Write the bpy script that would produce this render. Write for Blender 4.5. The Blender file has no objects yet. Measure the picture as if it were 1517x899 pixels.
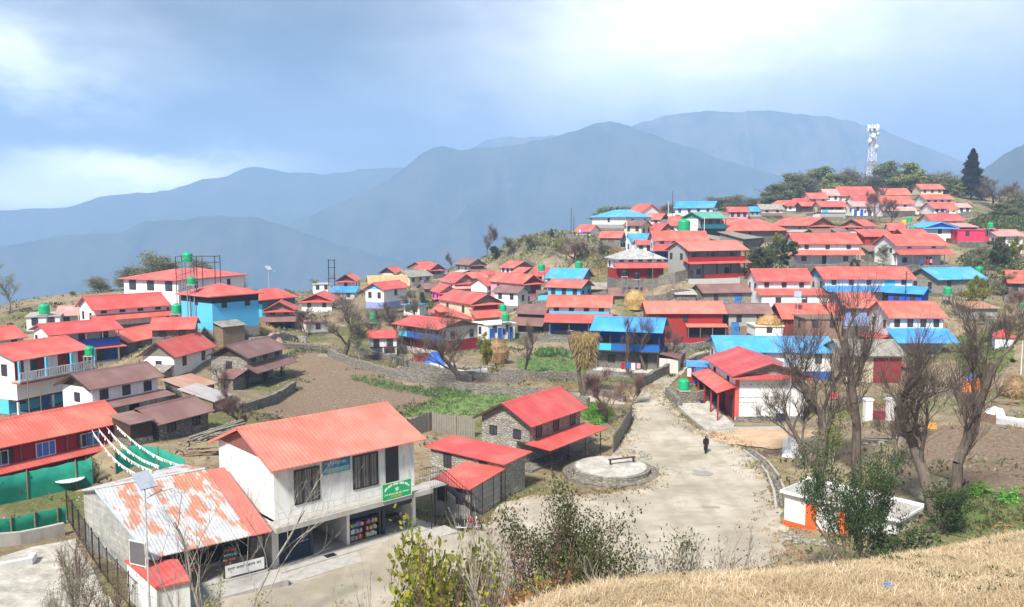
HAZE = 3.8e-4; SKY_STR = .11; SUN_STR = 4.5; EXPO = 1.08
DARKC = (.9, 1.0, 1.2); MIDC = (3.3, 3.3, 3.4)
# bright and dark masses of the cloud deck: direction (as seen), half width, half height, raggedness, colour, amount
CLOUDS = [
 (700, 130, .30, .08, .3, (3.2, 3.4, 3.8), .6),
 (120, 110, .28, .08, .25, (9, 9, 8.9), .8),
 (20, 100, .10, .04, .2, (18, 18, 17.5), .8),
 (450, 70, .30, .13, .30, (.05, .08, .18), 1.0),
 (300, 185, .50, .035, .25, (.4, .6, 1.1), .9),
 (1130, 50, .28, .08, .25, (14, 13.5, 12.8), .9),
 (1000, 140, .18, .05, .2, (8, 8.2, 8.4), .7),
 (60, 215, .35, .018, .10, (.6, .8, 1.3), .85),
 (180, 252, .12, .020, .12, (30, 30, 29), .95),
 (20, 285, .16, .022, .06, (22, 22, 22), .8),
 (1450, 110, .22, .09, .2, (3.2, 3.4, 3.8), .75),
]
import bpy, bmesh, math, random
import numpy as np
from mathutils import Vector, Matrix, noise as mnoise
from mathutils.geometry import delaunay_2d_cdt
R = math.radians
scene = bpy.context.scene
COL = scene.collection
# ---------------------------------------------------------------- camera model
F = 1250.0; CX, CY = 758.5, 449.5
PITCH = math.atan(119.5 / F)
SP, CP = math.sin(PITCH), math.cos(PITCH)
def ray(px, py):
    a = (px - CX) / F; b = -(py - CY) / F
    return Vector((a, CP + b * SP, -SP + b * CP))
def atY(px, py, Y):
    d = ray(px, py); return d * (Y / d.y)
def atZ(px, py, z):
    d = ray(px, py); return d * (z / d.z)
def row_z(py, Y):
    """height of the point that shows in row py (on the centre column) at distance Y"""
    return atY(CX, py, Y).z
cam_d = bpy.data.cameras.new('camera'); cam = bpy.data.objects.new('camera', cam_d); COL.objects.link(cam)
cam.location = (0, 0, 0); cam.rotation_euler = (R(90) - PITCH, 0, 0)
cam_d.sensor_width = 36; cam_d.lens = 36 * F / 1517.0
cam_d.clip_start = 0.1; cam_d.clip_end = 60000
scene.camera = cam

# ---------------------------------------------------------------- naming and tagging
def tag(o, label=None, cat=None, group=None, kind=None):
    if label: o['label'] = label
    if cat: o['category'] = cat
    if group: o['group'] = group
    if kind: o['kind'] = kind
    return o
def empty(name, loc=(0, 0, 0), rz=0, parent=None):
    o = bpy.data.objects.new(name, None); COL.objects.link(o)
    o.location = loc; o.rotation_euler = (0, 0, rz); o.empty_display_size = .3
    if parent: o.parent = parent
    return o
def link_mesh(name, me, parent=None, loc=None, rz=0):
    o = bpy.data.objects.new(name, me); COL.objects.link(o)
    if parent: o.parent = parent
    if loc is not None: o.location = loc
    if rz: o.rotation_euler = (0, 0, rz)
    return o
def copy_tree(o, parent=None):
    c = o.copy(); COL.objects.link(c); c.parent = parent
    for ch in list(o.children): copy_tree(ch, c)
    return c

# ---------------------------------------------------------------- mesh builder
class MB:
    def __init__(s): s.v = []; s.f = []; s.m = []
    def add(s, vs, fs, mi=0):
        b = len(s.v); s.v += [tuple(v) for v in vs]
        s.f += [tuple(i + b for i in f) for f in fs]; s.m += [mi] * len(fs); return s
    def box(s, x0, x1, y0, y1, z0, z1, mi=0):
        return s.add([(x0,y0,z0),(x1,y0,z0),(x1,y1,z0),(x0,y1,z0),(x0,y0,z1),(x1,y0,z1),(x1,y1,z1),(x0,y1,z1)],
            [(0,3,2,1),(4,5,6,7),(0,1,5,4),(1,2,6,5),(2,3,7,6),(3,0,4,7)], mi)
    def hull8(s, b, t, mi=0):
        """closed slab: bottom ring b and top ring t (same count, CCW from above)"""
        n = len(b); vs = list(b) + list(t)
        fs = [tuple(range(n))[::-1], tuple(range(n, 2*n))] + [(i, (i+1) % n, n + (i+1) % n, n + i) for i in range(n)]
        return s.add(vs, fs, mi)
    def slab(s, pts, th, mi=0):
        return s.hull8([(p[0], p[1], p[2] - th) for p in pts], pts, mi)
    def tube(s, p0, p1, r0, r1=None, n=6, mi=0):
        r1 = r0 if r1 is None else r1
        p0 = Vector(p0); p1 = Vector(p1); d = (p1 - p0)
        if d.length < 1e-6: return s
        d.normalize(); a = d.cross(Vector((0, 0, 1)) if abs(d.z) < .9 else Vector((1, 0, 0))).normalized(); b = d.cross(a)
        r = []
        for p, rr in ((p0, r0), (p1, r1)):
            r += [p + (a * math.cos(2*math.pi*i/n) + b * math.sin(2*math.pi*i/n)) * rr for i in range(n)]
        fs = [(i, (i+1) % n, n + (i+1) % n, n + i) for i in range(n)] + [tuple(range(n))[::-1], tuple(range(n, 2*n))]
        return s.add(r, fs, mi)
    def path(s, pts, r, n=5, mi=0):
        for a, b in zip(pts[:-1], pts[1:]): s.tube(a, b, r, r, n, mi)
        return s
    def lathe(s, prof, c=(0, 0, 0), n=16, mi=0, cap=True, jitter=0, seed=0):
        rnd = random.Random(seed); vs = []; fs = []
        for (r, z) in prof:
            for i in range(n):
                a = 2*math.pi*i/n; rr = r * (1 + rnd.uniform(-jitter, jitter))
                vs.append((c[0] + rr*math.cos(a), c[1] + rr*math.sin(a), c[2] + z))
        m = len(prof)
        for j in range(m - 1):
            for i in range(n):
                fs.append((j*n+i, j*n+(i+1) % n, (j+1)*n+(i+1) % n, (j+1)*n+i))
        if cap: fs += [tuple(range(n))[::-1], tuple(range((m-1)*n, m*n))]
        return s.add(vs, fs, mi)
    def ball(s, c, rx, ry, rz, n=10, m=6, mi=0, jit=0, seed=1):
        rnd = random.Random(seed); prof = []
        vs = []; fs = []
        for j in range(m + 1):
            t = math.pi * j / m
            for i in range(n):
                a = 2*math.pi*i/n; k = 1 + rnd.uniform(-jit, jit)
                vs.append((c[0] + rx*math.sin(t)*math.cos(a)*k, c[1] + ry*math.sin(t)*math.sin(a)*k, c[2] - rz*math.cos(t)*k))
        for j in range(m):
            for i in range(n):
                fs.append((j*n+i, j*n+(i+1) % n, (j+1)*n+(i+1) % n, (j+1)*n+i))
        return s.add(vs, fs, mi)
    def build(s, name, mats, parent=None, smooth=False, loc=None, rz=0, fix=True):
        me = bpy.data.meshes.new(name); me.from_pydata(s.v, [], s.f)
        if not isinstance(mats, (list, tuple)): mats = [mats]
        for m in mats: me.materials.append(m)
        if len(mats) > 1: me.polygons.foreach_set('material_index', s.m)
        if fix:
            bm = bmesh.new(); bm.from_mesh(me); bmesh.ops.recalc_face_normals(bm, faces=bm.faces); bm.to_mesh(me); bm.free()
        if smooth: me.polygons.foreach_set('use_smooth', [True] * len(me.polygons))
        me.update()
        return link_mesh(name, me, parent, loc, rz)
def np_mesh(name, verts, faces, mat, smooth=False):
    """verts (n,3), faces (m,k) arrays with equal k"""
    verts = np.asarray(verts, dtype=np.float32); faces = np.asarray(faces, dtype=np.int32)
    me = bpy.data.meshes.new(name); k = faces.shape[1]; m = len(faces)
    me.vertices.add(len(verts)); me.vertices.foreach_set('co', verts.ravel())
    me.loops.add(m * k); me.loops.foreach_set('vertex_index', faces.ravel())
    me.polygons.add(m); me.polygons.foreach_set('loop_start', np.arange(0, m * k, k, dtype=np.int32))
    me.polygons.foreach_set('loop_total', np.full(m, k, dtype=np.int32))
    me.polygons.foreach_set('use_smooth', np.full(m, smooth, dtype=bool))
    mats = mat if isinstance(mat, (list, tuple)) else [mat]
    for x in mats: me.materials.append(x)
    me.update(calc_edges=True); me.validate()
    return me

# ---------------------------------------------------------------- materials
_M = {}
class NT:
    def __init__(s, name):
        s.m = bpy.data.materials.new(name); s.m.use_nodes = True; s.t = s.m.node_tree; s.n = s.t.nodes; s.l = s.t.links
        s.b = s.n['Principled BSDF']
    def node(s, typ, **k):
        x = s.n.new(typ)
        for a, v in k.items():
            if a in x.inputs.keys() if isinstance(a, str) else False: x.inputs[a].default_value = v
            else: setattr(x, a, v)
        return x
    def link(s, a, b): s.l.new(a, b)
    def coords(s, scale=(1, 1, 1), rot=(0, 0, 0)):
        tc = s.n.new('ShaderNodeTexCoord'); mp = s.n.new('ShaderNodeMapping'); mp.inputs['Scale'].default_value = scale
        mp.inputs['Rotation'].default_value = rot
        s.link(tc.outputs['Object'], mp.inputs[0]); return mp.outputs[0]
    def noise(s, vec, scale, detail=4, rough=.6):
        x = s.n.new('ShaderNodeTexNoise'); x.inputs['Scale'].default_value = scale; x.inputs['Detail'].default_value = detail
        x.inputs['Roughness'].default_value = rough
        if vec: s.link(vec, x.inputs['Vector'])
        return x.outputs['Fac']
    def ramp(s, fac, stops, interp='LINEAR'):
        x = s.n.new('ShaderNodeValToRGB'); e = x.color_ramp.elements; x.color_ramp.interpolation = interp
        while len(e) < len(stops): e.new(.5)
        for k, (p, c) in enumerate(stops):
            e[k].position = p; e[k].color = (*c, 1) if len(c) == 3 else c
        s.link(fac, x.inputs[0]); return x.outputs[0]
    def mix(s, fac, a, b, mode='MIX'):
        x = s.n.new('ShaderNodeMix'); x.data_type = 'RGBA'; x.blend_type = mode; x.clamp_factor = True
        for sock, v in ((x.inputs[0], fac), (x.inputs[6], a), (x.inputs[7], b)):
            if isinstance(v, (int, float)): sock.default_value = v
            elif isinstance(v, tuple): sock.default_value = (*v, 1) if len(v) == 3 else v
            else: s.link(v, sock)
        return x.outputs[2]
    def math(s, op, a, b=0.0, c=0.0):
        x = s.n.new('ShaderNodeMath'); x.operation = op
        for sock, v in zip(x.inputs, (a, b, c)):
            if isinstance(v, (int, float)): sock.default_value = v
            else: s.link(v, sock)
        return x.outputs[0]
    def rand(s): return s.n.new('ShaderNodeObjectInfo').outputs['Random']
    def vary(s, col, amt=.12, hue=.01):
        """slight difference of tone from one object to the next"""
        x = s.n.new('ShaderNodeHueSaturation'); r = s.rand()
        s.link(s.math('MULTIPLY_ADD', r, 2*amt, 1 - amt), x.inputs['Value'])
        s.link(s.math('MULTIPLY_ADD', r, 2*hue, .5 - hue), x.inputs['Hue'])
        if isinstance(col, tuple): x.inputs['Color'].default_value = (*col, 1)
        else: s.link(col, x.inputs['Color'])
        return x.outputs[0]
    def bump(s, h, strength=.4, dist=.02):
        x = s.n.new('ShaderNodeBump'); x.inputs['Strength'].default_value = strength; x.inputs['Distance'].default_value = dist
        s.link(h, x.inputs['Height']); s.link(x.outputs[0], s.b.inputs['Normal'])
    def out(s, col, rough=.8, spec=.3, metal=0):
        if isinstance(col, tuple): s.b.inputs['Base Color'].default_value = (*col, 1)
        else: s.link(col, s.b.inputs['Base Color'])
        s.b.inputs['Roughness'].default_value = rough; s.b.inputs['Specular IOR Level'].default_value = spec
        s.b.inputs['Metallic'].default_value = metal
        return s.m
def sc3(c, k): return tuple(min(1, max(0, x * k)) for x in c)

def m_plain(name, col, rough=.7, spec=.3, metal=0, var=.1):
    t = NT(name); v = t.coords()
    n = t.noise(v, 2.5, 5); c = t.mix(t.ramp(n, [(.35, (0,0,0)), (.7, (1,1,1))]), sc3(col, .86), sc3(col, 1.08))
    return t.out(t.vary(c, var), rough, spec, metal)
def m_roof(name, col, fade, ridge=True, rough=.5, var=.09):
    """painted corrugated sheet: fine ribs down the slope, faded patches, sheet laps"""
    t = NT(name); v = t.coords()
    s1 = t.noise(t.coords((2.2, .25, .25)), 1.6, 4, .6)           # streaks down the slope (ribs run across local x)
    s2 = t.noise(v, .45, 3, .55)
    c = t.mix(t.ramp(s1, [(.3, (0,0,0)), (.75, (1,1,1))]), sc3(col, .88), sc3(col, 1.07))
    c = t.mix(t.math('MULTIPLY', t.ramp(s2, [(.42, (0,0,0)), (.66, (1,1,1))]), .7), c, fade)
    w = t.n.new('ShaderNodeTexWave'); w.wave_type = 'BANDS'; w.bands_direction = 'X'; w.inputs['Scale'].default_value = 1.15
    w.inputs['Distortion'].default_value = .15; t.link(v, w.inputs[0])
    lap = t.n.new('ShaderNodeTexWave'); lap.bands_direction = 'X'; lap.wave_profile = 'SAW'; lap.inputs['Scale'].default_value = .12; t.link(v, lap.inputs[0])
    c = t.mix(t.ramp(lap.outputs['Fac'], [(.0, (.16,.16,.16)), (.05, (0,0,0))]), c, sc3(col, .6))
    d = t.noise(v, 5, 5, .65); c = t.mix(t.ramp(d, [(.62, (0,0,0)), (.75, (.35,.35,.35))]), c, sc3(col, .62))
    ru = t.noise(t.coords((3.5, .16, .3)), 1.3, 5, .7); rb = t.noise(t.coords(), .25, 2)
    c = t.mix(t.math('MULTIPLY', t.ramp(ru, [(.50, (0,0,0)), (.66, (1,1,1))]), t.ramp(rb, [(.42, (0,0,0)), (.60, (.75,.75,.75))])), c, (.30,.13,.07))
    t.bump(w.outputs['Fac'], .5, .03)
    return t.out(t.vary(c, var*1.5, .004), rough, .35)
def m_tiles(name, c1, c2):
    t = NT(name); v = t.coords()
    vo = t.n.new('ShaderNodeTexVoronoi'); vo.inputs['Scale'].default_value = 2.2; t.link(v, vo.inputs[0])
    bw = t.n.new('ShaderNodeRGBToBW'); t.link(vo.outputs['Color'], bw.inputs[0])
    c = t.mix(bw.outputs[0], c1, c2); n = t.noise(v, 1.2, 4)
    c = t.mix(t.ramp(n, [(.45, (0,0,0)), (.7, (.5,.5,.5))]), c, sc3(c1, .55))
    t.bump(vo.outputs['Distance'], .6, .05); return t.out(t.vary(c, .1), .85, .2)
def m_wall(name, col, stain=(.35,.3,.24), amt=.35, rough=.85, streak=True):
    """limewash or paint with rain streaks, dirt and patching"""
    t = NT(name); v = t.coords()
    n1 = t.noise(t.coords((1.6, 1.6, .35)), 1.4, 5, .65); n2 = t.noise(v, .8, 4); n3 = t.noise(v, 9, 4)
    c = t.mix(t.math('MULTIPLY', t.ramp(n1, [(.45, (0,0,0)), (.8, (1,1,1))]), amt), col, stain)
    c = t.mix(t.ramp(n2, [(.35, (.25,.25,.25)), (.6, (0,0,0))]), c, sc3(col, .8))
    c = t.mix(t.ramp(n3, [(.6, (0,0,0)), (.8, (.2,.2,.2))]), c, sc3(col, .6))
    t.bump(n3, .25, .02); return t.out(t.vary(c, .05), rough, .2)
def m_stone(name, c1=(.32,.29,.25), c2=(.16,.145,.13), mortar=(.075,.065,.055), scale=2.6, zs=1.9):
    t = NT(name); v = t.coords((1, 1, zs))
    vo = t.n.new('ShaderNodeTexVoronoi'); vo.inputs['Scale'].default_value = scale; t.link(v, vo.inputs[0])
    ve = t.n.new('ShaderNodeTexVoronoi'); ve.feature = 'DISTANCE_TO_EDGE'; ve.inputs['Scale'].default_value = scale; t.link(v, ve.inputs[0])
    bw = t.n.new('ShaderNodeRGBToBW'); t.link(vo.outputs['Color'], bw.inputs[0])
    c = t.mix(bw.outputs[0], c2, c1); n = t.noise(t.coords(), 1.1, 4)
    c = t.mix(t.ramp(n, [(.45, (0,0,0)), (.7, (.45,.45,.45))]), c, (.2,.19,.12))
    c = t.mix(t.ramp(ve.outputs['Distance'], [(.0, (1,1,1)), (.09, (0,0,0))]), c, mortar)
    t.bump(t.ramp(ve.outputs['Distance'], [(.0, (0,0,0)), (.2, (1,1,1))]), .7, .06)
    return t.out(t.vary(c, .08), .92, .15)
def m_block(name):
    t = NT(name); v = t.coords(rot=(R(90), 0, 0))
    b = t.n.new('ShaderNodeTexBrick'); b.inputs['Scale'].default_value = 1.0
    b.inputs['Brick Width'].default_value = .42; b.inputs['Row Height'].default_value = .22; b.inputs['Mortar Size'].default_value = .012
    b.inputs['Color1'].default_value = (.46,.45,.42,1); b.inputs['Color2'].default_value = (.34,.335,.32,1); b.inputs['Mortar'].default_value = (.30,.29,.27,1)
    t.link(v, b.inputs[0]); n = t.noise(t.coords(), 1.4, 5)
    c = t.mix(t.ramp(n, [(.4, (0,0,0)), (.75, (.6,.6,.6))]), b.outputs[0], (.17,.16,.14))
    t.bump(b.outputs['Fac'], -.3, .02); return t.out(c, .9, .15)
def m_leaf(name, c1, c2, c3=None, trans=.25, var=.15):
    t = NT(name); g = t.n.new('ShaderNodeNewGeometry')
    r = g.outputs['Random Per Island']
    c = t.ramp(r, [(0, c1), (.6, c2), (1, c3 or c2)])
    n = t.noise(t.coords(), .9, 3); c = t.mix(t.ramp(n, [(.4, (0,0,0)), (.65, (.6,.6,.6))]), c, sc3(c1, .75))
    m = t.out(t.vary(c, var, .015), .6, .25)
    tr = t.n.new('ShaderNodeBsdfTranslucent'); t.link(t.b.inputs['Base Color'].links[0].from_socket, tr.inputs[0])
    mx = t.n.new('ShaderNodeMixShader'); mx.inputs[0].default_value = trans
    t.link(t.b.outputs[0], mx.inputs[1]); t.link(tr.outputs[0], mx.inputs[2]); t.link(mx.outputs[0], t.n['Material Output'].inputs['Surface'])
    return m
def m_bark(name, c):
    t = NT(name); n = t.noise(t.coords((1, 1, .3)), 6, 5); cc = t.mix(t.ramp(n, [(.35, (0,0,0)), (.7, (1,1,1))]), sc3(c, .55), sc3(c, 1.3))
    t.bump(n, .6, .04); return t.out(t.vary(cc, .15), .95, .1)
CORAL = (.60, .105, .082)
MATS = {
 'coral': lambda: m_roof('coral_roof_sheet', CORAL, (.62, .20, .155)),
 'salmon': lambda: m_roof('salmon_roof_sheet', (.66, .165, .125), (.68, .24, .19), var=.04),
 'crimson': lambda: m_roof('crimson_roof_sheet', (.55, .080, .072), (.58, .16, .13)),
 'pinkroof': lambda: m_roof('pink_faded_sheet', (.56, .27, .25), (.60, .40, .36)),
 'rust': lambda: m_roof('brown_sheet', (.20, .105, .095), (.26, .17, .15)),
 'rustorange': lambda: m_roof('rusty_orange_sheet', (.42, .20, .13), (.45, .33, .25)),
 'greytin': lambda: m_roof('grey_tin', (.42, .42, .40), (.50, .46, .42)),
 'blueroof': lambda: m_roof('blue_roof_sheet', (.045, .29, .70), (.10, .40, .78)),
 'cyanroof': lambda: m_roof('cyan_roof_sheet', (.06, .34, .74), (.14, .44, .78)),
 'navyroof': lambda: m_roof('deep_blue_sheet', (.03, .13, .52), (.08, .2, .55)),
 'greenroof': lambda: m_roof('green_roof_sheet', (.10, .34, .26), (.18, .4, .33)),
 'slate': lambda: m_tiles('slate_roof', (.30, .30, .29), (.52, .52, .50)),
 'oldslate': lambda: m_tiles('old_slate_roof', (.22, .20, .17), (.40, .37, .32)),
 'strawroof': lambda: m_tiles('straw_roof', (.45, .30, .14), (.62, .46, .24)),
 'white': lambda: m_wall('white_limewash', (.80, .80, .79), amt=.42),
 'whitenear': lambda: m_wall('stained_whitewash', (.76, .76, .74), (.24, .215, .18), amt=.75),
 'cream': lambda: m_wall('cream_limewash', (.66, .58, .40), amt=.35),
 'pale': lambda: m_wall('pale_plaster', (.58, .56, .52), amt=.4),
 'grey': lambda: m_wall('grey_plaster', (.36, .35, .33), amt=.4),
 'concrete': lambda: m_wall('concrete', (.42, .40, .37), (.15, .14, .12), amt=.55),
 'cyan': lambda: m_wall('cyan_paint', (.06, .50, .72), (.1, .35, .45), amt=.3),
 'sky': lambda: m_wall('sky_blue_paint', (.11, .50, .78), (.12, .4, .6), amt=.3),
 'blue': lambda: m_wall('blue_paint', (.02, .11, .45), (.05, .08, .2), amt=.3),
 'lilac': lambda: m_wall('lilac_blue_paint', (.28, .34, .62), amt=.25),
 'red': lambda: m_wall('red_paint', (.34, .022, .026), (.15, .03, .03), amt=.35),
 'darkred': lambda: m_wall('dark_red_paint', (.27, .025, .03), (.1, .03, .03), amt=.35),
 'magenta': lambda: m_wall('magenta_paint', (.72, .04, .12), amt=.15),
 'fuchsia': lambda: m_wall('fuchsia_paint', (.70, .10, .52), amt=.15),
 'pink': lambda: m_wall('pink_paint', (.62, .33, .40), amt=.3),
 'teal': lambda: m_wall('teal_paint', (.02, .17, .22), (.03, .1, .12), amt=.25),
 'green': lambda: m_wall('green_paint', (.04, .30, .20), amt=.25),
 'orange': lambda: m_wall('orange_paint', (.75, .12, .03), (.5, .1, .04), amt=.25),
 'stone': lambda: m_stone('rubble_stone'),
 'stonelight': lambda: m_stone('pale_rubble_stone', (.46,.43,.37), (.25,.235,.205), (.16,.14,.12), 3.0),
 'brick': lambda: m_stone('red_brick_stone', (.42,.22,.16), (.26,.15,.12), (.2,.16,.13), 3.5, 2.6),
 'block': lambda: m_block('concrete_block'),
 'darkwood': lambda: m_plain('dark_timber', (.07, .045, .03)),
 'wood': lambda: m_plain('weathered_timber', (.24, .17, .11)),
 'greywood': lambda: m_plain('grey_planks', (.23, .21, .18), .9),
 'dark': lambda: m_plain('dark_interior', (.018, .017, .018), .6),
 'glass': lambda: m_plain('window_pane', (.05, .055, .065), .15, .6),
 'curtain': lambda: m_plain('curtained_pane', (.16, .15, .15), .3, .5),
 'bluegl': lambda: m_plain('blue_shutter', (.06, .20, .55), .5, .3),
 'winframe': lambda: m_plain('dark_window_frame', (.05, .03, .025)),
 'whiteframe': lambda: m_plain('white_paint_trim', (.7, .7, .68)),
 'navy': lambda: m_plain('navy_shutter', (.02, .03, .06), .5, .4),
 'metal': lambda: m_plain('grey_steel', (.30, .30, .31), .45, .5, .6),
 'galv': lambda: m_plain('galvanised_steel', (.55, .56, .57), .5, .5, .2),
 'black': lambda: m_plain('black_metal', (.02, .02, .022), .5, .4),
 'tankgreen': lambda: m_plain('green_plastic_tank', (.012, .38, .15), .35, .4),
 'tankblack': lambda: m_plain('black_plastic_tank', (.015, .016, .018), .4, .4),
 'plastblue': lambda: m_plain('blue_plastic', (.03, .18, .62), .4, .4),
 'yellow': lambda: m_plain('yellow_paint', (.7, .36, .03), .5),
 'netgreen': lambda: m_plain('green_shade_net', (.015, .24, .16), .9),
 'tarp_orange': lambda: m_plain('orange_tarpaulin', (.80, .19, .02), .6),
 'tarp_white': lambda: m_plain('white_tarpaulin', (.75, .75, .74), .6),
 'cloth': lambda: m_plain('white_cloth', (.78, .78, .76), .9),
 'bark': lambda: m_bark('grey_brown_bark', (.15, .12, .095)),
 'barkpale': lambda: m_bark('pale_bark', (.34, .30, .26)),
 'barkred': lambda: m_bark('reddish_twigs', (.20, .12, .10)),
 'twig': lambda: m_bark('brown_twigs', (.15, .115, .095)),
 'leaf_olive': lambda: m_leaf('olive_leaves', (.05, .065, .02), (.11, .13, .045), (.20, .20, .08)),
 'leaf_green': lambda: m_leaf('green_leaves', (.03, .06, .02), (.06, .11, .03), (.12, .18, .05)),
 'leaf_pale': lambda: m_leaf('dry_pale_leaves', (.16, .17, .09), (.26, .26, .14), (.38, .35, .21)),
 'leaf_yellow': lambda: m_leaf('yellow_green_leaves', (.14, .17, .02), (.30, .33, .04), (.46, .42, .05)),
 'leaf_far': lambda: m_leaf('far_olive_leaves', (.14, .17, .07), (.23, .26, .11), (.34, .34, .17)),
 'leaf_far2': lambda: m_leaf('far_yellow_olive_leaves', (.18, .21, .06), (.30, .32, .10), (.42, .40, .16)),
 'leaf_ygreen': lambda: m_leaf('mixed_yellow_green_leaves', (.08, .12, .03), (.17, .22, .04), (.44, .40, .06)),
 'leaf_dark': lambda: m_leaf('dark_needles', (.018, .022, .012), (.04, .045, .025), (.07, .055, .04)),
 'leaf_bright': lambda: m_leaf('bright_green_leaves', (.09, .26, .03), (.16, .42, .05), (.25, .50, .09)),
 'leaf_crop': lambda: m_leaf('crop_leaves', (.07, .14, .04), (.13, .23, .07), (.24, .34, .13)),
 'leaf_rust': lambda: m_leaf('rusty_leaves', (.30, .10, .03), (.42, .20, .06), (.30, .25, .08)),
 'blossom': lambda: m_leaf('pink_blossom', (.40, .16, .13), (.55, .25, .22), (.3, .15, .1)),
 'straw': lambda: m_leaf('straw', (.42, .27, .09), (.58, .40, .16), (.68, .52, .25), .05),
 'strawold': lambda: m_leaf('old_straw', (.24, .15, .07), (.36, .24, .11), (.46, .34, .18), .05),
 'drygrass': lambda: m_leaf('dry_grass_blades', (.44, .32, .17), (.64, .51, .32), (.78, .68, .50), .3, .02),
}
def M(k):
    if k not in _M: _M[k] = MATS[k]()
    return _M[k]
# ---------------------------------------------------------------- the houses: where each stands and how it looks
HS = []
def H(label, t, E0, E1, yr, yb, Y, W, roof='coral', wall='white', **k):
    """E0,E1: ends of the front eave as seen; yr ridge row, yb ground row; Y distance of E0; W depth of the house"""
    A = atY(*E0, Y)
    if 'Y1' in k: B = atY(*E1, k['Y1']); B.z = A.z
    elif abs(E0[1] - E1[1]) < .01 or abs(A.z) < 1.5: B = atY(*E1, Y)
    else: B = atZ(*E1, A.z)
    base = atY(E0[0], yb, Y).z
    u = Vector((B.x - A.x, B.y - A.y, 0)); L = u.length; u.normalize(); v = Vector((-u.y, u.x, 0))
    half = (W / 2) if t in ('e', 'h', 'm') else 0
    if t == 'm': half = W
    rp = A + v * half
    zr = row_z(yr, rp.y) if t != 'g' else row_z(yr, (A.y + B.y) / 2)
    if t == 'h': zr = row_z(yr, (A + v * W / 2 + u * L / 2).y)
    d = dict(label=label, t=t, A=A, u=u, v=v, L=L, W=W, ze=A.z - base, zr=max(zr - base, A.z - base + (.25 if t == 'm' else .5)), base=base, Y=Y,
             roof=roof, wall=wall, rz=math.atan2(u.y, u.x), **{a: b for a, b in k.items() if a != 'Y1'})
    if t == 'flat': d['zr'] = d['ze']
    for nm in ('skirt',):
        if nm in k:
            yt, ybt, out = k[nm][:3]
            d['sk'] = (row_z(yt, Y + .5) - base, row_z(ybt, Y + .6 - out) - base, out, k[nm][3] if len(k[nm]) > 3 else roof)
    HS.append(d)
    return d
# ---- left of the picture
H('white house with sky blue base and red striped balcony rail at the left edge', 'e', (22,535), (137,516), 513, 619, 85, 8, 'crimson', 'white', skirt=(566,570,1.3), balrail=True, lw='sky', split=.28, open=True, nlw=3)
H('two-storey house with blue and cyan balcony boards behind the striped balcony', 'e', (71,497), (185,487), 480, 547, 105, 8, 'crimson', 'white', balc='blue', lw='blue', skirt=(520,524,1.0,'crimson'), open=True)
H('low white flat-roofed house carrying a green tank at far left', 'flat', (36,469), (90,467), 460, 492, 128, 7, 'concrete', 'white', nw=2)
H('faded pink striped tin roof beside the flat white house', 'e', (80,468), (141,466), 453, 490, 132, 8, 'pinkroof', 'white', nw=2)
H('long white house with two coral roof tiers left of the bright blue house', 'e', (136,460), (254,452), 439, 486, 125, 8, 'crimson', 'white', nw=4, skirt=(467,476,1.5))
H('largest white house at back left with wide crimson hipped roof and tall windows', 'h', (175,412), (263,415), 397, 470, 141, 17, 'crimson', 'white', nw=3, bigw=True)
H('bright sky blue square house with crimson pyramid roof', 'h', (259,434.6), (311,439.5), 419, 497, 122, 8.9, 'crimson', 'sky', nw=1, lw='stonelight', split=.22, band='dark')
H('plain coral gabled roof just below the bright blue house', 'e', (219,489), (289,487), 471, 507, 110, 7, 'coral', 'stone')
H('coral roof spreading left behind the steep gabled white house', 'e', (190,508), (262,493), 491, 526, 116, 6, 'coral', 'stone')
H('white walled house with steep coral roof and triangular plank gable facing left', 'e', (259,530), (322,513), 507, 560, 103, 5.2, 'coral', 'white', nw=2, gable='greywood')
H('brown roofed white house with cyan gable window and brown lower roof', 'e', (133,578), (245,557), 554, 636, 76, 5.4, 'rust', 'white', nw=3, skirt=(598,610,1.9), gable='darkwood', open=True)
H('brown roofed stone house at the edge of the ploughed field', 'e', (368,531), (427,515), 512, 578, 98, 6, 'rust', 'stonelight', nw=3, skirt=(541,555,1.8), gable='darkwood', open=True)
H('low stone shed with plain brown tin roof above the green net fence', 'e', (234,630), (319,608), 605, 658, 68, 5, 'rust', 'stone')
H('low lean-to under rusty orange tin near the ploughed field', 'm', (279,577), (324,567), 562, 592, 85, 4, 'rustorange', 'stone', cat='shed')
H('open shed under loose grey tin sheets', 'm', (318,595), (345,585), 576, 612, 80, 4, 'greytin', 'wood', cat='shed')
H('small brown tin porch shed tucked behind the red house', 'm', (193,629), (230,621), 615, 655, 66, 3, 'rust', 'darkwood', cat='shed')
H('long red house with two blue windows behind the green cloth fence', 'e', (-60,676), (186,625), 637, 747, 58, 6, 'coral', 'red', skirt=(703,716,1.1,'coral'), blueshut=3, gable='darkred')
H('small house with crimson roof and teal walls right of the bright blue house', 'h', (354,442), (386,444.5), 427, 468, 155, 9, 'crimson', 'teal', lw='cyan', split=.45)
H('crimson roof peeping out behind the teal walled house', 'e', (352,434), (373,433.5), 427, 442, 180, 7, 'crimson', 'white')
H('grey stone house with plank gable and brown skirt roof near the straw heap', 'g', (389,460.5), (438,460.5), 447, 489, 150, 10, 'coral', 'grey', skirt=(468,477,1.6,'rust'), gable='greywood', open=True, Y1=151)
H('white house with dark red gable behind the grey stone house', 'g', (442,446), (494,446), 435, 464, 185, 9, 'crimson', 'white', gable='darkred')
H('small white flat-roofed block beside the twin power poles', 'flat', (463,421), (490,420.5), 419, 436, 218, 6, 'concrete', 'white', nw=2)
H('white house with brown plank gable under the twin power poles', 'g', (496,416.5), (527,416.5), 406.5, 436, 212, 9, 'coral', 'white', gable='darkwood', nw=1)
H('patchy blue tin lean-to below the twin power poles', 'm', (487,433), (527,433), 424, 444, 205, 5, 'blueroof', 'pale')
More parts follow.
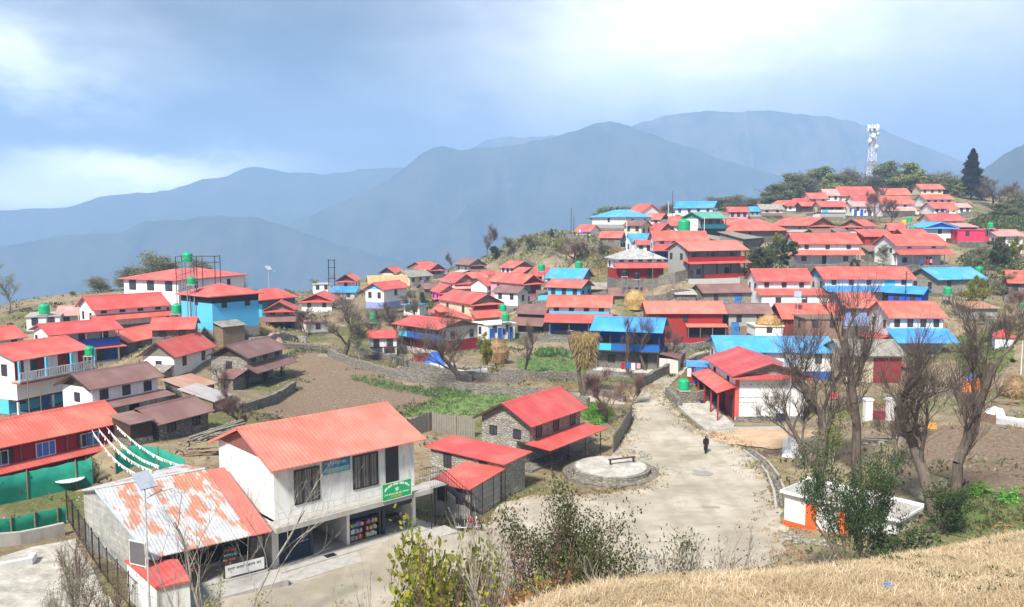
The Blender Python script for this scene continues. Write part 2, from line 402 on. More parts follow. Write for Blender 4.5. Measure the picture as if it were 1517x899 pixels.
H('white house with light blue gable and open side verandah in the left village edge', 'e', (569,429.5), (608,425), 418.5, 459, 165, 5.5, 'coral', 'white', gable='sky', nw=1, lw='lilac', split=.35, sidewin=2)
H('low hut under tan straw roof behind the light blue gabled house', 'e', (545,420), (606,419), 408.5, 430, 188, 8, 'strawroof', 'stonelight')
H('small coral roofed house leftmost on the valley skyline past the twin poles', 'e', (585,405), (601,402.5), 396, 413, 235, 5, 'coral', 'pale', gable='darkwood')
H('house with grey brown slate roof and cream walls near the valley edge', 'e', (607,410.5), (643,408), 401, 424, 222, 7, 'oldslate', 'cream', nw=3)
H('coral gabled house with plank gable on the valley skyline beside a round bare tree', 'g', (637,400), (661,399), 390.5, 409, 240, 9, 'coral', 'stone', gable='wood')
H('coral roof just behind the skyline gabled house', 'e', (630,397), (651,395), 388, 405, 248, 7, 'coral', 'stone')
H('brown roofed stone house with wide brown skirt near the dry hillside', 'g', (695,392.8), (721,392), 383.5, 412, 228, 9, 'rust', 'stone', gable='oldslate', skirt=(397,404,1.8,'rust'))
H('coral gabled house with pale stone gable window in the middle of the left cluster', 'g', (673,420), (709,418.8), 406, 440, 195, 10, 'coral', 'white', gable='stonelight', skirt=(421,428,1.6,'pinkroof'))
H('small coral roof with white gable just right of the stone gabled house', 'e', (698,412), (725,411), 403.5, 422, 215, 6, 'coral', 'white', gable='white')
H('tiny coral roof below the dry hillside steps', 'e', (722,407), (741,406), 401, 413, 226, 6, 'coral', 'white')
H('narrow house with grey blue gable and fuchsia wall', 'g', (650,434), (681,433), 422.5, 455, 182, 7, 'coral', 'fuchsia', gable='grey')
H('tiny white block with cyan flat top below the cypress-like palms', 'flat', (596,450.5), (622,451.5), 448, 468, 160, 4, 'cyan', 'white', nw=2)
H('broad coral roofed house with stone gable, dark red upper front and side skirt roof', 'g', (697.6,451), (747,448), 436, 497, 148, 13, 'coral', 'cream', gable='stonelight', fw='darkred', skirt=(458,472,2.4), sideskirt=True)
H('long coral roofed house with blue gallery boards behind the stone path wall', 'e', (579,479), (650,488.5), 466, 514, 130, 9, 'coral', 'pale', balc='blue', lw='darkred', gable='greywood', open=True)
H('low white house with bright red porch roof left of the blue gallery house', 'e', (544,501), (591,500), 489, 527, 123, 5, 'crimson', 'white', nw=2, open=True)
H('coral gabled house highest below the dry hillside', 'e', (738,395.5), (761,397), 386, 407, 215, 7, 'coral', 'white', gable='wood', nw=3)
H('second small coral roof stepping down from the dry hillside house', 'e', (756,403), (775,404), 395.5, 412, 206, 6, 'coral', 'stone', gable='wood')
H('coral roofed house with dark red gable and cyan signboard panel over a pink wall', 'g', (774,420.5), (807,418.5), 406.5, 453, 178, 12, 'coral', 'pink', gable='darkred', fw='darkred', panel='cyan')
H('brown roofed white cottage left of the pink wall', 'e', (728,432), (768,434), 423, 452, 170, 5, 'rust', 'white', nw=2)
H('coral roof in shade left of the brown roofed cottage', 'e', (722,424), (746,422), 413, 434, 190, 6, 'coral', 'white')
H('coral roof hidden behind the light blue roof', 'e', (790,409), (822,409), 396, 418, 192, 7, 'crimson', 'pale')
H('house with light blue roof and stone gable in the middle of the village', 'e', (806,411.5), (864,413), 397, 432, 176, 8, 'cyanroof', 'lilac', gable='stonelight')
H('coral roofed house with cyan walls in front of the light blue roof', 'e', (806,424.5), (862,426.5), 413, 444, 161, 7, 'coral', 'sky', nw=3, gable='stone', lw='lilac', split=.4)
H('white and deep blue two-storey house with two coral roofs above the vegetable garden', 'e', (808,454), (907,455.5), 436.5, 497, 140, 7.5, 'coral', 'white', nw=4, skirt=(464,477,2.6), lw='blue', split=.42, gable='stone', open=True, band2='cyan')
H('blue roofed house with open blue galleries behind bare trees', 'e', (873,489), (982,493), 468, 548, 113, 8, 'blueroof', 'blue', balc='blue', lw='stone', open=True, gable='stone', panel2=True)
H('upper brown tin roof left of the deep blue house', 'e', (762,464), (807,466), 450, 492, 150, 6, 'rust', 'darkwood', skirt=(469,481,2.0,'rust'))
H('small flat-roofed white house with blue shutters under two green tanks', 'flat', (722,481), (765,477.5), 476, 506, 136, 5, 'white', 'white', bluedoors=True)
# ---- the dry hillside and the upper middle
H('small white house with coral roof alone at the left end of the ridge', 'e', (850,342.5), (875,342.5), 333, 349, 225, 6, 'coral', 'white', gable='white', nw=1, Y1=222)
H('white house with cyan hipped roof at the left end of the ridge', 'h', (873,321.5), (927,321), 310.5, 338, 235, 10, 'cyanroof', 'white', nw=1, lw='grey', split=.35)
H('tall coral roofed house with dark timbered white gable right of the cyan roof', 'e', (926,316), (948,316.5), 302.5, 330, 240, 9, 'coral', 'white', gable='white', Y1=235, skirt=(317,322,2), timber=True)
H('boxy cream house with flat brown roof', 'e', (921,334), (951,334.5), 326.5, 350, 215, 7, 'rust', 'cream', Y1=212)
H('coral roofed house with brown gable left of the long blue roof', 'e', (950,325), (979,325), 316.5, 335, 235, 7, 'coral', 'white', gable='darkwood', Y1=232)
H('low coral house with dark gable just below the brown gabled one', 'g', (978,342), (1001,341.5), 330.5, 350, 213, 9, 'coral', 'stone', gable='wood', Y1=214)
H('coral roof low on the dry slope by a white power pole', 'e', (886,352), (921,352), 343, 358, 213, 6, 'coral', 'stonelight', Y1=211)
H('white house with blue roof tucked behind the slate roofed house', 'e', (935,358), (971,353), 346, 375, 190, 6, 'blueroof', 'white', Y1=191)
H('narrow crimson roof just above the slate roof', 'e', (943,362), (969,361.5), 355, 378, 181, 6, 'crimson', 'white', Y1=181)
H('coral roofed house with white upper windows and deep blue lower wall', 'e', (968,356), (1052,355), 342, 389, 172, 8, 'coral', 'white', nw=4, skirt=(362,371,1.8), lw='blue', split=.5, Y1=172)
H('red house under pale grey slate roof with white corner posts', 'h', (911,383.5), (989,383), 369, 414, 158, 8, 'slate', 'white', nw=5, skirt=(389,397,1.4,'coral'), lw='red', split=.52, posts=2)
H('two-storey house with open galleries and red boards above the stone terrace', 'e', (1020,371.5), (1111,370), 357, 415, 158, 8, 'salmon', 'grey', balc='red', lw='grey', skirt=(385,391,1.3,'crimson'), open=True, redrail=True)
H('long white house with bright blue roof and stone gable on the ridge', 'e', (997,308), (1058,308), 298.5, 320, 255, 9, 'blueroof', 'white', nw=4, gable='stone', Y1=250)
H('green roofed house with teal balcony and white tin gable', 'e', (1041,323), (1081,321), 313.5, 353, 195, 8, 'greenroof', 'grey', Y1=199, gable='green', balc='teal', lw='dark', lefttin=True)
H('coral roof left of the green roofed house', 'e', (988,334), (1012,333), 321, 344, 214, 8, 'coral', 'white', Y1=213)
H('pink walled house with coral roof just right of the long blue roof', 'e', (1079,313.5), (1111,313.5), 306.5, 326, 240, 6, 'coral', 'pink', nw=3)
H('tiny blue roof beside the pink walled house', 'e', (1111,313), (1127,313), 306, 321, 246, 5, 'blueroof', 'grey')
H('wide coral hipped roof in the middle of the upper village', 'h', (1092,341.5), (1171,341), 324.5, 353, 196, 11, 'coral', 'stone')
H('coral roof reaching out behind the wide hipped roof', 'e', (1077,336.5), (1118,336), 324.5, 346, 206, 9, 'coral', 'stone')
H('ramshackle hut with crumpled grey roof next to the red gallery house', 'm', (1065,356), (1092,354), 346, 364, 186, 6, 'oldslate', 'wood', cat='shed')
H('ramshackle timber shed with brown sheet roof beside the green thicket', 'm', (1104,354), (1139,351), 343, 370, 181, 6, 'oldslate', 'greywood', cat='shed')
H('grey tin roofed cottage with cyan wall left of the upper cluster', 'e', (1127,310), (1163,310), 302.5, 323, 270, 8, 'oldslate', 'white', nw=2, skirt=(315,319,2,'rust'))
H('coral roof just behind the grey tin roofed cottage', 'e', (1162,305), (1188,304.5), 294, 313, 285, 9, 'coral', 'white')
H('low coral roof at the far left end of the upper cluster', 'e', (1140,303.5), (1164,303), 297, 309, 290, 8, 'coral', 'stone')
H('long thin crimson roof over dark walls in the upper cluster', 'e', (1187,305), (1218,304), 299, 314, 270, 7, 'coral', 'darkwood', Y1=270)
H('coral roofed house with cyan panel and dark balcony in the upper cluster', 'e', (1215,306), (1257,306), 298, 324, 250, 8, 'coral', 'cream', balc='pale', panel='cyan', lw='grey')
H('coral roof in the second row below the trees', 'e', (1199,294), (1229,293), 285.5, 302, 287, 8, 'coral', 'white', Y1=287)
H('faded coral roof left of the longest top roof', 'e', (1222,289.5), (1246,289), 280, 299, 294, 8, 'pinkroof', 'white', Y1=294)
H('longest coral roof at the top of the village below the lattice mast', 'e', (1246,290), (1301,290), 276.5, 300, 298, 12, 'coral', 'pale')
H('coral roof directly in front of the longest top roof', 'e', (1265,297), (1297,296.5), 288.5, 307, 281, 8, 'coral', 'white', Y1=281)
H('pale blue and white house with pinkish roof behind the dark bare tree', 'e', (1262,305.5), (1298,305), 298, 320, 264, 8, 'pinkroof', 'white', bluedoors=True, Y1=264)
H('broad coral roof with brown gable and rusty skirt left of the steep white gabled house', 'g', (1199,334), (1239,333), 322, 350, 215, 14, 'coral', 'stone', gable='wood', Y1=219, skirt=(336,344,2,'rust'))
H('white house with steep brown gable and long coral roof to its right', 'g', (1242,335), (1280,337), 324.5, 356, 205, 10, 'coral', 'white', gable='wood', Y1=201)
H('long brown and coral lean-to with dark red boards', 'm', (1280,350), (1328,348.5), 339.5, 364, 191, 6, 'crimson', 'red', Y1=191)
H('white house with coral double roof and dark colonnade, left of the upper pair', 'e', (1177,361), (1279,360), 345, 394, 173, 8, 'coral', 'white', nw=3, skirt=(370,377.5,1.6), open=True, Y1=173, nlw=3)
H('white house with coral double roof whose left gable shows, right of the upper pair', 'e', (1328,364), (1408,363), 347, 396, 172, 9, 'coral', 'white', nw=2, skirt=(369,377,2.0), open=True, Y1=174, gable='white')
H('tall white house with blue gable beside the magenta house', 'g', (1368,337), (1421,337), 328.5, 366, 195, 9, 'cyanroof', 'white', gable='navyroof', Y1=195, nw=1)
H('long magenta house with flat roof and two windows', 'flat', (1418,340), (1479,340), 338, 358, 190, 7, 'magenta', 'magenta', nw=2, Y1=188)
H('white house with coral roof just above the blue gable', 'e', (1379,327), (1431,326), 316.5, 337, 215, 8, 'coral', 'white', nw=2, Y1=215)
H('white house with coral roof, third from the top on the right', 'e', (1383,308.5), (1421,308.5), 299.5, 317, 250, 9, 'coral', 'white', nw=4)
H('white house with coral roof, second from the top on the right', 'e', (1370,295), (1415,294.5), 288, 306, 270, 8, 'coral', 'white', nw=4, Y1=270)
H('small cream house with coral roof, highest on the right under the trees', 'e', (1364,280), (1401,280), 272.5, 288, 300, 8, 'coral', 'cream', nw=3)
H('coral roof right of the lattice mast', 'e', (1312,288.5), (1352,288), 279, 298, 290, 9, 'coral', 'white', Y1=290)
H('rust stained coral roof with pink lower roof behind the bare tree', 'e', (1307,302), (1356,301), 290.5, 321, 260, 9, 'coral', 'white', skirt=(307,312,2,'pinkroof'), Y1=260)
H('narrow dark red roof left of the blue gable', 'e', (1338,347), (1377,346.5), 339, 356, 186, 6, 'crimson', 'darkred', Y1=186)
H('small coral roof by the yellow tank', 'e', (1316,341), (1343,342), 330.5, 351, 197, 7, 'coral', 'white', Y1=196)
H('little white and red house at the right end of the upper rows', 'e', (1420,307), (1441,307), 301, 316, 255, 6, 'pinkroof', 'white', bluedoors=False)
H('low pinkish roof just above the magenta house', 'm', (1422,336), (1451,335), 330, 343, 206, 6, 'pinkroof', 'stone', Y1=206)
H('white porched house with faded roof at the right edge', 'e', (1477,349.5), (1521,348), 340, 380, 185, 8, 'pinkroof', 'white', Y1=185, open=True)
H('coral roof cut by the right edge of the picture', 'e', (1492,419), (1540,422), 400, 440, 150, 9, 'coral', 'stone', Y1=148)
# ---- middle and right
H('white stone house with wide blue roof and pale stone gable', 'e', (1390,414.5), (1465,410), 397, 436, 150, 8, 'cyanroof', 'stonelight', Y1=154, gable='stonelight', nw=2)
H('longest coral roofed house with bright blue lower roof', 'e', (1220,413.5), (1359,412.7), 395, 449, 150, 9, 'coral', 'white', nw=5, skirt=(423,432,3,'blueroof'), lw='white', split=.45, gable='sky', Y1=150, panel='cyan')
H('deep blue annex with blue gabled roof', 'e', (1311,433), (1368,437), 423, 449, 142, 5, 'blueroof', 'blue', gable='blue', Y1=138)
H('all white two-storey house with coral double roof above the brown sheds', 'e', (1120,416.5), (1207,416), 398, 458, 150, 8, 'coral', 'white', nw=3, skirt=(427,437,3), bigskirt=True, Y1=150)
H('cream and red house with coral roof behind the unfinished brick house', 'e', (1158,472.5), (1253,472), 449, 500, 134, 8, 'coral', 'darkred', Y1=134, nw=2)
H('unfinished red brick house with flat slab top among the bare trees', 'flat', (1193,471.5), (1250,471.5), 469, 512, 126, 6, 'wood', 'brick', nw=2)
H('blue walled house with plain coral lean roof above the brick house', 'e', (1251,456), (1307,455), 433, 484, 140, 8, 'salmon', 'lilac', Y1=140)
H('coral roofed white house with low blue front roof behind the tall bare trees', 'e', (1317,471), (1406,470), 446, 524, 125, 9, 'coral', 'white', skirt=(486,508,4,'blueroof'), nw=4, Y1=125)
H('low cream and stone shed with brown roof and blue door below the terrace', 'e', (1041,434), (1119,432.5), 421, 451, 152, 6, 'rust', 'stonelight', bluedoor=.66)
H('long red boarded house with plain coral roof and red balustrade', 'e', (957,464.3), (1077,463), 446, 509, 136, 7, 'salmon', 'red', Y1=136, halfskirt=(480,485,1.2), gable='red', redrail=True, nw=1)
H('grey walled shed with brown roof beside the long red house', 'e', (1076,464.5), (1147,464), 449, 497, 137, 6, 'rust', 'grey', bluedoor=.08, lw='brick', split=.42, Y1=137)
H('long bright blue roof with white walls behind the red roofed hall', 'e', (1062,521), (1243,523), 497, 562, 104, 9, 'cyanroof', 'white', Y1=103, lw='blue', split=.3, nw=4)
H('small white and red shed with flat blue roof and blue door', 'flat', (1016,541), (1057,542.5), 539, 569, 98, 4, 'blueroof', 'white', lw='darkred', split=.4, bluedoor=.3)
H('cream house with old slate roof and big maroon shutter behind the tall bare trees', 'e', (1252,527), (1346,527), 503, 569, 98, 8, 'oldslate', 'cream', shutter='darkred')
H('grey tin shed with rusty roof at the right of the village', 'm', (1438,456.5), (1484,454.5), 446, 474, 138, 6, 'rustorange', 'grey', Y1=138, cat='shed')
H('white hut with slab top carrying a haystack', 'flat', (1118,482.5), (1163,482.5), 481, 499, 128, 5, 'cream', 'white', nw=1, cat='hut')
H('stone house with two red roof tiers and deep front awning beside the square', 'e', (787,633), (872,604), 597, 702, 70, 6.3, 'crimson', 'stonelight', near=True, gable='stonelight', skirt=(656,671,2.6), nw=3, posts=4, open=True, awn=True)
H('red roofed stone wing reaching left from the tiered stone house', 'm', (627,661), (748,688), 648, 711, 68.7, 3.6, 'crimson', 'stonelight', near=True, rise=1.0)
H('low concrete block store with red tin roof and rainwater posts', 'm', (632,713), (696,725), 706, 765, 61.3, 5.2, 'coral', 'block', near=True, rise=.35)
H('white hall with red gabled roof, stone gable and painted lettering beside the road', 'g', (1085,558), (1204,557.6), 538.5, 626, 86, 12.5, 'crimson', 'white', near=True, gable='stonelight', nw=0)
H('coral roof at the extreme left edge above the striped balcony', 'e', (-25,508), (43,499), 489, 522, 112, 6, 'crimson', 'white')
H('brown tin roof behind the golden haystack', 'e', (902,438), (963,437), 426, 452, 153, 6, 'rust', 'stone', Y1=153, nw=0)
H('tiny hut with rusty roof on the dry slope beside the reddish bushes', 'm', (864,386), (888,385), 377, 393, 198, 5, 'rustorange', 'wood', cat='shed')
H('low shed with brown roof between the two colonnade houses', 'm', (1287,372), (1312,371), 363, 382, 182, 5, 'rust', 'stone', cat='shed', Y1=182)
H('small brown roofed shed left of the narrow fuchsia house', 'e', (628,428), (655,427), 420, 440, 190, 5, 'rust', 'stone', nw=1)
H('low coral roof left of the fuchsia walled house', 'm', (650,462), (676,461), 455, 472, 152, 4, 'coral', 'darkred', cat='shed')
H('small brown roofed store under the light blue roof', 'm', (868,428), (905,427), 418, 438, 165, 5, 'oldslate', 'stone', cat='shed', Y1=165)
H('flat roofed cream hut below the grey stone house', 'flat', (455,478), (488,476), 474, 494, 140, 4, 'rust', 'pale', nw=1, cat='hut')
H('brown tin shed right of the brown gabled hilltop roof', 'm', (1240,345), (1262,344), 337, 354, 198, 5, 'rust', 'stone', cat='shed', Y1=198)
H('low shed with grey roof above the second stone terrace', 'm', (1000,436), (1034,435), 428, 446, 150, 4, 'greytin', 'stone', cat='shed', Y1=150)
# ---------------------------------------------------------------- the lie of the land
ctrl = []
for h in HS:
    A, u, v, L, W = h['A'], h['u'], h['v'], h['L'], h['W']
    for a, b in ((0, 0), (1, 0), (.5, .5), (0, 1), (1, 1)):
        p = A + u * (L * a) + v * (W * b)
        ctrl.append((p.x, p.y, h['base'] - (.05 if h['Y'] < 100 else .25), .6 if b else 1.))
def C(px, py, z): p = atZ(px, py, z); ctrl.append((p.x, p.y, z, 1.))
def CY_(px, py, Y): p = atY(px, py, Y); ctrl.append((p.x, p.y, p.z, 1.))
for px, py, z in [(1000,750,-20.8),(1045,673,-20.7),(960,620,-20.5),(940,600,-20.3),(1000,820,-20.8),(850,850,-20.8),(700,860,-20.6),(620,810,-20.3),
    (760,760,-20.8),(1120,700,-20.6),(1090,640,-20.4),(500,890,-20.3),(50,850,-19.9),(0,800,-19.8),(60,740,-19.6),(200,700,-19.3),
    (250,680,-19.3),(300,640,-18.9),(480,600,-19.3),(440,560,-19.2),(560,590,-19.4),(620,600,-19.5),(700,600,-19.8),(700,560,-19.4),(600,550,-19.3),(520,530,-19.2),
    (800,580,-19.7),(860,590,-19.9),(980,570,-19.9),(1010,540,-19.5),(780,545,-19.0),(700,545,-19.1),(600,540,-19.1),(480,510,-19.0),(420,505,-18.9),(400,600,-19.1),
    (1280,640,-19.2),(1350,640,-18.9),(1450,650,-18.6),(1517,650,-18.4),(1517,620,-18.3),(1400,790,-18.6),(1300,700,-19.5),(1450,760,-18.2),(1517,780,-17.8),(1440,580,-18.2),
    (1480,560,-17.8),(1440,520,-17.2),(1517,500,-14.5),(1460,480,-15.5),(1190,640,-20.0),(1200,700,-20.2),(1170,800,-20.6),(1400,600,-18.6),(1300,600,-18.9),
    (1240,640,-19.6),(1080,640,-20.3),(340,560,-18.9),(1000,600,-20.1)]: C(px, py, z)
for px, py, Y in [(1160,400,160),(1140,385,168),(1290,385,176),(1300,400,165),(1430,380,178),(1470,400,160),(1500,380,175),(1517,352,190),(1480,338,215),(1450,318,265),
    (1300,288,330),(1200,293,335),(1400,290,335),(1150,306,300),(1090,309,290),(1500,326,275),(1440,304,290),(1460,322,255),(1340,290,325),(1250,290,325),(760,384,205),(800,372,205),(830,362,210),(800,390,195),(870,372,195),(850,385,188),
    (880,400,176),(740,372,235),(780,360,232),(820,352,232),(850,347,232),(720,392,225),(900,345,222),(985,324,262),(920,336,250),(1000,430,152),(940,430,154),(900,450,148),(900,420,165),
    (1150,470,140),(1160,440,150),(200,430,165),(100,450,155),(20,470,145),(300,430,165),(420,440,195),(390,430,195),(350,470,140),(-60,520,125),(-100,600,95),
    (1600,500,120),(1620,400,160),(1640,600,88),(1640,300,250),(1650,760,50),(-120,760,52)]: CY_(px, py, Y)
def flat_pad(E0, E1, Yd, row, dep, dz=.0, fr=3.0):
    A = atY(*E0, Yd); B = atZ(*E1, A.z); b_ = atY(E0[0], row, Yd).z; d = Vector((B.x-A.x, B.y-A.y, 0)); L_ = d.length; u_ = d.normalized(); v_ = Vector((-u_.y, u_.x, 0))
    for a in (0, .5, 1):
        for c in (-fr, 0, dep*.5, dep): p = A+u_*(L_*a)+v_*c; ctrl.append((p.x, p.y, b_+dz, 1.))
flat_pad((403,698), (631,650), 48, 851, 9.2, .0); flat_pad((227,826), (402,786), 43.3, 893, 12)
ctrl = np.array(ctrl)
# thin out near-coincident points
keep = []
for i, c in enumerate(ctrl):
    if all((c[0]-ctrl[j][0])**2 + (c[1]-ctrl[j][1])**2 > 1.5 for j in keep): keep.append(i)
ctrl = ctrl[keep]
def _phi(r2): return np.sqrt(r2 + 9.0)
_D = _phi((ctrl[:, None, 0]-ctrl[None, :, 0])**2 + (ctrl[:, None, 1]-ctrl[None, :, 1])**2)
_n = len(ctrl)
_P = np.c_[np.ones(_n), ctrl[:, 0]/100, ctrl[:, 1]/100]
_A = np.zeros((_n+3, _n+3)); _A[:_n, :_n] = _D - np.diag(.9 / ctrl[:, 3]); _A[:_n, _n:] = _P; _A[_n:, :_n] = _P.T
_w = np.linalg.solve(_A, np.r_[ctrl[:, 2], 0, 0, 0])
# how far the village ridge reaches in each direction (u = x / y)
_EP = np.array([-900,-300,-60,0,60,150,250,350,450,520,600,700,750,850,950,1050,1150,1250,1400,1500,1700,2300.])
_EY = np.array([90,110,140,160,175,188,195,205,226,238,250,262,248,248,272,305,345,350,350,330,300,260.])
def edge(u): return np.interp(u * F + CX, _EP, _EY)
def sm(t): t = np.clip(t, 0, 1); return t*t*(3-2*t)
def fnoise(x, y, s, seed=0):
    """cheap smooth value noise, vectorised"""
    x = np.asarray(x) / s + seed * 17.3; y = np.asarray(y) / s + seed * 9.1
    xi = np.floor(x).astype(np.int64); yi = np.floor(y).astype(np.int64); fx = x - xi; fy = y - yi
    def hsh(a, b):
        h_ = (a * 374761393 + b * 668265263 + seed * 144665) & 0xffffffff
        h_ = ((h_ ^ (h_ >> 13)) * 1274126177) & 0xffffffff
        return ((h_ ^ (h_ >> 16)) & 0xffff) / 65535.0
    ux = fx*fx*(3-2*fx); uy = fy*fy*(3-2*fy)
    return (hsh(xi, yi)*(1-ux) + hsh(xi+1, yi)*ux)*(1-uy) + (hsh(xi, yi+1)*(1-ux) + hsh(xi+1, yi+1)*ux)*uy - .5
def ground_np(x, y):
    x = np.asarray(x, float).ravel(); y = np.asarray(y, float).ravel()
    yy = np.maximum(y, 8.0); u = x / yy; Rr = edge(u)
    k = np.minimum(1, Rr / yy); ex = x * k; ey = np.where(y < 8, y, yy * k)
    z = np.empty_like(x)
    for s in range(0, len(x), 20000):
        sl = slice(s, s+20000)
        d = _phi((ex[sl, None]-ctrl[None, :, 0])**2 + (ey[sl, None]-ctrl[None, :, 1])**2)
        z[sl] = d @ _w[:_n] + _w[_n] + _w[_n+1]*ex[sl]/100 + _w[_n+2]*ey[sl]/100
    z = np.clip(z, -24, 22)
    over = np.maximum(0, yy - Rr)
    z = z - (np.sqrt((over*.62)**2 + 16) - 4) * (over > 0)
    fl = sm((np.abs(u) - .95) / .8); z = z - fl * 25
    nz = .25*fnoise(x, y, 3.1, 1) + .5*fnoise(x, y, 11, 2)
    z = z + nz * np.where(over > 0, 1 + over/12, .28)
    return z
def gz(x, y): return float(ground_np([x], [y])[0])
def hit(px, py, y0=22.0, y1=420.0):
    """where the line of sight through a point of the view meets the land"""
    ys = np.geomspace(y0, y1, 260); d = ray(px, py); t = ys / d.y
    x = d.x * t; z = d.z * t; g = ground_np(x, ys); below = np.nonzero(z < g)[0]
    if len(below) == 0:
        Yf = float(edge(np.array([d.x / d.y]))[0]); p = d * (Yf / d.y); return Vector((p.x, p.y, gz(p.x, p.y)))
    i = below[0]
    if i == 0: return Vector((x[0], ys[0], g[0]))
    a = (z[i-1]-g[i-1]) / max(1e-6, (z[i-1]-g[i-1]) - (z[i]-g[i]))
    X = x[i-1] + (x[i]-x[i-1])*a; Yv = ys[i-1] + (ys[i]-ys[i-1])*a
    return Vector((X, Yv, gz(X, Yv)))
# ground sheet: fan-shaped grid, fine near the village
def m_ground():
    t = NT('village_soil'); v = t.coords()
    n1 = t.noise(v, .06, 5); n2 = t.noise(v, .35, 5, .65); n3 = t.noise(v, 3.0, 5, .7)
    c = t.mix(t.ramp(n2, [(.38, (0,0,0)), (.62, (1,1,1))]), (.20,.145,.095), (.32,.265,.17))
    c = t.mix(t.ramp(n1, [(.48, (0,0,0)), (.60, (1,1,1))]), c, (.12,.13,.045))
    c = t.mix(t.ramp(n3, [(.5, (0,0,0)), (.72, (.6,.6,.6))]), c, (.36,.30,.20))
    c = t.mix(t.ramp(t.noise(v, 1.3, 6, .7), [(.56, (0,0,0)), (.68, (.8,.8,.8))]), c, (.07,.06,.035))
    t.bump(n3, .8, .15); return t.out(c, .95, .1)
def m_slope():
    pass
us = np.concatenate([np.linspace(-2.6, -.75, 40, endpoint=False), np.linspace(-.75, .75, 400, endpoint=False), np.linspace(.75, 2.6, 41)])
ys = np.concatenate([np.geomspace(24, 360, 360, endpoint=False), np.geomspace(360, 1500, 60)])
U, Yg = np.meshgrid(us, ys); X = U * Yg; Z = ground_np(X, Yg)
V = np.c_[X.ravel(), Yg.ravel(), Z]
V[:, 2] = np.maximum(V[:, 2], -620)
nu, ny = len(us), len(ys); idx = np.arange(nu*ny).reshape(ny, nu)
Fc = np.c_[idx[:-1, :-1].ravel(), idx[:-1, 1:].ravel(), idx[1:, 1:].ravel(), idx[1:, :-1].ravel()]
tag(link_mesh('ground', np_mesh('ground', V, Fc, m_ground(), True)), kind='structure')

def drape(name, poly, mat, lift=.05, step=.8, wig=.25, kind='structure', world=False, seed=3):
    """a thin sheet lying on the land inside an outline; poly is a list of view points or ground points"""
    pts = [Vector((p[0], p[1], 0)) if world else hit(*p) for p in poly]
    rnd = random.Random(seed); ring = []
    for a, b in zip(pts, pts[1:] + pts[:1]):
        n = max(1, int((b-a).length / step))
        for i in range(n):
            p = a.lerp(b, i/n); ring.append((p.x + rnd.uniform(-wig, wig), p.y + rnd.uniform(-wig, wig)))
    xs = [p[0] for p in ring]; yv = [p[1] for p in ring]
    def inside(x, y):
        c = False; j = len(ring)-1
        for i in range(len(ring)):
            if (ring[i][1] > y) != (ring[j][1] > y) and x < (ring[j][0]-ring[i][0])*(y-ring[i][1])/(ring[j][1]-ring[i][1]+1e-12)+ring[i][0]: c = not c
            j = i
        return c
    inner = []
    x = min(xs)
    while x < max(xs):
        y = min(yv)
        while y < max(yv):
            q = (x + rnd.uniform(-.1, .1), y + rnd.uniform(-.1, .1))
            if inside(*q): inner.append(q)
            y += step
        x += step
    vs = [Vector(p) for p in ring + inner]; n = len(ring)
    v2, e2, f2, *_ = delaunay_2d_cdt(vs, [(i, (i+1) % n) for i in range(n)], [], 1, 1e-4)
    zz = ground_np([p.x for p in v2], [p.y for p in v2]) + lift
    me = bpy.data.meshes.new(name); me.from_pydata([(p.x, p.y, z) for p, z in zip(v2, zz)], [], [tuple(f) for f in f2])
    me.materials.append(mat); me.polygons.foreach_set('use_smooth', [True]*len(me.polygons)); me.update()
    bm = bmesh.new(); bm.from_mesh(me); bmesh.ops.recalc_face_normals(bm, faces=bm.faces)
    if sum(f.normal.z for f in bm.faces) < 0: bmesh.ops.reverse_faces(bm, faces=bm.faces)
    bm.to_mesh(me); bm.free()
    return tag(link_mesh(name, me), kind=kind), list(ring), inside

# road and square: pale trodden earth with wheel tracks and stones
def m_road():
    t = NT('pale_earth_road'); v = t.coords()
    c = t.mix(t.ramp(t.noise(v, .22, 6, .6), [(.38, (0,0,0)), (.62, (1,1,1))]), (.34,.295,.235), (.49,.44,.36))
    c = t.mix(t.ramp(t.noise(v, 1.1, 6, .7), [(.48, (0,0,0)), (.72, (.6,.6,.6))]), c, (.29,.245,.18))
    c = t.mix(t.ramp(t.noise(v, .12, 3), [(.58, (0,0,0)), (.68, (.55,.55,.55))]), c, (.22,.22,.12))
    n3 = t.noise(v, 7, 5, .75); c = t.mix(t.ramp(n3, [(.60, (0,0,0)), (.72, (.6,.6,.6))]), c, (.56,.52,.45)); c = t.mix(t.ramp(t.noise(v, 14, 4, .8), [(.58, (0,0,0)), (.74, (.5,.5,.5))]), c, (.22,.19,.15))
    c = t.mix(t.ramp(t.noise(t.coords((.35, 1.1, 1), (0, 0, R(-12))), .8, 5), [(.54, (0,0,0)), (.66, (.55,.55,.55))]), c, (.28,.25,.2))
    ru = t.n.new('ShaderNodeTexWave'); ru.bands_direction = 'X'; ru.inputs['Scale'].default_value = .16; ru.inputs['Distortion'].default_value = 16; ru.inputs['Detail'].default_value = 3; ru.inputs['Detail Scale'].default_value = .35
    t.link(t.coords((1, .12, 1), (0, 0, R(-14))), ru.inputs[0]); c = t.mix(t.ramp(ru.outputs['Fac'], [(.70, (0,0,0)), (.98, (.22,.22,.22))]), c, (.27,.23,.17))
    t.bump(n3, .5, .06); return t.out(c, .95, .1)
ROADM = m_road()
ROAD = [(935,588),(960,572),(984,588),(1004,612),(1035,638),(1085,652),(1112,676),(1136,708),(1150,745),(1168,800),(1150,835),(1080,850),(1000,870),(860,885),(700,905),(380,930),(200,930),(240,880),(300,845),(390,800),(470,790),(600,760),(690,790),(720,775),(740,748),(790,735),(880,735),(960,722),(965,700),(915,688),(908,672),(925,650),(938,625)]
drape('dirt_road', ROAD, ROADM, .06, .9, .3)
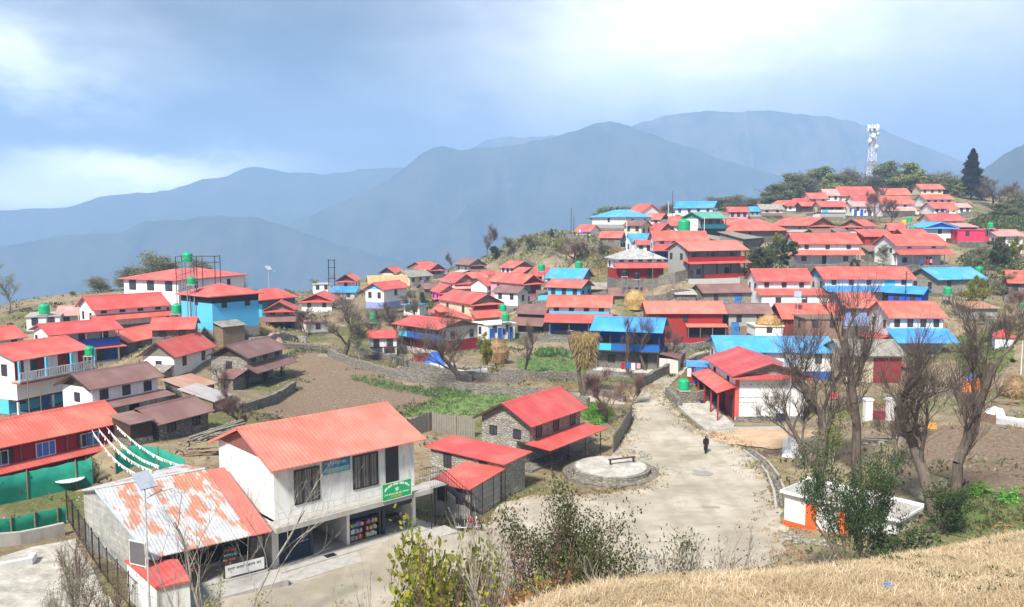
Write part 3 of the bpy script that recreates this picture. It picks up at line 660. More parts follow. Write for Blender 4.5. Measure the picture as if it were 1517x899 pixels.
drape('lane', [(958,576),(972,562),(990,548),(1008,535),(1030,524),(1062,516),(1066,520),(1030,532),(1018,545),(1004,560),(984,588),(950,590)], ROADM, .09, .8, .1)
drape('footpath', [(478,520),(500,522),(560,541),(640,561),(700,571),(790,577),(870,584),(925,590),(925,600),(860,597),(790,590),(700,583),(630,572),(555,552),(495,530),(470,528)], ROADM, .05, .7, .15)
t_ = NT('orange_soil'); v_ = t_.coords(); ORSOIL = t_.out(t_.mix(t_.ramp(t_.noise(v_, .6, 6, .7), [(.35, (0,0,0)), (.7, (1,1,1))]), (.44,.29,.18), (.56,.42,.29)), .95, .1)
drape('bare_orange_soil', [(1048,640),(1085,634),(1140,636),(1205,640),(1200,655),(1150,668),(1105,662),(1060,655)], ORSOIL, .10, .7, .25)
def m_plough():
    t = NT('ploughed_soil'); v = t.coords(); n = t.noise(v, 3.5, 8, .8)
    c = t.mix(t.ramp(n, [(.38, (0,0,0)), (.62, (1,1,1))]), (.15,.10,.07), (.36,.28,.20))
    c = t.mix(t.ramp(t.noise(v, .3, 3), [(.4, (0,0,0)), (.65, (.5,.5,.5))]), c, (.25,.17,.11))
    t.bump(n, 1.0, .2); return t.out(c, .97, .08)
PL = m_plough()
drape('ploughed_field', [(432,522),(470,520),(500,532),(560,556),(620,578),(652,586),(600,612),(560,625),(470,628),(395,622),(388,606),(430,585),(442,560),(425,540)], PL, .05, .8, .3)
drape('ploughed_field', [(1338,640),(1420,628),(1530,632),(1560,700),(1540,735),(1440,728),(1380,700),(1330,680)], PL, .05, .8, .3)
def m_crop(name, a, b):
    t = NT(name); v = t.coords(); n = t.noise(v, 3.5, 6, .7)
    c = t.mix(t.ramp(n, [(.35, (0,0,0)), (.65, (1,1,1))]), a, b); c = t.mix(t.ramp(t.noise(v, .5, 3), [(.45, (0,0,0)), (.65, (.6,.6,.6))]), c, (.17,.15,.08))
    t.bump(n, .8, .15); return t.out(c, .9, .15)
GC = m_crop('crop_green', (.11,.18,.05), (.19,.29,.09)); GM = m_crop('meadow_green', (.09,.12,.035), (.16,.20,.07))
FIELDS = [
 ('green_field', [(655,586),(700,577),(760,588),(778,600),(745,612),(700,616),(655,614),(604,617),(592,613),(622,600)], GC),
 ('green_field', [(765,533),(800,530),(866,533),(872,546),(862,557),(815,556),(770,548)], GC),
 ('green_field', [(862,601),(888,598),(906,606),(908,622),(880,630),(855,616)], GC),
 ('meadow', [(1418,500),(1450,492),(1500,500),(1500,535),(1470,560),(1430,560),(1412,530)], GM),
 ('meadow', [(1380,735),(1440,730),(1540,738),(1560,790),(1450,800),(1380,790)], GM),
]
for nm, poly, mm in FIELDS: drape(nm, poly, mm, .06, .8, .25)
t_ = NT('pale_concrete'); v_ = t_.coords(); CONC = t_.out(t_.mix(t_.ramp(t_.noise(v_, .9, 8, .75), [(.38, (0,0,0)), (.62, (1,1,1))]), (.30,.28,.24), (.56,.53,.47)), .9, .2)
drape('courtyard', [(1004,600),(1060,592),(1068,610),(1088,630),(1086,638),(1050,640)], CONC, .13, .8, .05)
drape('courtyard', [(-60,850),(45,812),(110,800),(150,870),(190,930),(-60,950)], CONC, .08, .8, .1)
t_ = NT('wet_mud'); WET = t_.out((.30,.27,.22), .30, .5)
for cx, cy, rx, ry in ((1038,702,15,5), (1050,752,14,2.2), (950,825,20,5)):
    drape('puddle', [(cx + rx*math.cos(a)*(1+.25*math.sin(3*a+cx)+.12*math.sin(7*a)), cy + ry*math.sin(a)*(1+.3*math.sin(2*a+1))) for a in [i*math.pi/12 for i in range(24)]], WET, .085, .35, .12)

# ---------------------------------------------------------------- the grassy knoll under the camera
def hill_np(x, y):
    x = np.asarray(x, float); y = np.asarray(y, float)
    yc = np.maximum(y, 2.0); px = np.clip(x / yc, -1.2, 1.2) * F + CX
    row = np.interp(px, [-900, 300, 560, 700, 760, 830, 900, 1000, 1100, 1200, 1300, 1400, 1517, 1800, 2400], [1040, 1010, 955, 905, 885, 862, 850, 838, 834, 826, 815, 798, 783, 760, 740])
    tn = np.tan(PITCH + np.arctan((row - CY) / F))
    D = 1.6 / (tn - .27)
    r = y
    z = -1.62 - .27 * np.maximum(r, -3)
    over = r - D
    z = z - np.where(over > -1.5, .5 * (.62*over + np.sqrt((.62*over)**2 + .25)) , 0)
    z = z + .06*fnoise(x, y, 1.3, 5) + .02*fnoise(x, y, .4, 6) + .35*fnoise(x, y, 5, 7)*np.clip((r-3)/8, 0, 1)
    return z
def hz_(x, y): return float(hill_np([x], [y])[0])
def top_z(x, y): return max(gz(x, y), hz_(x, y)) if y < 36 else gz(x, y)
gx = np.linspace(-60, 60, 481); gy = np.linspace(-8, 42, 251)
GX, GY = np.meshgrid(gx, gy); GZ = hill_np(GX, GY)
idx = np.arange(GX.size).reshape(GX.shape)
Fc = np.c_[idx[:-1, :-1].ravel(), idx[:-1, 1:].ravel(), idx[1:, 1:].ravel(), idx[1:, :-1].ravel()]
zc = np.maximum(GZ, -24)
def m_knoll():
    t = NT('dry_turf'); v = t.coords(); n = t.noise(v, 2.5, 6, .7); n2 = t.noise(v, .5, 4)
    c = t.mix(t.ramp(n, [(.35, (0,0,0)), (.65, (1,1,1))]), (.36,.27,.16), (.56,.46,.31))
    c = t.mix(t.ramp(n2, [(.5, (0,0,0)), (.66, (.6,.6,.6))]), c, (.27,.22,.12))
    c = t.mix(t.ramp(t.noise(v, 1.1, 5), [(.6, (0,0,0)), (.7, (.6,.6,.6))]), c, (.16,.11,.06))
    t.bump(t.noise(v, 12, 5, .7), .8, .06); return t.out(c, .95, .08)
tag(link_mesh('grassy_knoll', np_mesh('grassy_knoll', np.c_[GX.ravel(), GY.ravel(), zc.ravel()], Fc, m_knoll(), True)), kind='structure')

# ---------------------------------------------------------------- mountains
def m_mount(name, c1, c2):
    t = NT(name); v = t.coords(); n = t.noise(v, .006, 9, .75)
    c = t.mix(t.ramp(n, [(.45, (0,0,0)), (.55, (1,1,1))]), c1, c2)
    return t.out(c, 1, 0)
def mountain(name, pts, Y, wid, mat, seed, rough=1.0, foot=-620):
    px = np.array([p[0] for p in pts], float); py = np.array([p[1] for p in pts], float)
    n = 420; P = np.linspace(px[0], px[-1], n)
    rows = np.interp(P, px, py)
    dp = P[1]-P[0]
    k = np.ones(5)/5; rows = np.convolve(np.r_[[rows[0]]*2, rows, [rows[-1]]*2], k, 'valid')
    crest = np.array([row_z(r, Y) for r in rows]); xs = np.array([atY(p, 330, Y).x for p in P])
    cr = crest + (fnoise(xs, xs*0, Y*.02, seed)*.012 + fnoise(xs, xs*0, Y*.006, seed+1)*.006) * Y * .25 * rough
    m = 90; tt = np.linspace(-1, 1, m); VX = []; 
    T, XX = np.meshgrid(tt, xs, indexing='ij'); CR = np.tile(cr, (m, 1))
    spur = np.abs(fnoise(XX, T*wid*.25, wid*.32, seed+3))*2 + .5*np.abs(fnoise(XX, T*wid*.6, wid*.13, seed+4))*2 + .25*np.abs(fnoise(XX, T*wid, wid*.05, seed+5))*2
    a = np.abs(T); prof = 1 - a**.85*(.55 + .45*a)
    Zm = foot + (CR - foot) * prof - (CR - foot) * .42 * spur * np.clip(a*3.5, 0, 1) * (1-a*.6)
    Zm = np.maximum(Zm, foot)
    YY = Y + T * wid
    idx = np.arange(Zm.size).reshape(Zm.shape)
    Fc = np.c_[idx[:-1, :-1].ravel(), idx[:-1, 1:].ravel(), idx[1:, 1:].ravel(), idx[1:, :-1].ravel()]
    tag(link_mesh(name, np_mesh(name, np.c_[XX.ravel(), YY.ravel(), Zm.ravel()], Fc, mat, True)), kind='structure')
MA = m_mount('forest_mountain', (.035,.045,.025), (.065,.068,.04)); MB_ = m_mount('high_pasture', (.05,.055,.035), (.13,.10,.07))
mountain('mountain', [(-900,420),(-300,380),(0,362),(60,349),(120,341),(180,338),(215,322),(270,319),(330,313),(380,316),(420,330),(520,362),(640,395),(900,430)], 2700, 1000, MA, 11)
mountain('mountain', [(250,430),(330,380),(400,345),(440,322),(475,305),(520,288),(560,270),(590,252),(612,234),(632,217),(655,211),(690,217),(730,213),(770,207),(810,199),(850,187),(878,175),(898,172),(925,178),(975,198),(1040,221),(1100,238),(1150,255),(1200,275),(1300,300),(1500,340),(1900,420)], 3200, 1200, MA, 23)
mountain('mountain', [(-1500,420),(-700,350),(-200,318),(-50,309),(0,307),(50,303),(105,303),(140,289),(200,283),(250,277),(300,262),(340,257),(370,242),(410,246),(470,250),(520,248),(560,245),(590,240),(700,262),(900,300),(1200,380)], 4200, 1500, MA, 37)
mountain('mountain', [(500,330),(600,270),(690,217),(720,203),(760,196),(800,192),(850,190),(900,190),(1000,230),(1100,300)], 4500, 800, MB_, 41)
mountain('mountain', [(760,300),(850,230),(900,195),(936,178),(950,168),(1000,158),(1050,154),(1100,156),(1150,157),(1200,164),(1250,170),(1300,184),(1350,203),(1420,230),(1500,262),(1700,330)], 4050, 1000, MB_, 53)
mountain('mountain', [(1180,420),(1300,345),(1380,290),(1430,250),(1462,232),(1480,218),(1500,208),(1517,200),(1560,182),(1640,150),(1800,140),(2200,170),(2800,260)], 1900, 750, MA, 67)
t_ = NT('valley_forest'); v_ = t_.coords(); VF = t_.out(t_.mix(t_.ramp(t_.noise(v_, .004, 8, .7), [(.4, (0,0,0)), (.6, (1,1,1))]), (.03,.045,.02), (.10,.10,.045)), 1, 0)
o = MB().box(-8100, 8100, -3000, 5800, -640, -610).build('valley_floor', VF); tag(o, kind='structure')

# ---------------------------------------------------------------- air, sky and sun
hz = bpy.data.materials.new('haze_air'); hz.use_nodes = True; nt = hz.node_tree; nt.nodes.remove(nt.nodes['Principled BSDF'])
pv = nt.nodes.new('ShaderNodeVolumePrincipled'); pv.inputs['Color'].default_value = (.42,.65,1.0,1); pv.inputs['Density'].default_value = HAZE
pv.inputs['Anisotropy'].default_value = 0.0
nt.links.new(pv.outputs[0], nt.nodes['Material Output'].inputs['Volume'])
o = MB().box(-8200, 8200, -3200, 5900, -650, 585).build('haze', hz); tag(o, kind='stuff')
scene.cycles.volume_bounces = 1; scene.cycles.volume_step_rate = 1; scene.cycles.max_bounces = 6; scene.cycles.transparent_max_bounces = 12
scene.cycles.diffuse_bounces = 3; scene.cycles.glossy_bounces = 2

w = bpy.data.worlds.new('World'); scene.world = w; w.use_nodes = True; nt = w.node_tree; N = nt.nodes; Lk = nt.links
SUN_EL, SUN_AZ = R(48), R(205)     # azimuth clockwise from +Y (north); light comes from behind the camera, a little left
bg = N['Background']
sky = N.new('ShaderNodeTexSky'); sky.sky_type = 'NISHITA'; sky.sun_disc = False; sky.sun_elevation = SUN_EL; sky.sun_rotation = SUN_AZ
sky.altitude = 2000; sky.air_density = 1; sky.dust_density = 1.5
bg.inputs['Strength'].default_value = SKY_STR
def wm(op, a, b=0., c=0.):
    x = N.new('ShaderNodeMath'); x.operation = op
    for s_, v_ in zip(x.inputs, (a, b, c)):
        if isinstance(v_, (int, float)): s_.default_value = v_
        else: Lk.new(v_, s_)
    return x.outputs[0]
def wmix(f, a, b):
    x = N.new('ShaderNodeMix'); x.data_type = 'RGBA'; x.clamp_factor = True
    for s_, v_ in ((x.inputs[0], f), (x.inputs[6], a), (x.inputs[7], b)):
        if isinstance(v_, (int, float)): s_.default_value = v_
        elif isinstance(v_, tuple): s_.default_value = (*v_, 1)
        else: Lk.new(v_, s_)
    return x.outputs[2]
def wramp(f, stops):
    x = N.new('ShaderNodeValToRGB'); e = x.color_ramp.elements
    while len(e) < len(stops): e.new(.5)
    for k_, (p, c) in enumerate(stops): e[k_].position = p; e[k_].color = (c, c, c, 1) if isinstance(c, (int, float)) else (*c, 1)
    Lk.new(f, x.inputs[0]); return x.outputs[0]
tc = N.new('ShaderNodeTexCoord'); nrm = N.new('ShaderNodeVectorMath'); nrm.operation = 'NORMALIZE'; Lk.new(tc.outputs['Generated'], nrm.inputs[0])
def wnoise(scale, detail, rough=.55, stretch=(1, 1, 2.2), off=(0, 0, 0)):
    mp = N.new('ShaderNodeMapping'); mp.inputs['Scale'].default_value = stretch; mp.inputs['Location'].default_value = off
    Lk.new(nrm.outputs[0], mp.inputs[0]); x = N.new('ShaderNodeTexNoise'); x.inputs['Scale'].default_value = scale
    x.inputs['Detail'].default_value = detail; x.inputs['Roughness'].default_value = rough; Lk.new(mp.outputs[0], x.inputs['Vector']); return x.outputs['Fac']
def blob(px, py, sx, sz, warp=.0):
    """a soft patch of cloud about one direction of the sky, sx wide and sz high (radians)"""
    d = ray(px, py).normalized(); az = math.atan2(d.x, d.y); el = math.asin(d.z)
    sep = N.new('ShaderNodeSeparateXYZ'); Lk.new(nrm.outputs[0], sep.inputs[0])
    a = wm('ARCTAN2', sep.outputs[0], sep.outputs[1]); e = wm('ARCSINE', sep.outputs[2])
    if warp:
        a = wm('ADD', a, wm('MULTIPLY', wm('SUBTRACT', WN1, .5), warp)); e = wm('ADD', e, wm('MULTIPLY', wm('SUBTRACT', WN2, .5), warp*.7))
    q = wm('ADD', wm('POWER', wm('ABSOLUTE', wm('DIVIDE', wm('SUBTRACT', a, az), sx)), 2.), wm('POWER', wm('ABSOLUTE', wm('DIVIDE', wm('SUBTRACT', e, el), sz)), 2.))
    return wm('EXPONENT', wm('MULTIPLY', q, -1.))
WN1 = wnoise(5, 8, .62); WN2 = wnoise(7, 8, .62, off=(3, 5, 1))
# cloud deck: grey-blue body with paler rolls
body = wmix(wramp(wnoise(3.0, 10, .6, (1, 1, 3.2), (1.3, .2, .6)), [(.38, 0.), (.62, 1.)]), DARKC, MIDC)
c = body
for (px, py, sx, sz, wp, col, amt) in CLOUDS:
    c = wmix(wm('MULTIPLY', blob(px, py, sx, sz, wp), amt), c, col)
cov = wramp(wnoise(1.7, 6, .6, (1, 1, 1.5), (4, 2, 7)), [(.30, .80), (.55, 1.)])
Lk.new(wmix(cov, sky.outputs[0], c), bg.inputs['Color'])
sd = bpy.data.lights.new('sun', 'SUN'); sd.energy = SUN_STR; sd.angle = R(9); sd.color = (1, .95, .87)
so = bpy.data.objects.new('sun', sd); COL.objects.link(so)
sdir = Vector((math.sin(SUN_AZ)*math.cos(SUN_EL), math.cos(SUN_AZ)*math.cos(SUN_EL), math.sin(SUN_EL)))
so.rotation_euler = (-sdir).to_track_quat('-Z', 'Y').to_euler(); so.location = (0, 0, 60)
vs = scene.view_settings; vs.view_transform = 'Standard'; vs.look = 'None'; vs.gamma = 1; vs.exposure = EXPO; vs.use_curve_mapping = False
scene.display_settings.display_device = 'sRGB'
# ---------------------------------------------------------------- house builder (local axes: x along the front, y into the house, z up)
def window(parent, x0, x1, z0, z1, y, side=None, far=False, bars=2, frame='winframe', glass='glass', name='window', lx=None):
    """a framed window on the front wall plane y (or on a side wall: side = ('x', xplane, sign))"""
    def put(mb, a0, a1, b0, b1, c0, c1):
        if side is None: mb.box(a0, a1, y - c1, y - c0, b0, b1)
        else:
            s, xp, sg = side
            mb.box(min(xp + sg*c0, xp + sg*c1), max(xp + sg*c0, xp + sg*c1), a0, a1, b0, b1)
    w = x1 - x0; f = .07
    fr = MB()
    put(fr, x0, x1, z0, z0+f, .0, .07); put(fr, x0, x1, z1-f, z1, .0, .07)
    put(fr, x0, x0+f, z0+f, z1-f, .0, .07); put(fr, x1-f, x1, z0+f, z1-f, .0, .07)
    for i in range(1, bars):
        xm = x0 + w*i/bars; put(fr, xm-.025, xm+.025, z0+f, z1-f, .01, .055)
    if far:
        b = len(fr.f); put(fr, x0+f, x1-f, z0+f, z1-f, .0, .02)
        for i in range(b, len(fr.f)): fr.m[i] = 1
        return fr.build(name, [M(frame), M(glass)], parent, fix=False)
    o = fr.build(name, M(frame), parent, fix=False)
    pn = MB(); put(pn, x0+f, x1-f, z0+f, z1-f, .0, .02); pn.build('pane', M(glass), o, fix=False)
    return o
def door(parent, x0, x1, z0, z1, y, mat='darkwood', far=True):
    d = MB(); d.box(x0, x1, y-.05, y-.005, z0, z1)
    d.box(x0-.08, x0, y-.08, y-.002, z0, z1+.08); d.box(x1, x1+.08, y-.08, y-.002, z0, z1+.08); d.box(x0, x1, y-.08, y-.002, z1, z1+.08)
    o = d.build('door', M(mat), parent, fix=False)
    if not far:
        k = MB(); k.box(x1-.16, x1-.12, y-.1, y-.05, z0+.95, z0+1.1); k.build('handle', M('metal'), o, fix=False)
    return o
def build_house(h):
    rnd = random.Random(h['label'])
    t, L, W, ze, zr, Y = h['t'], h['L'], h['W'], h['ze'], h['zr'], h['Y']
    cat = h.get('cat', 'house'); name = {'shed': 'shed', 'hut': 'hut'}.get(cat, 'house')
    root = empty(name, (h['A'].x, h['A'].y, h['base']), h['rz']); tag(root, h['label'], cat)
    h['root'] = root
    far = Y > 150
    oxs = min(.55, L*.07); oys = min(.65, W*.09)
    if t == 'flat': oxs = oys = .2
    x0, x1, y0, y1 = oxs, L-oxs, oys, W-oys
    TH = .07 if not far else .1
    FD = -2.2                                   # foundations go into the slope
    MB().box(x0-.04, x1+.04, y0-.04, y1+.04, FD-1.2, .10).build('foundation', M('stone'), root, fix=False)
    rw = W if t != 'g' else L; rl = L if t != 'g' else W
    def Q(a, b, z): return (a, b, z) if t != 'g' else (b, a, z)     # a along the ridge, b across it
    rise = zr - ze; slope = rise / (rw/2)
    edgez = ze - TH
    # --- walls
    bal = h.get('balc'); op = h.get('open'); lw = h.get('lw'); sk = h.get('sk')
    split = h.get('split'); zs = (ze*split if split else (max(.8, min(ze-.9, sk[1]+.1)) if sk else ze*.48))
    two = bool(lw or bal or op)
    def wallbox(mb, a, b, c, d, z0, z1): mb.box(a, b, c, d, z0, z1)
    wt = ze - .02
    yfront = y0
    if t in ('e', 'g'):
        oo = (y0 if t == 'e' else x0)         # overhang across the ridge
        aa0, aa1 = (x0, x1) if t == 'e' else (y0, y1)
        b0, b1 = oo, rw - oo
        ztop0 = ze + slope*oo - TH - .03; ztopm = zr - TH - .06
        zb = zs if two else FD
        recess = 1.3 if bal else 0
        prof = [(b0 + (recess if t == 'e' else 0), zb), (b1, zb), (b1, ztop0), (rw/2, ztopm), (b0 + (recess if t == 'e' else 0), ztop0 + slope*(recess if t == 'e' else 0))]
        ar0 = aa0 + (recess if t == 'g' else 0)
        mb = MB(); vs_ = [Q(ar0, b, z) for b, z in prof] + [Q(aa1, b, z) for b, z in prof]; n = 5
        mb.add(vs_, [tuple(range(5)), tuple(range(5, 10))[::-1]] + [(i, n+i, n+(i+1) % n, (i+1) % n) for i in range(n)])
        mb.build('wall', M(h['wall']), root)
    elif t == 'h':
        mb = MB(); mb.box(x0, x1, y0, y1, zs if two else FD, ze-.03); mb.build('wall', M(h['wall']), root, fix=False)
    elif t == 'flat':
        mb = MB(); mb.box(x0, x1, y0, y1, zs if two else FD, ze-.16); mb.build('wall', M(h['wall']), root, fix=False)
    elif t == 'm':
        mb = MB(); zb = FD; zt0 = ze + (rise/W)*y0 - TH - .03; zt1 = zr - (rise/W)*oys - TH - .03
        mb.hull8([(x0,y0,zb),(x1,y0,zb),(x1,y1,zb),(x0,y1,zb)], [(x0,y0,zt0),(x1,y0,zt0),(x1,y1,zt1),(x0,y1,zt1)]); mb.build('wall', M(h['wall']), root)
    lowm = M(lw or ('stone' if op and h['wall'] in ('stone', 'grey') else h['wall']))
    vy = 1.35 if op else 0
    if two:
        mb = MB(); mb.box(x0+.003, x1-.003, y0 + vy, y1-.003, FD, zs + (0 if not bal else 0)); mb.build('lower_wall', lowm, root, fix=False)
        if op:   # verandah: floor and beam, posts come below
            mb = MB(); mb.box(x0, x1, y0-.3, y0+vy, FD, .12); mb.build('verandah_floor', M('stone' if Y < 100 else 'pale'), root, fix=False)
            if not bal: mb = MB(); mb.box(x0, x1, y0+.002, y0+vy, zs-.18, zs-.002); mb.build('beam', M('darkwood'), root, fix=False)
    # --- gable panels
    if t in ('e', 'g') and h.get('gable'):
        for k, (a, sg) in enumerate(((aa0, -1), (aa1, 1))):
            if t == 'g' and k == 1: continue
            if bal and t == 'g': a = ar0
            zl = ze + .05; bb = rw/2 - (zr - TH - .1 - zl)/max(slope, .05); bb = max(bb, b0+.02); zt = zr - TH - .1
            p = [(bb, zl), (rw-bb, zl), (rw/2, zt)]
            A_ = a + sg*.004; B_ = a + sg*.03
            mb = MB(); mb.add([Q(A_, b, z) for b, z in p] + [Q(B_, b, z) for b, z in p], [(0,1,2), (3,5,4), (0,3,4,1), (1,4,5,2), (2,5,3,0)])
            mb.build('gable_panel', M(h['gable']), root)
        # barge boards along the gable edges
        for a in ((.0, rl) if t == 'e' else (.0,)):
            mb = MB(); s_ = -1 if a == 0 else 1
            for bA, bB in ((0, rw/2), (rw, rw/2)):
                zA, zB = ze, zr
                mb.add([Q(a+s_*.002, bA, zA-.18), Q(a+s_*.002, bB, zB-.18), Q(a+s_*.002, bB, zB+.02), Q(a+s_*.002, bA, zA+.02),
                        Q(a+s_*.04, bA, zA-.18), Q(a+s_*.04, bB, zB-.18), Q(a+s_*.04, bB, zB+.02), Q(a+s_*.04, bA, zA+.02)],
                       [(0,1,2,3), (7,6,5,4), (0,4,5,1), (1,5,6,2), (2,6,7,3), (3,7,4,0)])
            mb.build('barge_board', M('darkwood' if h['gable'] in ('darkwood', 'wood', 'greywood', 'stone', 'stonelight', 'oldslate') else h['roof']), root)
    if t == 'g':      # strip of roofing under the gable
        mb = MB(); mb.slab([(0, -.25, ze-.22), (L, -.25, ze-.22), (L, y0+.01, ze+.12), (0, y0+.01, ze+.12)], .06); mb.build('gable_roof', M(h['roof']), root)
    # --- roof
    mb = MB()
    if t in ('e', 'g'):
        g_ = .0 if not far else .0
        for bA in (0, rw):
            P_ = [Q(0, bA, ze), Q(rl, bA, ze), Q(rl, rw/2, zr), Q(0, rw/2, zr)]
            mb.slab(P_, TH)
        mb.build('roof', M(h['roof']), root)
        rc = MB(); rc.add([Q(-.03, rw/2-.22, zr-.22*slope+.02), Q(-.03, rw/2, zr+.06), Q(-.03, rw/2+.22, zr-.22*slope+.02), Q(rl+.03, rw/2-.22, zr-.22*slope+.02), Q(rl+.03, rw/2, zr+.06), Q(rl+.03, rw/2+.22, zr-.22*slope+.02),
                Q(-.03, rw/2, zr-.03), Q(rl+.03, rw/2, zr-.03)], [(0,3,4,1), (1,4,5,2), (0,1,6), (1,2,6), (3,7,4), (4,7,5), (0,6,7,3), (6,2,5,7)])
        rc.build('ridge_cap', M(h['roof']), root)
    elif t == 'h':
        if L >= W: a_ = W/2; P5, P6 = (a_*.9, W/2, zr), (L - a_*.9, W/2, zr)
        else: a_ = L/2; P5, P6 = (L/2, a_*.9, zr), (L/2, W - a_*.9, zr)
        if abs(L-W) < 1.5: P5 = (L/2-.15, W/2, zr); P6 = (L/2+.15, W/2, zr)
        c4 = [(0,0,ze),(L,0,ze),(L,W,ze),(0,W,ze)]; lo = [(p[0],p[1],ze-.12) for p in c4]
        vs_ = lo + c4 + [P5, P6]
        fs = [(3,2,1,0), (0,1,5,4), (1,2,6,5), (2,3,7,6), (3,0,4,7)]
        if L >= W or abs(L-W) < 1.5: fs += [(4,5,9,8), (5,6,9), (6,7,8,9), (7,4,8)]
        else: fs += [(4,5,8), (5,6,9,8), (6,7,9), (7,4,8,9)]
        mb.add(vs_, fs).build('roof', M(h['roof']), root)
    elif t == 'flat':
        mb.box(0, L, 0, W, ze-.16, ze).build('roof_slab', M(h['roof']), root, fix=False)
    elif t == 'm':
        mb.slab([(0,0,ze),(L,0,ze),(L,W,zr),(0,W,zr)], TH).build('roof', M(h['roof']), root)
    # --- lower roof along the front
    if sk:
        zt_, zb_, out, mm = sk
        zt_ = min(zt_, ze-.35); zb_ = min(zb_, zt_-.12)
        sx0, sx1 = (-.1, L+.1)
        if h.get('bigskirt'): sx1 = L + 2.2
        yb_ = y0 + (1.3 if bal else 0)
        mb = MB(); mb.slab([(sx0, y0-out, zb_), (sx1, y0-out, zb_), (sx1, yb_+.01, zt_), (sx0, yb_+.01, zt_)], .06); mb.build('lower_roof', M(mm), root)
        if h.get('sideskirt'):
            mb = MB(); mb.slab([(sx0-1.6, y0-out, zb_), (sx0+.02, y0-out, zb_+.01), (x0+.01, W, zt_), (sx0-1.6, W, zb_)], .06); mb.build('side_roof', M(mm), root)
        if not op or h.get('awn') or h.get('bigskirt'):
            if h.get('bigskirt'):
                mb = MB(); mb.box(x0, L+1.9, y0-out+.35, y0-.004, FD, zb_+.02); mb.build('front_wall', M(h['wall']), root, fix=False)
                for q in (.28, .72): window(root, L*q, L*q+1, zb_-1.5, zb_-.45, y0-out+.35, far=far)
    if h.get('halfskirt'):
        yt, ybt, out = h['halfskirt']; zt_ = row_z(yt, Y) - h['base']; zb_ = row_z(ybt, Y-out) - h['base']
        mb = MB(); mb.slab([(L*.5, y0-out, zb_), (L+.1, y0-out, zb_), (L+.1, y0+.01, zt_), (L*.5, y0+.01, zt_)], .06).build('lower_roof', M(h['roof']), root)
        mb = MB(); mb.box(L*.52, L*.98, y0-.02, y0-.003, .9, zb_-.05); mb.build('opening', M('dark'), root, fix=False)
        for q in (.52, .67, .82, .98): MB().box(L*q-.05, L*q+.05, y0-out+.1, y0-out+.2, FD, zb_).build('post', M('wood'), root, fix=False)
    # --- posts of the verandah
    if op:
        npst = h.get('posts', max(3, int(L/2.6))); yp = y0 - (sk[2]-.25 if sk else 0) if (sk and (h.get('awn'))) else y0
        ztp = (sk[1] + .02 if h.get('awn') else zs-.18)
        for i in range(npst):
            xp = x0 + .12 + (x1-x0-.24)*i/(npst-1)
            pm = MB()
            if h.get('awn'): pm.tube((xp, yp+.1, FD), (xp, yp+.1, ztp), .045, .045, 6)
            else: pm.box(xp-.09, xp+.09, yp, yp+.18, .12, ztp)
            pm.build('post', M('black' if h.get('awn') else ('white' if h['wall'] == 'white' else 'darkwood')), root, fix=False)
        if not h.get('awn'):
            nl = h.get('nlw', 2)
            yl = y0 + vy
            for i in range(nl):
                xc = x0 + (x1-x0)*(i+.5)/nl
                if i == nl//2: door(root, xc-.45, xc+.45, .12, min(2.0, zs-.3), yl, rnd.choice(['darkwood', 'darkwood', 'bluegl' if 'blue' in h['label'] else 'darkwood']), far)
                else: window(root, xc-.5, xc+.5, .9, min(1.9, zs-.35), yl, far=far)
    # --- open gallery on the upper floor
    if bal:
        yb2 = y0
        MB().box(x0-.1, x1+.1, yb2-.15, y0+1.3, zs-.02, zs+.13).build('gallery_floor', M('darkwood' if bal != 'teal' else 'teal'), root, fix=False)
        hgt = min(.95, (ze-zs)*.45)
        pan = MB().box(x0-.05, x1+.05, yb2-.1, yb2-.03, zs+.13, zs+.13+hgt).build('gallery_boards', M(bal), root, fix=False)
        MB().box(x0-.08, x1+.08, yb2-.13, yb2, zs+.13+hgt, zs+.2+hgt).build('handrail', M('darkwood'), root, fix=False)
        n_ = max(3, int(L/2.2))
        for i in range(n_+1):
            xp = x0 + (x1-x0)*i/n_; MB().box(xp-.06, xp+.06, yb2-.02, yb2+.1, zs+.13, ze + slope*y0 - .12 if t == 'e' else ze-.1).build('post', M('darkwood' if h['wall'] != 'white' else 'white'), root, fix=False)
        for i in range(3):
            xc = x0 + (x1-x0)*(i+.5)/3
            window(root, xc-.45, xc+.45, zs+.35, min(ze-.2, zs+1.9), y0+1.3, far=True)
        if h.get('panel') or h.get('panel2') or bal == 'blue':
            MB().box(x0+L*.04, x0+L*.24, yb2-.16, yb2-.105, zs+.15, zs+.1+hgt).build('cyan_board', M('cyan'), root, fix=False)
    elif h.get('panel'):
        pz0, pz1 = (ze-1.5, ze-.25)
        a_, b_ = (x0+.1, x0+(x1-x0)*.42) if t == 'g' else (x0+(x1-x0)*.68, x0+(x1-x0)*.8)
        MB().box(a_, b_, y0-.06, y0-.035, pz0, pz1).build('painted_board', M(h['panel']), root, fix=False)
    if h.get('fw'):   # front of the upper floor in another colour
        ftop = ze-.1; fbot = (sk[0] if sk else ze-2.2)
        MB().box(x0+L*.08, x1-L*.08, y0-.03, y0-.004, fbot, ftop-.12).build('painted_front', M(h['fw']), root, fix=False)
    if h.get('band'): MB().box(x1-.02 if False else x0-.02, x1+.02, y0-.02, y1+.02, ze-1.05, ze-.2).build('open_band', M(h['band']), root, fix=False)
    if h.get('band2'): MB().box(x0-.01, x1+.01, y0-.03, y0-.004, sk[0]+.03, sk[0]+.38).build('painted_band', M(h['band2']), root, fix=False)
    # --- windows on the upper front
    nw = h.get('nw', 0 if cat == 'shed' else 2)
    if h.get('shutter'):
        MB().box(x0+L*.42, x0+L*.86, y0-.08, y0-.01, .1, 3.0).build('roller_shutter', M(h['shutter']), root, fix=False); nw = 0
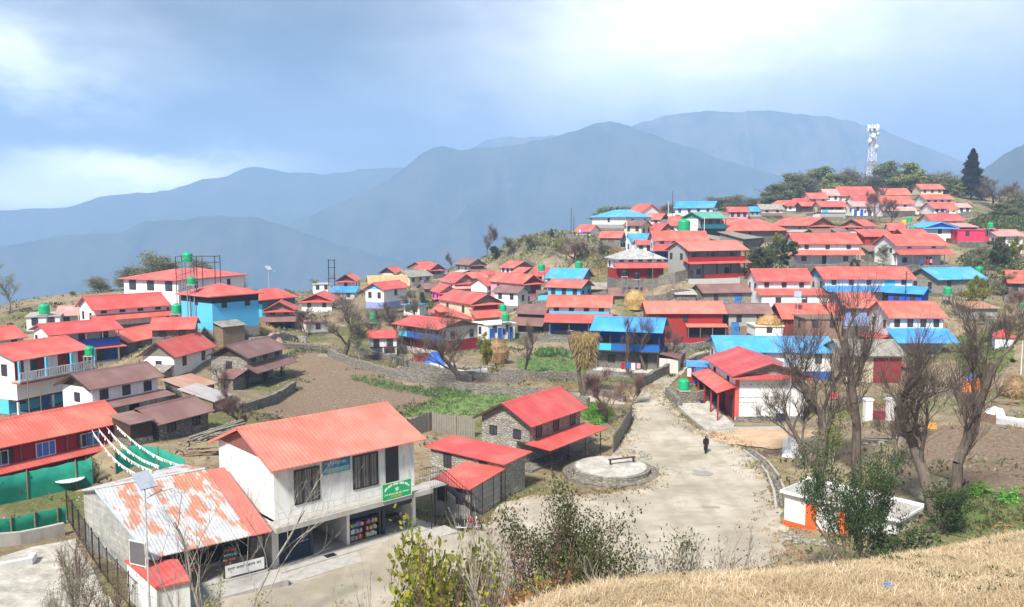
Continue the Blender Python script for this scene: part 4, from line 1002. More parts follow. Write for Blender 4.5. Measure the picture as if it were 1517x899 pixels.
    if nw and not bal and not h.get('fw'):
        zlo = (sk[0] + (.42 if h.get('band2') else .12)) if sk else (zs if two else max(.6, ze-1.9)); zhi = ze - .18
        wh = min(1.15, zhi - zlo) if not h.get('bigw') else min(1.9, zhi-zlo)
        if wh > .3:
            ww = (.85 if not h.get('bigw') else 1.5) if L/nw > 1.6 else .5
            for i in range(nw):
                xc = x0 + (x1-x0)*(i+.5)/nw; zt_ = zhi - (.02 if wh < .9 else .08)
                if h.get('panel') and not h['t'] == 'g' and .6 < (xc-x0)/(x1-x0) < .85: continue
                window(root, xc-ww/2, xc+ww/2, max(zlo+.03, zt_-wh), zt_, y0, far=far)
    if h.get('blueshut'):
        for i in range(h['blueshut']):
            xc = x0 + (x1-x0)*(i+.62)/h['blueshut']*.92; zt_ = ze-.35
            window(root, xc-.75, xc+.75, zt_-1.15, zt_, y0, far=False, frame='whiteframe', glass='bluegl', bars=3)
            if i < 3: MB().tube((xc+1.6, y0-.12, 0), (xc+1.6, y0-.12, ze-.1), .05).build('post', M('wood'), root)
    if h.get('bluedoor') is not None and h.get('bluedoor') is not False:
        q = h['bluedoor']; door(root, x0+(x1-x0)*q, x0+(x1-x0)*q+1.1, .05, min(2.1, ze-.4), y0, 'bluegl', far)
    if h.get('bluedoors'):
        for q in (.08, .38, .75): door(root, x0+(x1-x0)*q, x0+(x1-x0)*q+.8, .05, min(2.0, ze-.4), y0, 'blue', far)
        window(root, x0+(x1-x0)*.56, x0+(x1-x0)*.56+.6, .9, min(1.9, ze-.4), y0, far=far, frame='bluegl')
    if not two and not sk and nw and cat == 'house' and ze > 3.6 and t != 'flat' and not h.get('shutter'):
        for i in range(2):
            xc = x0 + (x1-x0)*(i+.5)/2 + .3
            if i: door(root, xc-.45, xc+.45, .05, 1.95, y0, 'darkwood', far)
            else: window(root, xc-.4, xc+.4, .9, 1.9, y0, far=far)
    if two and not op and not bal and zs > 1.5:
        for i in range(2):
            xc = x0 + (x1-x0)*(i+.35)/2 + .3
            if i: door(root, xc-.45, xc+.45, .05, min(1.9, zs-.15), y0, 'darkwood', far)
            else: window(root, xc-.4, xc+.4, .8, min(1.7, zs-.15), y0, far=far)
    # side windows on whichever side faces the viewer
    to = Vector((-h['A'].x, -h['A'].y)); side_r = (h['u'].x*to.x + h['u'].y*to.y) > 0
    sx_ = x1 if side_r else x0; sg = 1 if side_r else -1
    vis = abs((h['u'].x*to.x + h['u'].y*to.y)) / to.length
    if vis > .12 and W > 4.5 and t != 'm' and ze > 2.4:
        n_ = h.get('sidewin', 2 if W > 6 else 1)
        for i in range(n_):
            yc = y0 + (y1-y0)*(i+.5)/n_
            if bal and t != 'h': yc += .6
            window(root, yc-.4, yc+.4, max(ze-1.75, zs+.2 if two else .8), ze-.55, 0, side=('x', sx_, sg), far=far)
    if h.get('balrail'):   # red and white striped balcony in front of the upper floor
        zf = sk[1] + .15
        MB().box(0, L, y0-1.25, y0-.004, zf-.12, zf+.04).build('balcony_floor', M('concrete'), root, fix=False)
        rl_ = MB(); rl_.box(0, L, y0-1.25, y0-1.17, zf+.86, zf+.96, 1); rl_.box(0, L, y0-1.25, y0-1.17, zf+.04, zf+.14, 1)
        n_ = int(L/.30)
        for i in range(n_): rl_.box(L*i/n_, L*(i+.5)/n_, y0-1.24, y0-1.18, zf+.14, zf+.86, i % 2)
        rl_.build('striped_railing', [M('white'), M('white')], root, fix=False)
        for q in range(4):
            xp = .1 + (L-.2)*q/3; MB().box(xp-.1, xp+.1, y0-1.2, y0-1.0, zf+.04, ze-.02).build('post', M('sky'), root, fix=False)
            xc = .9 + (L-1.8)*q/3; door(root, xc-.42, xc+.42, zf+.04, min(ze-.1, zf+2.0), y0, 'darkred', False)
    if h.get('redrail'):
        a_ = .5 if h.get('halfskirt') else .3
        MB().box(L*a_, x1+.05, y0-(1.15 if h.get('halfskirt') else .10), y0-(1.05 if h.get('halfskirt') else .02), -.3 if h.get('halfskirt') else .13, 1.0).build('balustrade', M('red'), root, fix=False)
    if h.get('timber'):
        mb = MB()
        for q in (.1, .35, .6, .85): mb.box(x1+.002, x1+.06, y0+(y1-y0)*q, y0+(y1-y0)*q+.15, 1, ze)
        mb.build('timber_frame', M('darkwood'), root, fix=False)
    if h.get('lefttin'):
        MB().box(x0-.06, x0-.004, y0+1.6, y1-.3, 1.2, ze-.2).build('tin_panel', M('white'), root, fix=False)
    return root
labs = [h['label'] for h in HS]; assert len(set(labs)) == len(labs), [l for l in labs if labs.count(l) > 1]
def foot(h, grow=0):
    A, u, v = h['A'], h['u'], h['v']; return [A+u*(h['L']*a+grow*(2*a-1))+v*(h['W']*b+grow*(2*b-1)) for a, b in ((0,0),(1,0),(1,1),(0,1))]
def clear(pts, me_):
    """no other house stands within a small rectangle"""
    for o in HS:
        if o is me_: continue
        for p in pts:
            d = p-o['A']; a = d.dot(o['u']); b = d.dot(o['v'])
            if -.4 < a < o['L']+.4 and -2.2 < b < o['W']+.4: return False
    return True
def extras(h):
    """side lean-to and walled yard, as most of the village houses have"""
    rnd = random.Random('x'+h['label']); A, u, v, L, W = h['A'], h['u'], h['v'], h['L'], h['W']; root = h['root']
    if not (95 < h['Y'] < 262) or h.get('cat') or h['t'] == 'flat': return
    lw_ = rnd.uniform(1.8, 2.8); hh_ = min(h['ze']*.62, 2.6)
    for sd_ in rnd.sample((0, 1), 2):
        xa, xb = (-lw_+.5, .5) if sd_ == 0 else (L-.5, L+lw_-.5)
        pts = [A+u*a+v*b for a in (xa, (xa+xb)/2, xb) for b in (.5, W/2, W-.6)]
        if rnd.random() < .6 and clear(pts, h) and hh_ > 1.5:
            zi, zo = hh_, hh_-.6; z0_, z1_ = (zo, zi) if sd_ == 0 else (zi, zo); dpt = rnd.uniform(.5, .85)*W
            MB().slab([(xa, .5, z0_), (xb, .5, z1_), (xb, dpt, z1_), (xa, dpt, z0_)], .07).build('lean_to_roof', M(rnd.choice(['rust', 'coral', 'crimson', 'rustorange', 'greytin', 'oldslate', 'coral'])), root)
            wa, wb = (xa+.25, .5) if sd_ == 0 else (L-.5, xb-.25); ha, hb = (z0_-.1, z1_-.1)
            MB().hull8([(wa,.8,-3),(wb,.8,-3),(wb,dpt-.25,-3),(wa,dpt-.25,-3)], [(wa,.8,min(ha,hb)),(wb,.8,min(ha,hb)),(wb,dpt-.25,min(ha,hb)),(wa,dpt-.25,min(ha,hb))]).build('lean_to_wall', M(rnd.choice(['stone', 'stone', 'wood', 'pale', h['wall']])), root)
            break
    yd = rnd.uniform(2.2, 3.6); pts = [A+u*a+v*b for a in (0, L*.25, L*.5, L*.75, L) for b in (-yd, -yd*.5)]
    if clear(pts, h) and h['Y'] > 110:
        MB().box(-.6, L+.6, -yd, .3, -3.2, -.06).build('yard', M('stone'), root, fix=False)
        if rnd.random() < .6: MB().box(-.6, L*rnd.uniform(.35, .7), -yd, -yd+.4, -.058, .55).build('yard_wall', M('stone'), root, fix=False)
        r2 = rnd.random()
        if r2 < .5:
            wx = L*rnd.uniform(.1, .7); mb = MB()
            for i in range(24): mb.tube((wx+(i % 8)*.16, -yd+.6, .0+(i//8)*.16), (wx+(i % 8)*.16, -yd+1.5, .0+(i//8)*.16), .07, .07, 5)
            mb.build('firewood', M('wood'), root, fix=False)
        elif r2 < .8:
            mb = MB(); wx = L*rnd.uniform(.1, .5); mb.tube((wx, -yd+.8, -.1), (wx, -yd+.8, 1.7), .03).tube((wx+3, -yd+.8, -.1), (wx+3, -yd+.8, 1.7), .03).tube((wx, -yd+.8, 1.65), (wx+3, -yd+.8, 1.65), .012); mb.build('washing_line', M('wood'), root)
            for i in range(4): MB().box(wx+.25+i*.68, wx+.25+i*.68+.5, -yd+.79, -yd+.81, .75+.2*(i % 2), 1.64).build('hanging_cloth', M(rnd.choice(['red', 'white', 'blue', 'pink', 'yellow', 'fuchsia'])), root, fix=False)
for h in HS: build_house(h)
for h in HS: extras(h)
HB = {h['label']: h for h in HS}
# ---------------------------------------------------------------- the near buildings
class Fr:
    """a local frame along a level front line seen between two points of the view"""
    def __init__(s, E0, E1, Y, base_row):
        A = atY(*E0, Y); B = atZ(*E1, A.z); s.base = atY(E0[0], base_row, Y).z
        d = Vector((B.x-A.x, B.y-A.y, 0)); s.L = d.length; s.u = d.normalized(); s.v = Vector((-s.u.y, s.u.x, 0))
        s.A = Vector((A.x, A.y, s.base)); s.ze = A.z - s.base; s.rz = math.atan2(s.u.y, s.u.x)
    def at(s, px, py, yl):
        """local (x, z) of the view point on the vertical plane y = yl"""
        d = ray(px, py); n = s.v; t = ((s.A + s.v*yl).dot(n)) / d.dot(n); p = d*t - s.A
        return p.dot(s.u), p.z
    def atz(s, px, py, zl):
        p = atZ(px, py, s.base + zl) - s.A; return p.dot(s.u), p.dot(s.v)
    def root(s, name, label, cat):
        return tag(empty(name, s.A, s.rz), label, cat)
def text(name, body, size, mat, parent, loc, rot, align='CENTER', ext=.004):
    c = bpy.data.curves.new(name, 'FONT'); c.body = body; c.size = size; c.align_x = align; c.align_y = 'CENTER'; c.extrude = ext
    c.materials.append(mat)
    tmp = bpy.data.objects.new('tmp', c); COL.objects.link(tmp)
    dg = bpy.context.evaluated_depsgraph_get(); me = bpy.data.meshes.new_from_object(tmp.evaluated_get(dg)); me.name = name
    bpy.data.objects.remove(tmp)
    o = link_mesh(name, me, parent, loc); o.rotation_euler = rot
    if not me.materials: me.materials.append(mat)
    return o
FRONT = (R(90), 0, 0)
def glyphs(mb, x0, x1, z, h, y, seed, mi=0, gap=.18):
    """a line of small illegible lettering: short strokes hanging from a headline, as the picture shows it"""
    r = random.Random(seed); x = x0
    while x < x1:
        w = r.uniform(2.0, 4.5)*h; w = min(w, x1-x)
        mb.box(x, x+w, y-.012, y, z+h*.42, z+h*.55, mi); q = x
        while q < x+w-.2*h:
            mb.box(q, q+.16*h, y-.012, y, z-h*.5*r.uniform(.5, 1), z+h*.42, mi)
            if r.random() < .6: mb.box(q+.16*h, q+.5*h, y-.012, y, z-h*.1, z+h*.05, mi)
            q += h*r.uniform(.5, .8)
        x += w + h*gap*4
def line(parent, mat, x0, x1, z, h, y, seed, gap=.18, name='lettering'):
    mb = MB(); glyphs(mb, x0, x1, z, h, y, seed, 0, gap); return mb.build(name, mat, parent, fix=False)
# ===== the white two-storey shop house
S = Fr((403,698), (631,650), 48, 851); L = S.L; ze = S.ze
root = S.root('shop_house', 'white two-storey shop house with salmon roof and roller shutters at street level', 'house')
W = 9.2; zr = ze + 1.75; fl = 2.95; y0 = .75
def gablewall(x0, x1, y0, y1, zb, zt, zm, ym, parent, mat, name='wall'):
    p = [(y0, zb), (y1, zb), (y1, zt), (ym, zm), (y0, zt)]
    return MB().add([(x0, a, b) for a, b in p] + [(x1, a, b) for a, b in p], [tuple(range(5)), tuple(range(5, 10))[::-1]] + [(i, 5+i, 5+(i+1) % 5, (i+1) % 5) for i in range(5)]).build(name, mat, parent)
gablewall(.45, L-.45, y0, W-.6, fl, ze+.2, zr-.2, W/2, root, M('whitenear'))
rf = MB(); rf.slab([(0,0,ze),(L,0,ze),(L,W/2,zr),(0,W/2,zr)], .06); rf.slab([(0,W,ze),(L,W,ze),(L,W/2,zr),(0,W/2,zr)], .06); rf.build('roof', M('salmon'), root)
MB().hull8([(-.03,W/2-.25,zr-.09),(L+.03,W/2-.25,zr-.09),(L+.03,W/2+.25,zr-.09),(-.03,W/2+.25,zr-.09)], [(-.03,W/2-.04,zr+.06),(L+.03,W/2-.04,zr+.06),(L+.03,W/2+.04,zr+.06),(-.03,W/2+.04,zr+.06)]).build('ridge_cap', M('salmon'), root)
# brown boards closing the gable
for a, b in ((.40, .45), (L-.45, L-.40)):
    MB().add([(a, .9, ze+.22), (a, W-.9, ze+.22), (a, W/2, zr-.16), (b, .9, ze+.22), (b, W-.9, ze+.22), (b, W/2, zr-.16)], [(0,1,2), (3,5,4), (0,3,4,1), (1,4,5,2), (2,5,3,0)]).build('gable_panel', m_plain('brown_gable_boards', (.22,.09,.07)) if a < 1 else M('stone'), root)
for s_ in (0, L):
    for bA in (0, W): MB().add([(s_-.03, bA, ze-.16), (s_+.03, bA, ze-.16), (s_+.03, W/2, zr-.16), (s_-.03, W/2, zr-.16), (s_-.03, bA, ze+.01), (s_+.03, bA, ze+.01), (s_+.03, W/2, zr+.01), (s_-.03, W/2, zr+.01)],
        [(0,1,2,3), (4,7,6,5), (0,4,5,1), (1,5,6,2), (2,6,7,3), (3,7,4,0)]).build('barge_board', M('salmon'), root)
# upper windows, door, picture board
for a, b in (((435, 697), (474, 731)), ((522, 676), (560, 709))):
    xa, z1 = S.at(a[0], a[1], y0); xb, z0 = S.at(b[0], b[1], y0)
    zt = min(z1, ze-.12); o = window(root, xa, xb, max(z0-.35, fl+.6), zt, y0, bars=3, glass='curtain')
    g = MB()
    for i in range(9):
        xx = xa+.12+(xb-xa-.24)*i/8; g.box(xx-.008, xx+.008, y0-.05, y0-.035, max(z0-.35, fl+.6)+.08, zt-.08)
    g.build('grille', M('black'), o, fix=False)
xa, _ = S.at(571, 690, y0); xb, _ = S.at(590, 690, y0)
MB().box(xa, xb, y0-.04, y0-.005, fl+.02, ze-.15).build('door', M('black'), root, fix=False)
xa, z1 = S.at(478, 680, y0-.1); xb, _ = S.at(518, 680, y0-.1); zt = ze-.28
bd = MB().box(xa, xb, y0-.16, y0-.1, zt-.85, zt).build('picture_board', m_plain('blue_green_board', (.03,.20,.34), .5), root, fix=False)
mb = MB(); mb.box(xa+.08, xb-.08, y0-.175, y0-.162, zt-.80, zt-.50); mb.build('printed_band', m_plain('board_pale_band', (.22,.45,.42), .5), bd, fix=False)
line(bd, M('whiteframe'), xa+.3, xb-.3, zt-.25, .16, y0-.165, 4); line(bd, M('whiteframe'), xa+.5, xb-.5, zt-.62, .10, y0-.18, 5)
# balcony
MB().box(-.1, L+.1, -.55, y0-.003, fl-.32, fl).build('balcony_slab', M('concrete'), root, fix=False)
rl = MB(); n_ = 6
for i in range(n_+1): rl.tube((.1+(L-.2)*i/n_, -.48, fl), (.1+(L-.2)*i/n_, -.48, fl+.85), .022)
for z_ in (.85, .45): rl.tube((.1, -.48, fl+z_), (L-.1, -.48, fl+z_), .018)
rl.build('railing', M('galv'), root)
sg_a, _ = S.at(565, 715, -.6); sg_b, _ = S.at(609, 715, -.6)
gs = MB().box(sg_a, sg_b, -.66, -.6, fl-.02, fl+1.12).build('green_signboard', m_plain('sign_green', (.01,.42,.16), .5), root, fix=False)
sm_ = M('whiteframe'); mb = MB(); cxm = (sg_a+sg_b)/2; hw = (sg_b-sg_a)/2
for i in range(26):      # arched line of lettering
    a_ = R(160 - 140*i/25); x_ = cxm + hw*.84*math.cos(a_); z_ = fl+.50 + .46*math.sin(a_)
    if i % 5 != 4: mb.box(x_-.035, x_+.035, -.672, -.661, z_-.06, z_+.06); mb.box(x_-.05, x_+.05, -.674, -.661, z_+.06, z_+.085)
mb.box(sg_a, sg_b, -.668, -.661, fl-.02, fl+.02); mb.box(sg_a, sg_b, -.668, -.661, fl+1.08, fl+1.12); mb.box(sg_a, sg_a+.04, -.668, -.661, fl+.02, fl+1.08); mb.box(sg_b-.04, sg_b, -.668, -.661, fl+.02, fl+1.08)
glyphs(mb, sg_a+.2, sg_b-.2, fl+.34, .10, -.661, 8); mb.build('lettering', sm_, gs, fix=False)
mb = MB(); mb.lathe([(.13, 0), (.13, .012)], (0, 0, 0), 14); em = mb.build('emblem', m_plain('pale_green_emblem', (.45,.75,.55), .5), gs); em.location = (cxm, -.661, fl+.62); em.rotation_euler = (R(90), 0, 0)
mb = MB(); glyphs(mb, cxm-.45, cxm+.45, fl+.15, .13, -.661, 9); mb.build('yellow_lettering', M('yellow'), gs, fix=False)
# ground floor
MB().box(.2, L-.2, -.4, W-.6, -2, .18).build('floor_slab', M('concrete'), root, fix=False)
MB().box(-.6, L+1.2, -1.9, -.402, -2, .10).build('pavement', M('concrete'), root, fix=False)
MB().box(.45, .65, y0, W-.6, .18, fl-.325).box(L-.65, L-.45, y0, W-.6, .18, fl-.325).box(.652, L-.652, W-.8, W-.6, .18, fl-.325).build('lower_wall', M('whitenear'), root, fix=False)
xp = [S.at(p, 800, y0)[0] for p in (405, 461, 516, 569, 614)]
for i, x_ in enumerate(xp): MB().box(x_-.11, x_+.11, y0-.02, y0+.2, .18, fl-.33).build('pillar', M('white' if i in (0, 2, 4) else 'navy'), root, fix=False)
for i, x_ in enumerate(xp[1:4]): MB().box(x_-.06, x_+.06, y0+.202, 5.2, .18, fl-.33).build('partition', M('white'), root, fix=False)
MB().box(xp[0]+.12, xp[4]-.12, 5.2, 5.3, .18, fl-.33).build('back_wall', M('pale'), root, fix=False)
def shutter(xa, xb, z0):
    mb = MB(); z = z0; 
    while z < fl-.75: mb.add([(xa, y0+.05, z), (xb, y0+.05, z), (xb, y0+.02, z+.05), (xa, y0+.02, z+.05), (xa, y0+.05, z+.1), (xb, y0+.05, z+.1)], [(0,1,2,3), (3,2,5,4)]); z += .1
    return mb.build('roller_shutter', M('navy'), root, fix=False)
for i in range(4):
    xa, xb = xp[i]+.11, xp[i+1]-.11
    MB().box(xa, xb, y0-.08, y0+.3, fl-.82, fl-.33).build('shutter_box', M('navy'), root, fix=False)
    if i == 0: shutter(xa, xb, .18)
    if i > 1: MB().box(xa, xb, y0+.02, y0+.06, fl-1.15, fl-.82).build('roller_shutter', M('navy'), root, fix=False)
MB().box(xp[1]+.5, xp[1]+1.2, -.3, .2, .182, .2).build('door_mat', M('dark'), root, fix=False)
# goods stand in the third bay
rack = tag(empty('goods_rack', S.A + S.u*(xp[2]+.25) + S.v*(y0+.15) + Vector((0, 0, .18)), S.rz), 'rack of packets and bottles in the open shop bay of the white shop house', 'shelf')
gw = xp[3]-xp[2]-.5
mb = MB(); mb.box(0, .05, 0, .4, 0, 1.35).box(gw-.05, gw, 0, .4, 0, 1.35).box(gw/2-.02, gw/2+.02, .01, .39, .02, 1.33)
for z_ in (.02, .45, .88, 1.31): mb.box(.05, gw-.05, 0, .4, z_, z_+.04)
mb.build('frame', M('black'), rack, fix=False)
cols = [(.6,.05,.06), (.7,.7,.68), (.1,.25,.6), (.7,.5,.1), (.1,.4,.2), (.75,.35,.45)]
gm = [m_plain('packet_%s' % n, c, .4) for n, c in zip(('red','white','blue','yellow','green','pink'), cols)]
r_ = random.Random(5); mb = MB()
for zi in (.06, .49, .92):
    x_ = .08
    while x_ < gw-.2:
        w_ = r_.uniform(.08, .18); h_ = r_.uniform(.18, .34)
        if abs(x_ + w_/2 - gw/2) > .12: mb.box(x_, x_+w_, .05, .3, zi, zi+h_, r_.randrange(6))
        x_ += w_+.02
tag(mb.build('packets', gm, rack, fix=False), kind='stuff')
# things in the dark bay
o = tag(empty('market_table', S.A + S.u*(xp[3]+.5) + S.v*(y0+.7) + Vector((0, 0, .18)), S.rz), 'dark table with goods inside the rightmost open bay of the shop house', 'table')
mb = MB(); mb.box(0, 1.3, 0, .6, .7, .76); mb.build('tabletop', M('darkwood'), o, fix=False)
for a_, b_ in ((.05, .05), (1.2, .05), (.05, .5), (1.2, .5)): MB().box(a_, a_+.06, b_, b_+.06, 0, .7).build('leg', M('darkwood'), o, fix=False)
# outside stairs at the right end
st = tag(empty('outdoor_stairs', S.A + S.u*(L+.1) + Vector((0, 0, 0)), S.rz), 'black steel stairs climbing to the balcony at the right end of the shop house', 'stairs')
mb = MB(); mb.box(0, 1.3, -.4, .9, fl-.08, fl); mb.build('landing', M('concrete'), st, fix=False)
mb = MB(); nS = 13
for i in range(nS):
    z_ = fl - .1 - (fl-.1)*i/nS; mb.box(1.3+i*.24, 1.3+i*.24+.26, -.3, .6, z_-.04, z_)
mb.build('treads', M('black'), st, fix=False)
mb = MB()
for y_ in (-.32, .62):
    mb.tube((1.3, y_, fl-.05), (1.3+nS*.24, y_, 0), .035); mb.tube((1.3, y_, fl+.9), (1.3+nS*.24, y_, .95), .022)
    for i in range(0, nS+1, 1): z_ = fl - fl*i/nS; mb.tube((1.3+i*.24, y_, z_), (1.3+i*.24, y_, z_+.92), .012, n=4)
for x_ in np.linspace(0, 1.3, 8): mb.tube((x_, -.38, fl), (x_, -.38, fl+.95), .012, n=4); mb.tube((x_, .88, fl), (x_, .88, fl+.95), .012, n=4)
mb.tube((0, -.38, fl+.95), (1.3, -.38, fl+.95), .022); mb.tube((0, .88, fl+.95), (1.3, .88, fl+.95), .022)
for x_, y_ in ((.05, -.35), (1.25, -.35), (1.25, .85)): mb.tube((x_, y_, -1), (x_, y_, fl), .04)
mb.build('railing', M('black'), st)
gt = tag(empty('steel_gate', S.A + S.u*(L+2.2) + S.v*(-.7), S.rz+R(10)), 'black barred steel gate leaning by the foot of the outdoor stairs', 'gate')
mb = MB()
for i in range(9): mb.tube((i*.17, 0, .1), (i*.17, 0, 1.9), .014, n=4)
mb.build('bars', M('black'), gt); mb = MB(); mb.tube((0,0,.1),(1.36,0,.1),.025).tube((0,0,1.9),(1.36,0,1.9),.025).tube((0,0,0),(0,0,2),.03).tube((1.36,0,0),(1.36,0,2),.03).build('frame', M('black'), gt)

# ===== the rusty hall in front
Rr_ = Fr((227,826), (402,786), 43.3, 893); L = Rr_.L; ze = Rr_.ze
root = Rr_.root('rusty_hall', 'low hall with rust streaked white tin roof and a red strip beside the shop house', 'house')
yr_ = 8.2; W2 = 13.0; zr = Rr_.at(147, 722, yr_)[1]; zr = max(zr, ze+.9)
t = NT('rust_streaked_tin'); v = t.coords((1.0, .34, .34), (0, 0, R(14))); v0 = t.coords()
rn = t.noise(v, 1.15, 5, .6); rn2 = t.noise(t.coords((3, .3, .3)), 2.2, 5, .7)
c = t.mix(t.ramp(t.noise(v0, .9, 5), [(.3, (0,0,0)), (.7, (1,1,1))]), (.40,.44,.47), (.62,.64,.64))
c = t.mix(t.ramp(t.math('ADD', rn, t.math('MULTIPLY', t.math('SUBTRACT', rn2, .5), .35)), [(.49, (0,0,0)), (.56, (.9,.9,.9))]), c, t.mix(t.noise(v0, 3, 4), (.40,.12,.05), (.62,.25,.13)))
wv = t.n.new('ShaderNodeTexWave'); wv.bands_direction = 'X'; wv.inputs['Scale'].default_value = 1.6; t.link(v0, wv.inputs[0]); t.bump(wv.outputs['Fac'], .6, .03)
c = t.mix(t.ramp(wv.outputs['Fac'], [(0, (.25,.25,.25)), (.4, (0,0,0))]), c, (.3,.2,.16))
RUST = t.out(c, .55, .4, .1)
xs_ = L-1.15; zbk = zr-.75
rx, ry_ = Rr_.atz(142, 724, zr); bx, by = Rr_.atz(113, 727, zbk)
mb = MB(); mb.slab([(0,0,ze),(xs_,0,ze),(xs_,yr_,zr),(rx,ry_,zr)], .05); mb.slab([(bx,by,zbk),(xs_,W2,zbk),(xs_,yr_,zr),(rx,ry_,zr)], .05); mb.build('roof', RUST, root)
MB().slab([(xs_+.003,-.15,ze+.03),(L,-.15,ze+.03),(L,yr_-.4,zr+.03),(xs_+.003,yr_-.4,zr+.03)], .05).build('red_roof_strip', M('salmon'), root)
MB().path([(rx,ry_,zr+.03),(xs_,yr_,zr+.03)], .09, 6).build('ridge_cap', M('galv'), root)
ins = .35
c_ = [(ins,.8,ze-.02), (rx+ins,ry_,zr-.12), (bx+ins,by-.3,zbk-.1)]
MB().add([(x,y,-2.5) for x,y,z in c_]+[(x,y,z) for x,y,z in c_]+[(x+.2,y,-2.5) for x,y,z in c_]+[(x+.2,y,z) for x,y,z in c_],
    [(0,1,4,3),(1,2,5,4),(6,9,10,7),(7,10,11,8),(3,4,10,9),(4,5,11,10),(0,3,9,6),(2,8,11,5),(0,6,7,1),(1,7,8,2)]).build('side_wall', m_block('weathered_blockwork'), root)
for k_ in (.22, .45): 
    wx, wy = ins+(rx)*k_, .8+(ry_-.8)*k_
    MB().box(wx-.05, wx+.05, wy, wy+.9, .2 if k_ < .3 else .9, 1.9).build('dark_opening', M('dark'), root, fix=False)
MB().slab([(-.05,0,ze-.055), (.3,0,ze-.055), (rx+.3,ry_,zr-.055), (rx-.05,ry_,zr-.055)], .12).build('pale_blue_fascia', m_plain('pale_blue_sheet', (.42,.56,.68)), root)
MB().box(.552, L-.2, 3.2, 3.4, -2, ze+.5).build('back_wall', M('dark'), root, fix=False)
MB().box(.352, L, .2, 3.198, -2, .12).build('floor_slab', M('concrete'), root, fix=False)
for x_ in (.5, 2.2, 3.9, 5.4, L-.25): MB().box(x_-.06, x_+.06, .5, .62, .12, ze-.02).build('post', M('black'), root, fix=False)
MB().box(.5, L-.2, .48, .60, ze-.35, ze-.1).build('beam', M('black'), root, fix=False)
for q, (a_, b_) in enumerate(((265, 291), (330, 352))):
    xa, z_ = Rr_.at(a_, 830, .45); xb, _ = Rr_.at(b_, 830, .45)
    bd = MB().box(xa, xb, .40, .45, 1.0, 1.95).build('shop_board', M('black'), root, fix=False)
    rm_ = m_plain('sign_red', (.7,.08,.08)); line(bd, rm_, xa+.08, xb-.08, 1.75, .13, .398, 20+q, name='red_lettering'); line(bd, rm_, xa+.08, xb-.12, 1.2, .10, .398, 30+q, name='red_lettering')
    mb = MB(); glyphs(mb, xa+.08, xb-.08, 1.48, .12, .398, 25+q); mb.build('teal_lettering', m_plain('sign_teal', (.2,.55,.5)), bd, fix=False)
xa, _ = Rr_.at(334, 850, .3); xb, _ = Rr_.at(392, 850, .3)
bn = MB().box(xa, xb, .30, .33, .25, .92).build('white_banner', M('cloth'), root, fix=False)
mb = MB(); glyphs(mb, xa+.15, xb-.2, .68, .14, .298, 41); mb.build('lettering', M('navy'), bn, fix=False)
MB().box(-.4, L+.3, -1.6, .198, -2, .05).build('pavement', M('concrete'), root, fix=False)
# red awning of the porch
aw = tag(empty('porch', Rr_.A, Rr_.rz), 'small white porch with flat red awning at the front left corner of the rusty hall', 'porch')
zc_ = ze - .35
P_ = [Rr_.atz(px, py, zc_) for px, py in ((231,871), (284,859), (263,828), (184,829))]
P_ = [P_[0], P_[1], P_[2], P_[3]]
MB().slab([(a, b, zc_) for a, b in P_], .1).build('awning', M('crimson'), aw)
cxm = sum(p[0] for p in P_)/4; cym = sum(p[1] for p in P_)/4
Q_ = [(cxm+(a-cxm)*.93, cym+(b-cym)*.93) for a, b in P_]
MB().hull8([(a, b, -2) for a, b in Q_], [(a, b, zc_-.1) for a, b in Q_]).build('wall', M('whitenear'), aw)
pb = Rr_.atz(205, 840, zc_)
bdx = tag(empty('display_board', Rr_.A + Rr_.u*pb[0] + Rr_.v*pb[1] + Vector((0, 0, zc_)), Rr_.rz+R(-62)), 'framed dark panel standing upright on the red awning', 'panel')
MB().box(-.55, .55, -.02, .02, .15, 1.35).build('glass', m_plain('panel_glass', (.12,.11,.12), .2, .6), bdx, fix=False)
mb = MB(); mb.box(-.6,.6,-.03,.03,.08,.15).box(-.6,.6,-.03,.03,1.35,1.42).box(-.6,-.55,-.03,.03,.15,1.35).box(.55,.6,-.03,.03,.15,1.35).box(-.57,-.53,-.02,.02,0,.08).box(.53,.57,-.02,.02,0,.08).build('frame', M('whiteframe'), bdx, fix=False)

# ===== red roofed hall (white front wall with lettering) beside the road
h = HB['white hall with red gabled roof, stone gable and painted lettering beside the road']; root = h['root']; L, W, ze = h['L'], h['W'], h['ze']
x0 = min(.55, L*.07); y0 = min(.65, W*.09)
fb_ = m_plain('faded_black_lettering', (.10,.10,.11)); line(root, fb_, 1.0, 5.0, ze-2.35, .20, y0-.004, 3, .12); line(root, fb_, .9, 2.9, ze-2.85, .11, y0-.004, 7); line(root, fb_, 1.0, 1.9, ze-3.15, .12, y0-.004, 13)
for i in range(7): MB().box(1.3+i*.75, 1.5+i*.75, y0-.012, y0-.004, ze-.95, ze-.88).build('small_vent', fb_, root, fix=False)
MB().box(x0+.05, L-x0-.02, y0-.05, y0-.004, -2, .5).build('plinth', M('stone'), root, fix=False)
# left side: red wall bays, posts and lower roof
MB().slab([(-1.5, .3, ze-1.75), (x0+.01, .3, ze-1.05), (x0+.01, W, ze-1.05), (-1.5, W, ze-1.75)], .06).build('side_roof', M('coral'), root)
MB().box(x0-.03, x0-.003, y0+.05, W-.8, .0, ze-1.1).build('red_side_wall', M('red'), root, fix=False)
for i in range(5):
    y_ = .5 + (W-1)*i/4; MB().box(-1.35, -1.2, y_, y_+.15, -1.5, ze-1.72).build('post', M('red'), root, fix=False)
    if i < 4:
        yy = y_+1.1; MB().box(x0-.1, x0-.035, yy, yy+1.1, .3, 2.3).build('doorway', M('dark'), root, fix=False)
MB().box(x0-.05, x0+.4, y0-.035, y0+.003, .5, ze-.15).build('red_corner', M('coral'), root, fix=False)

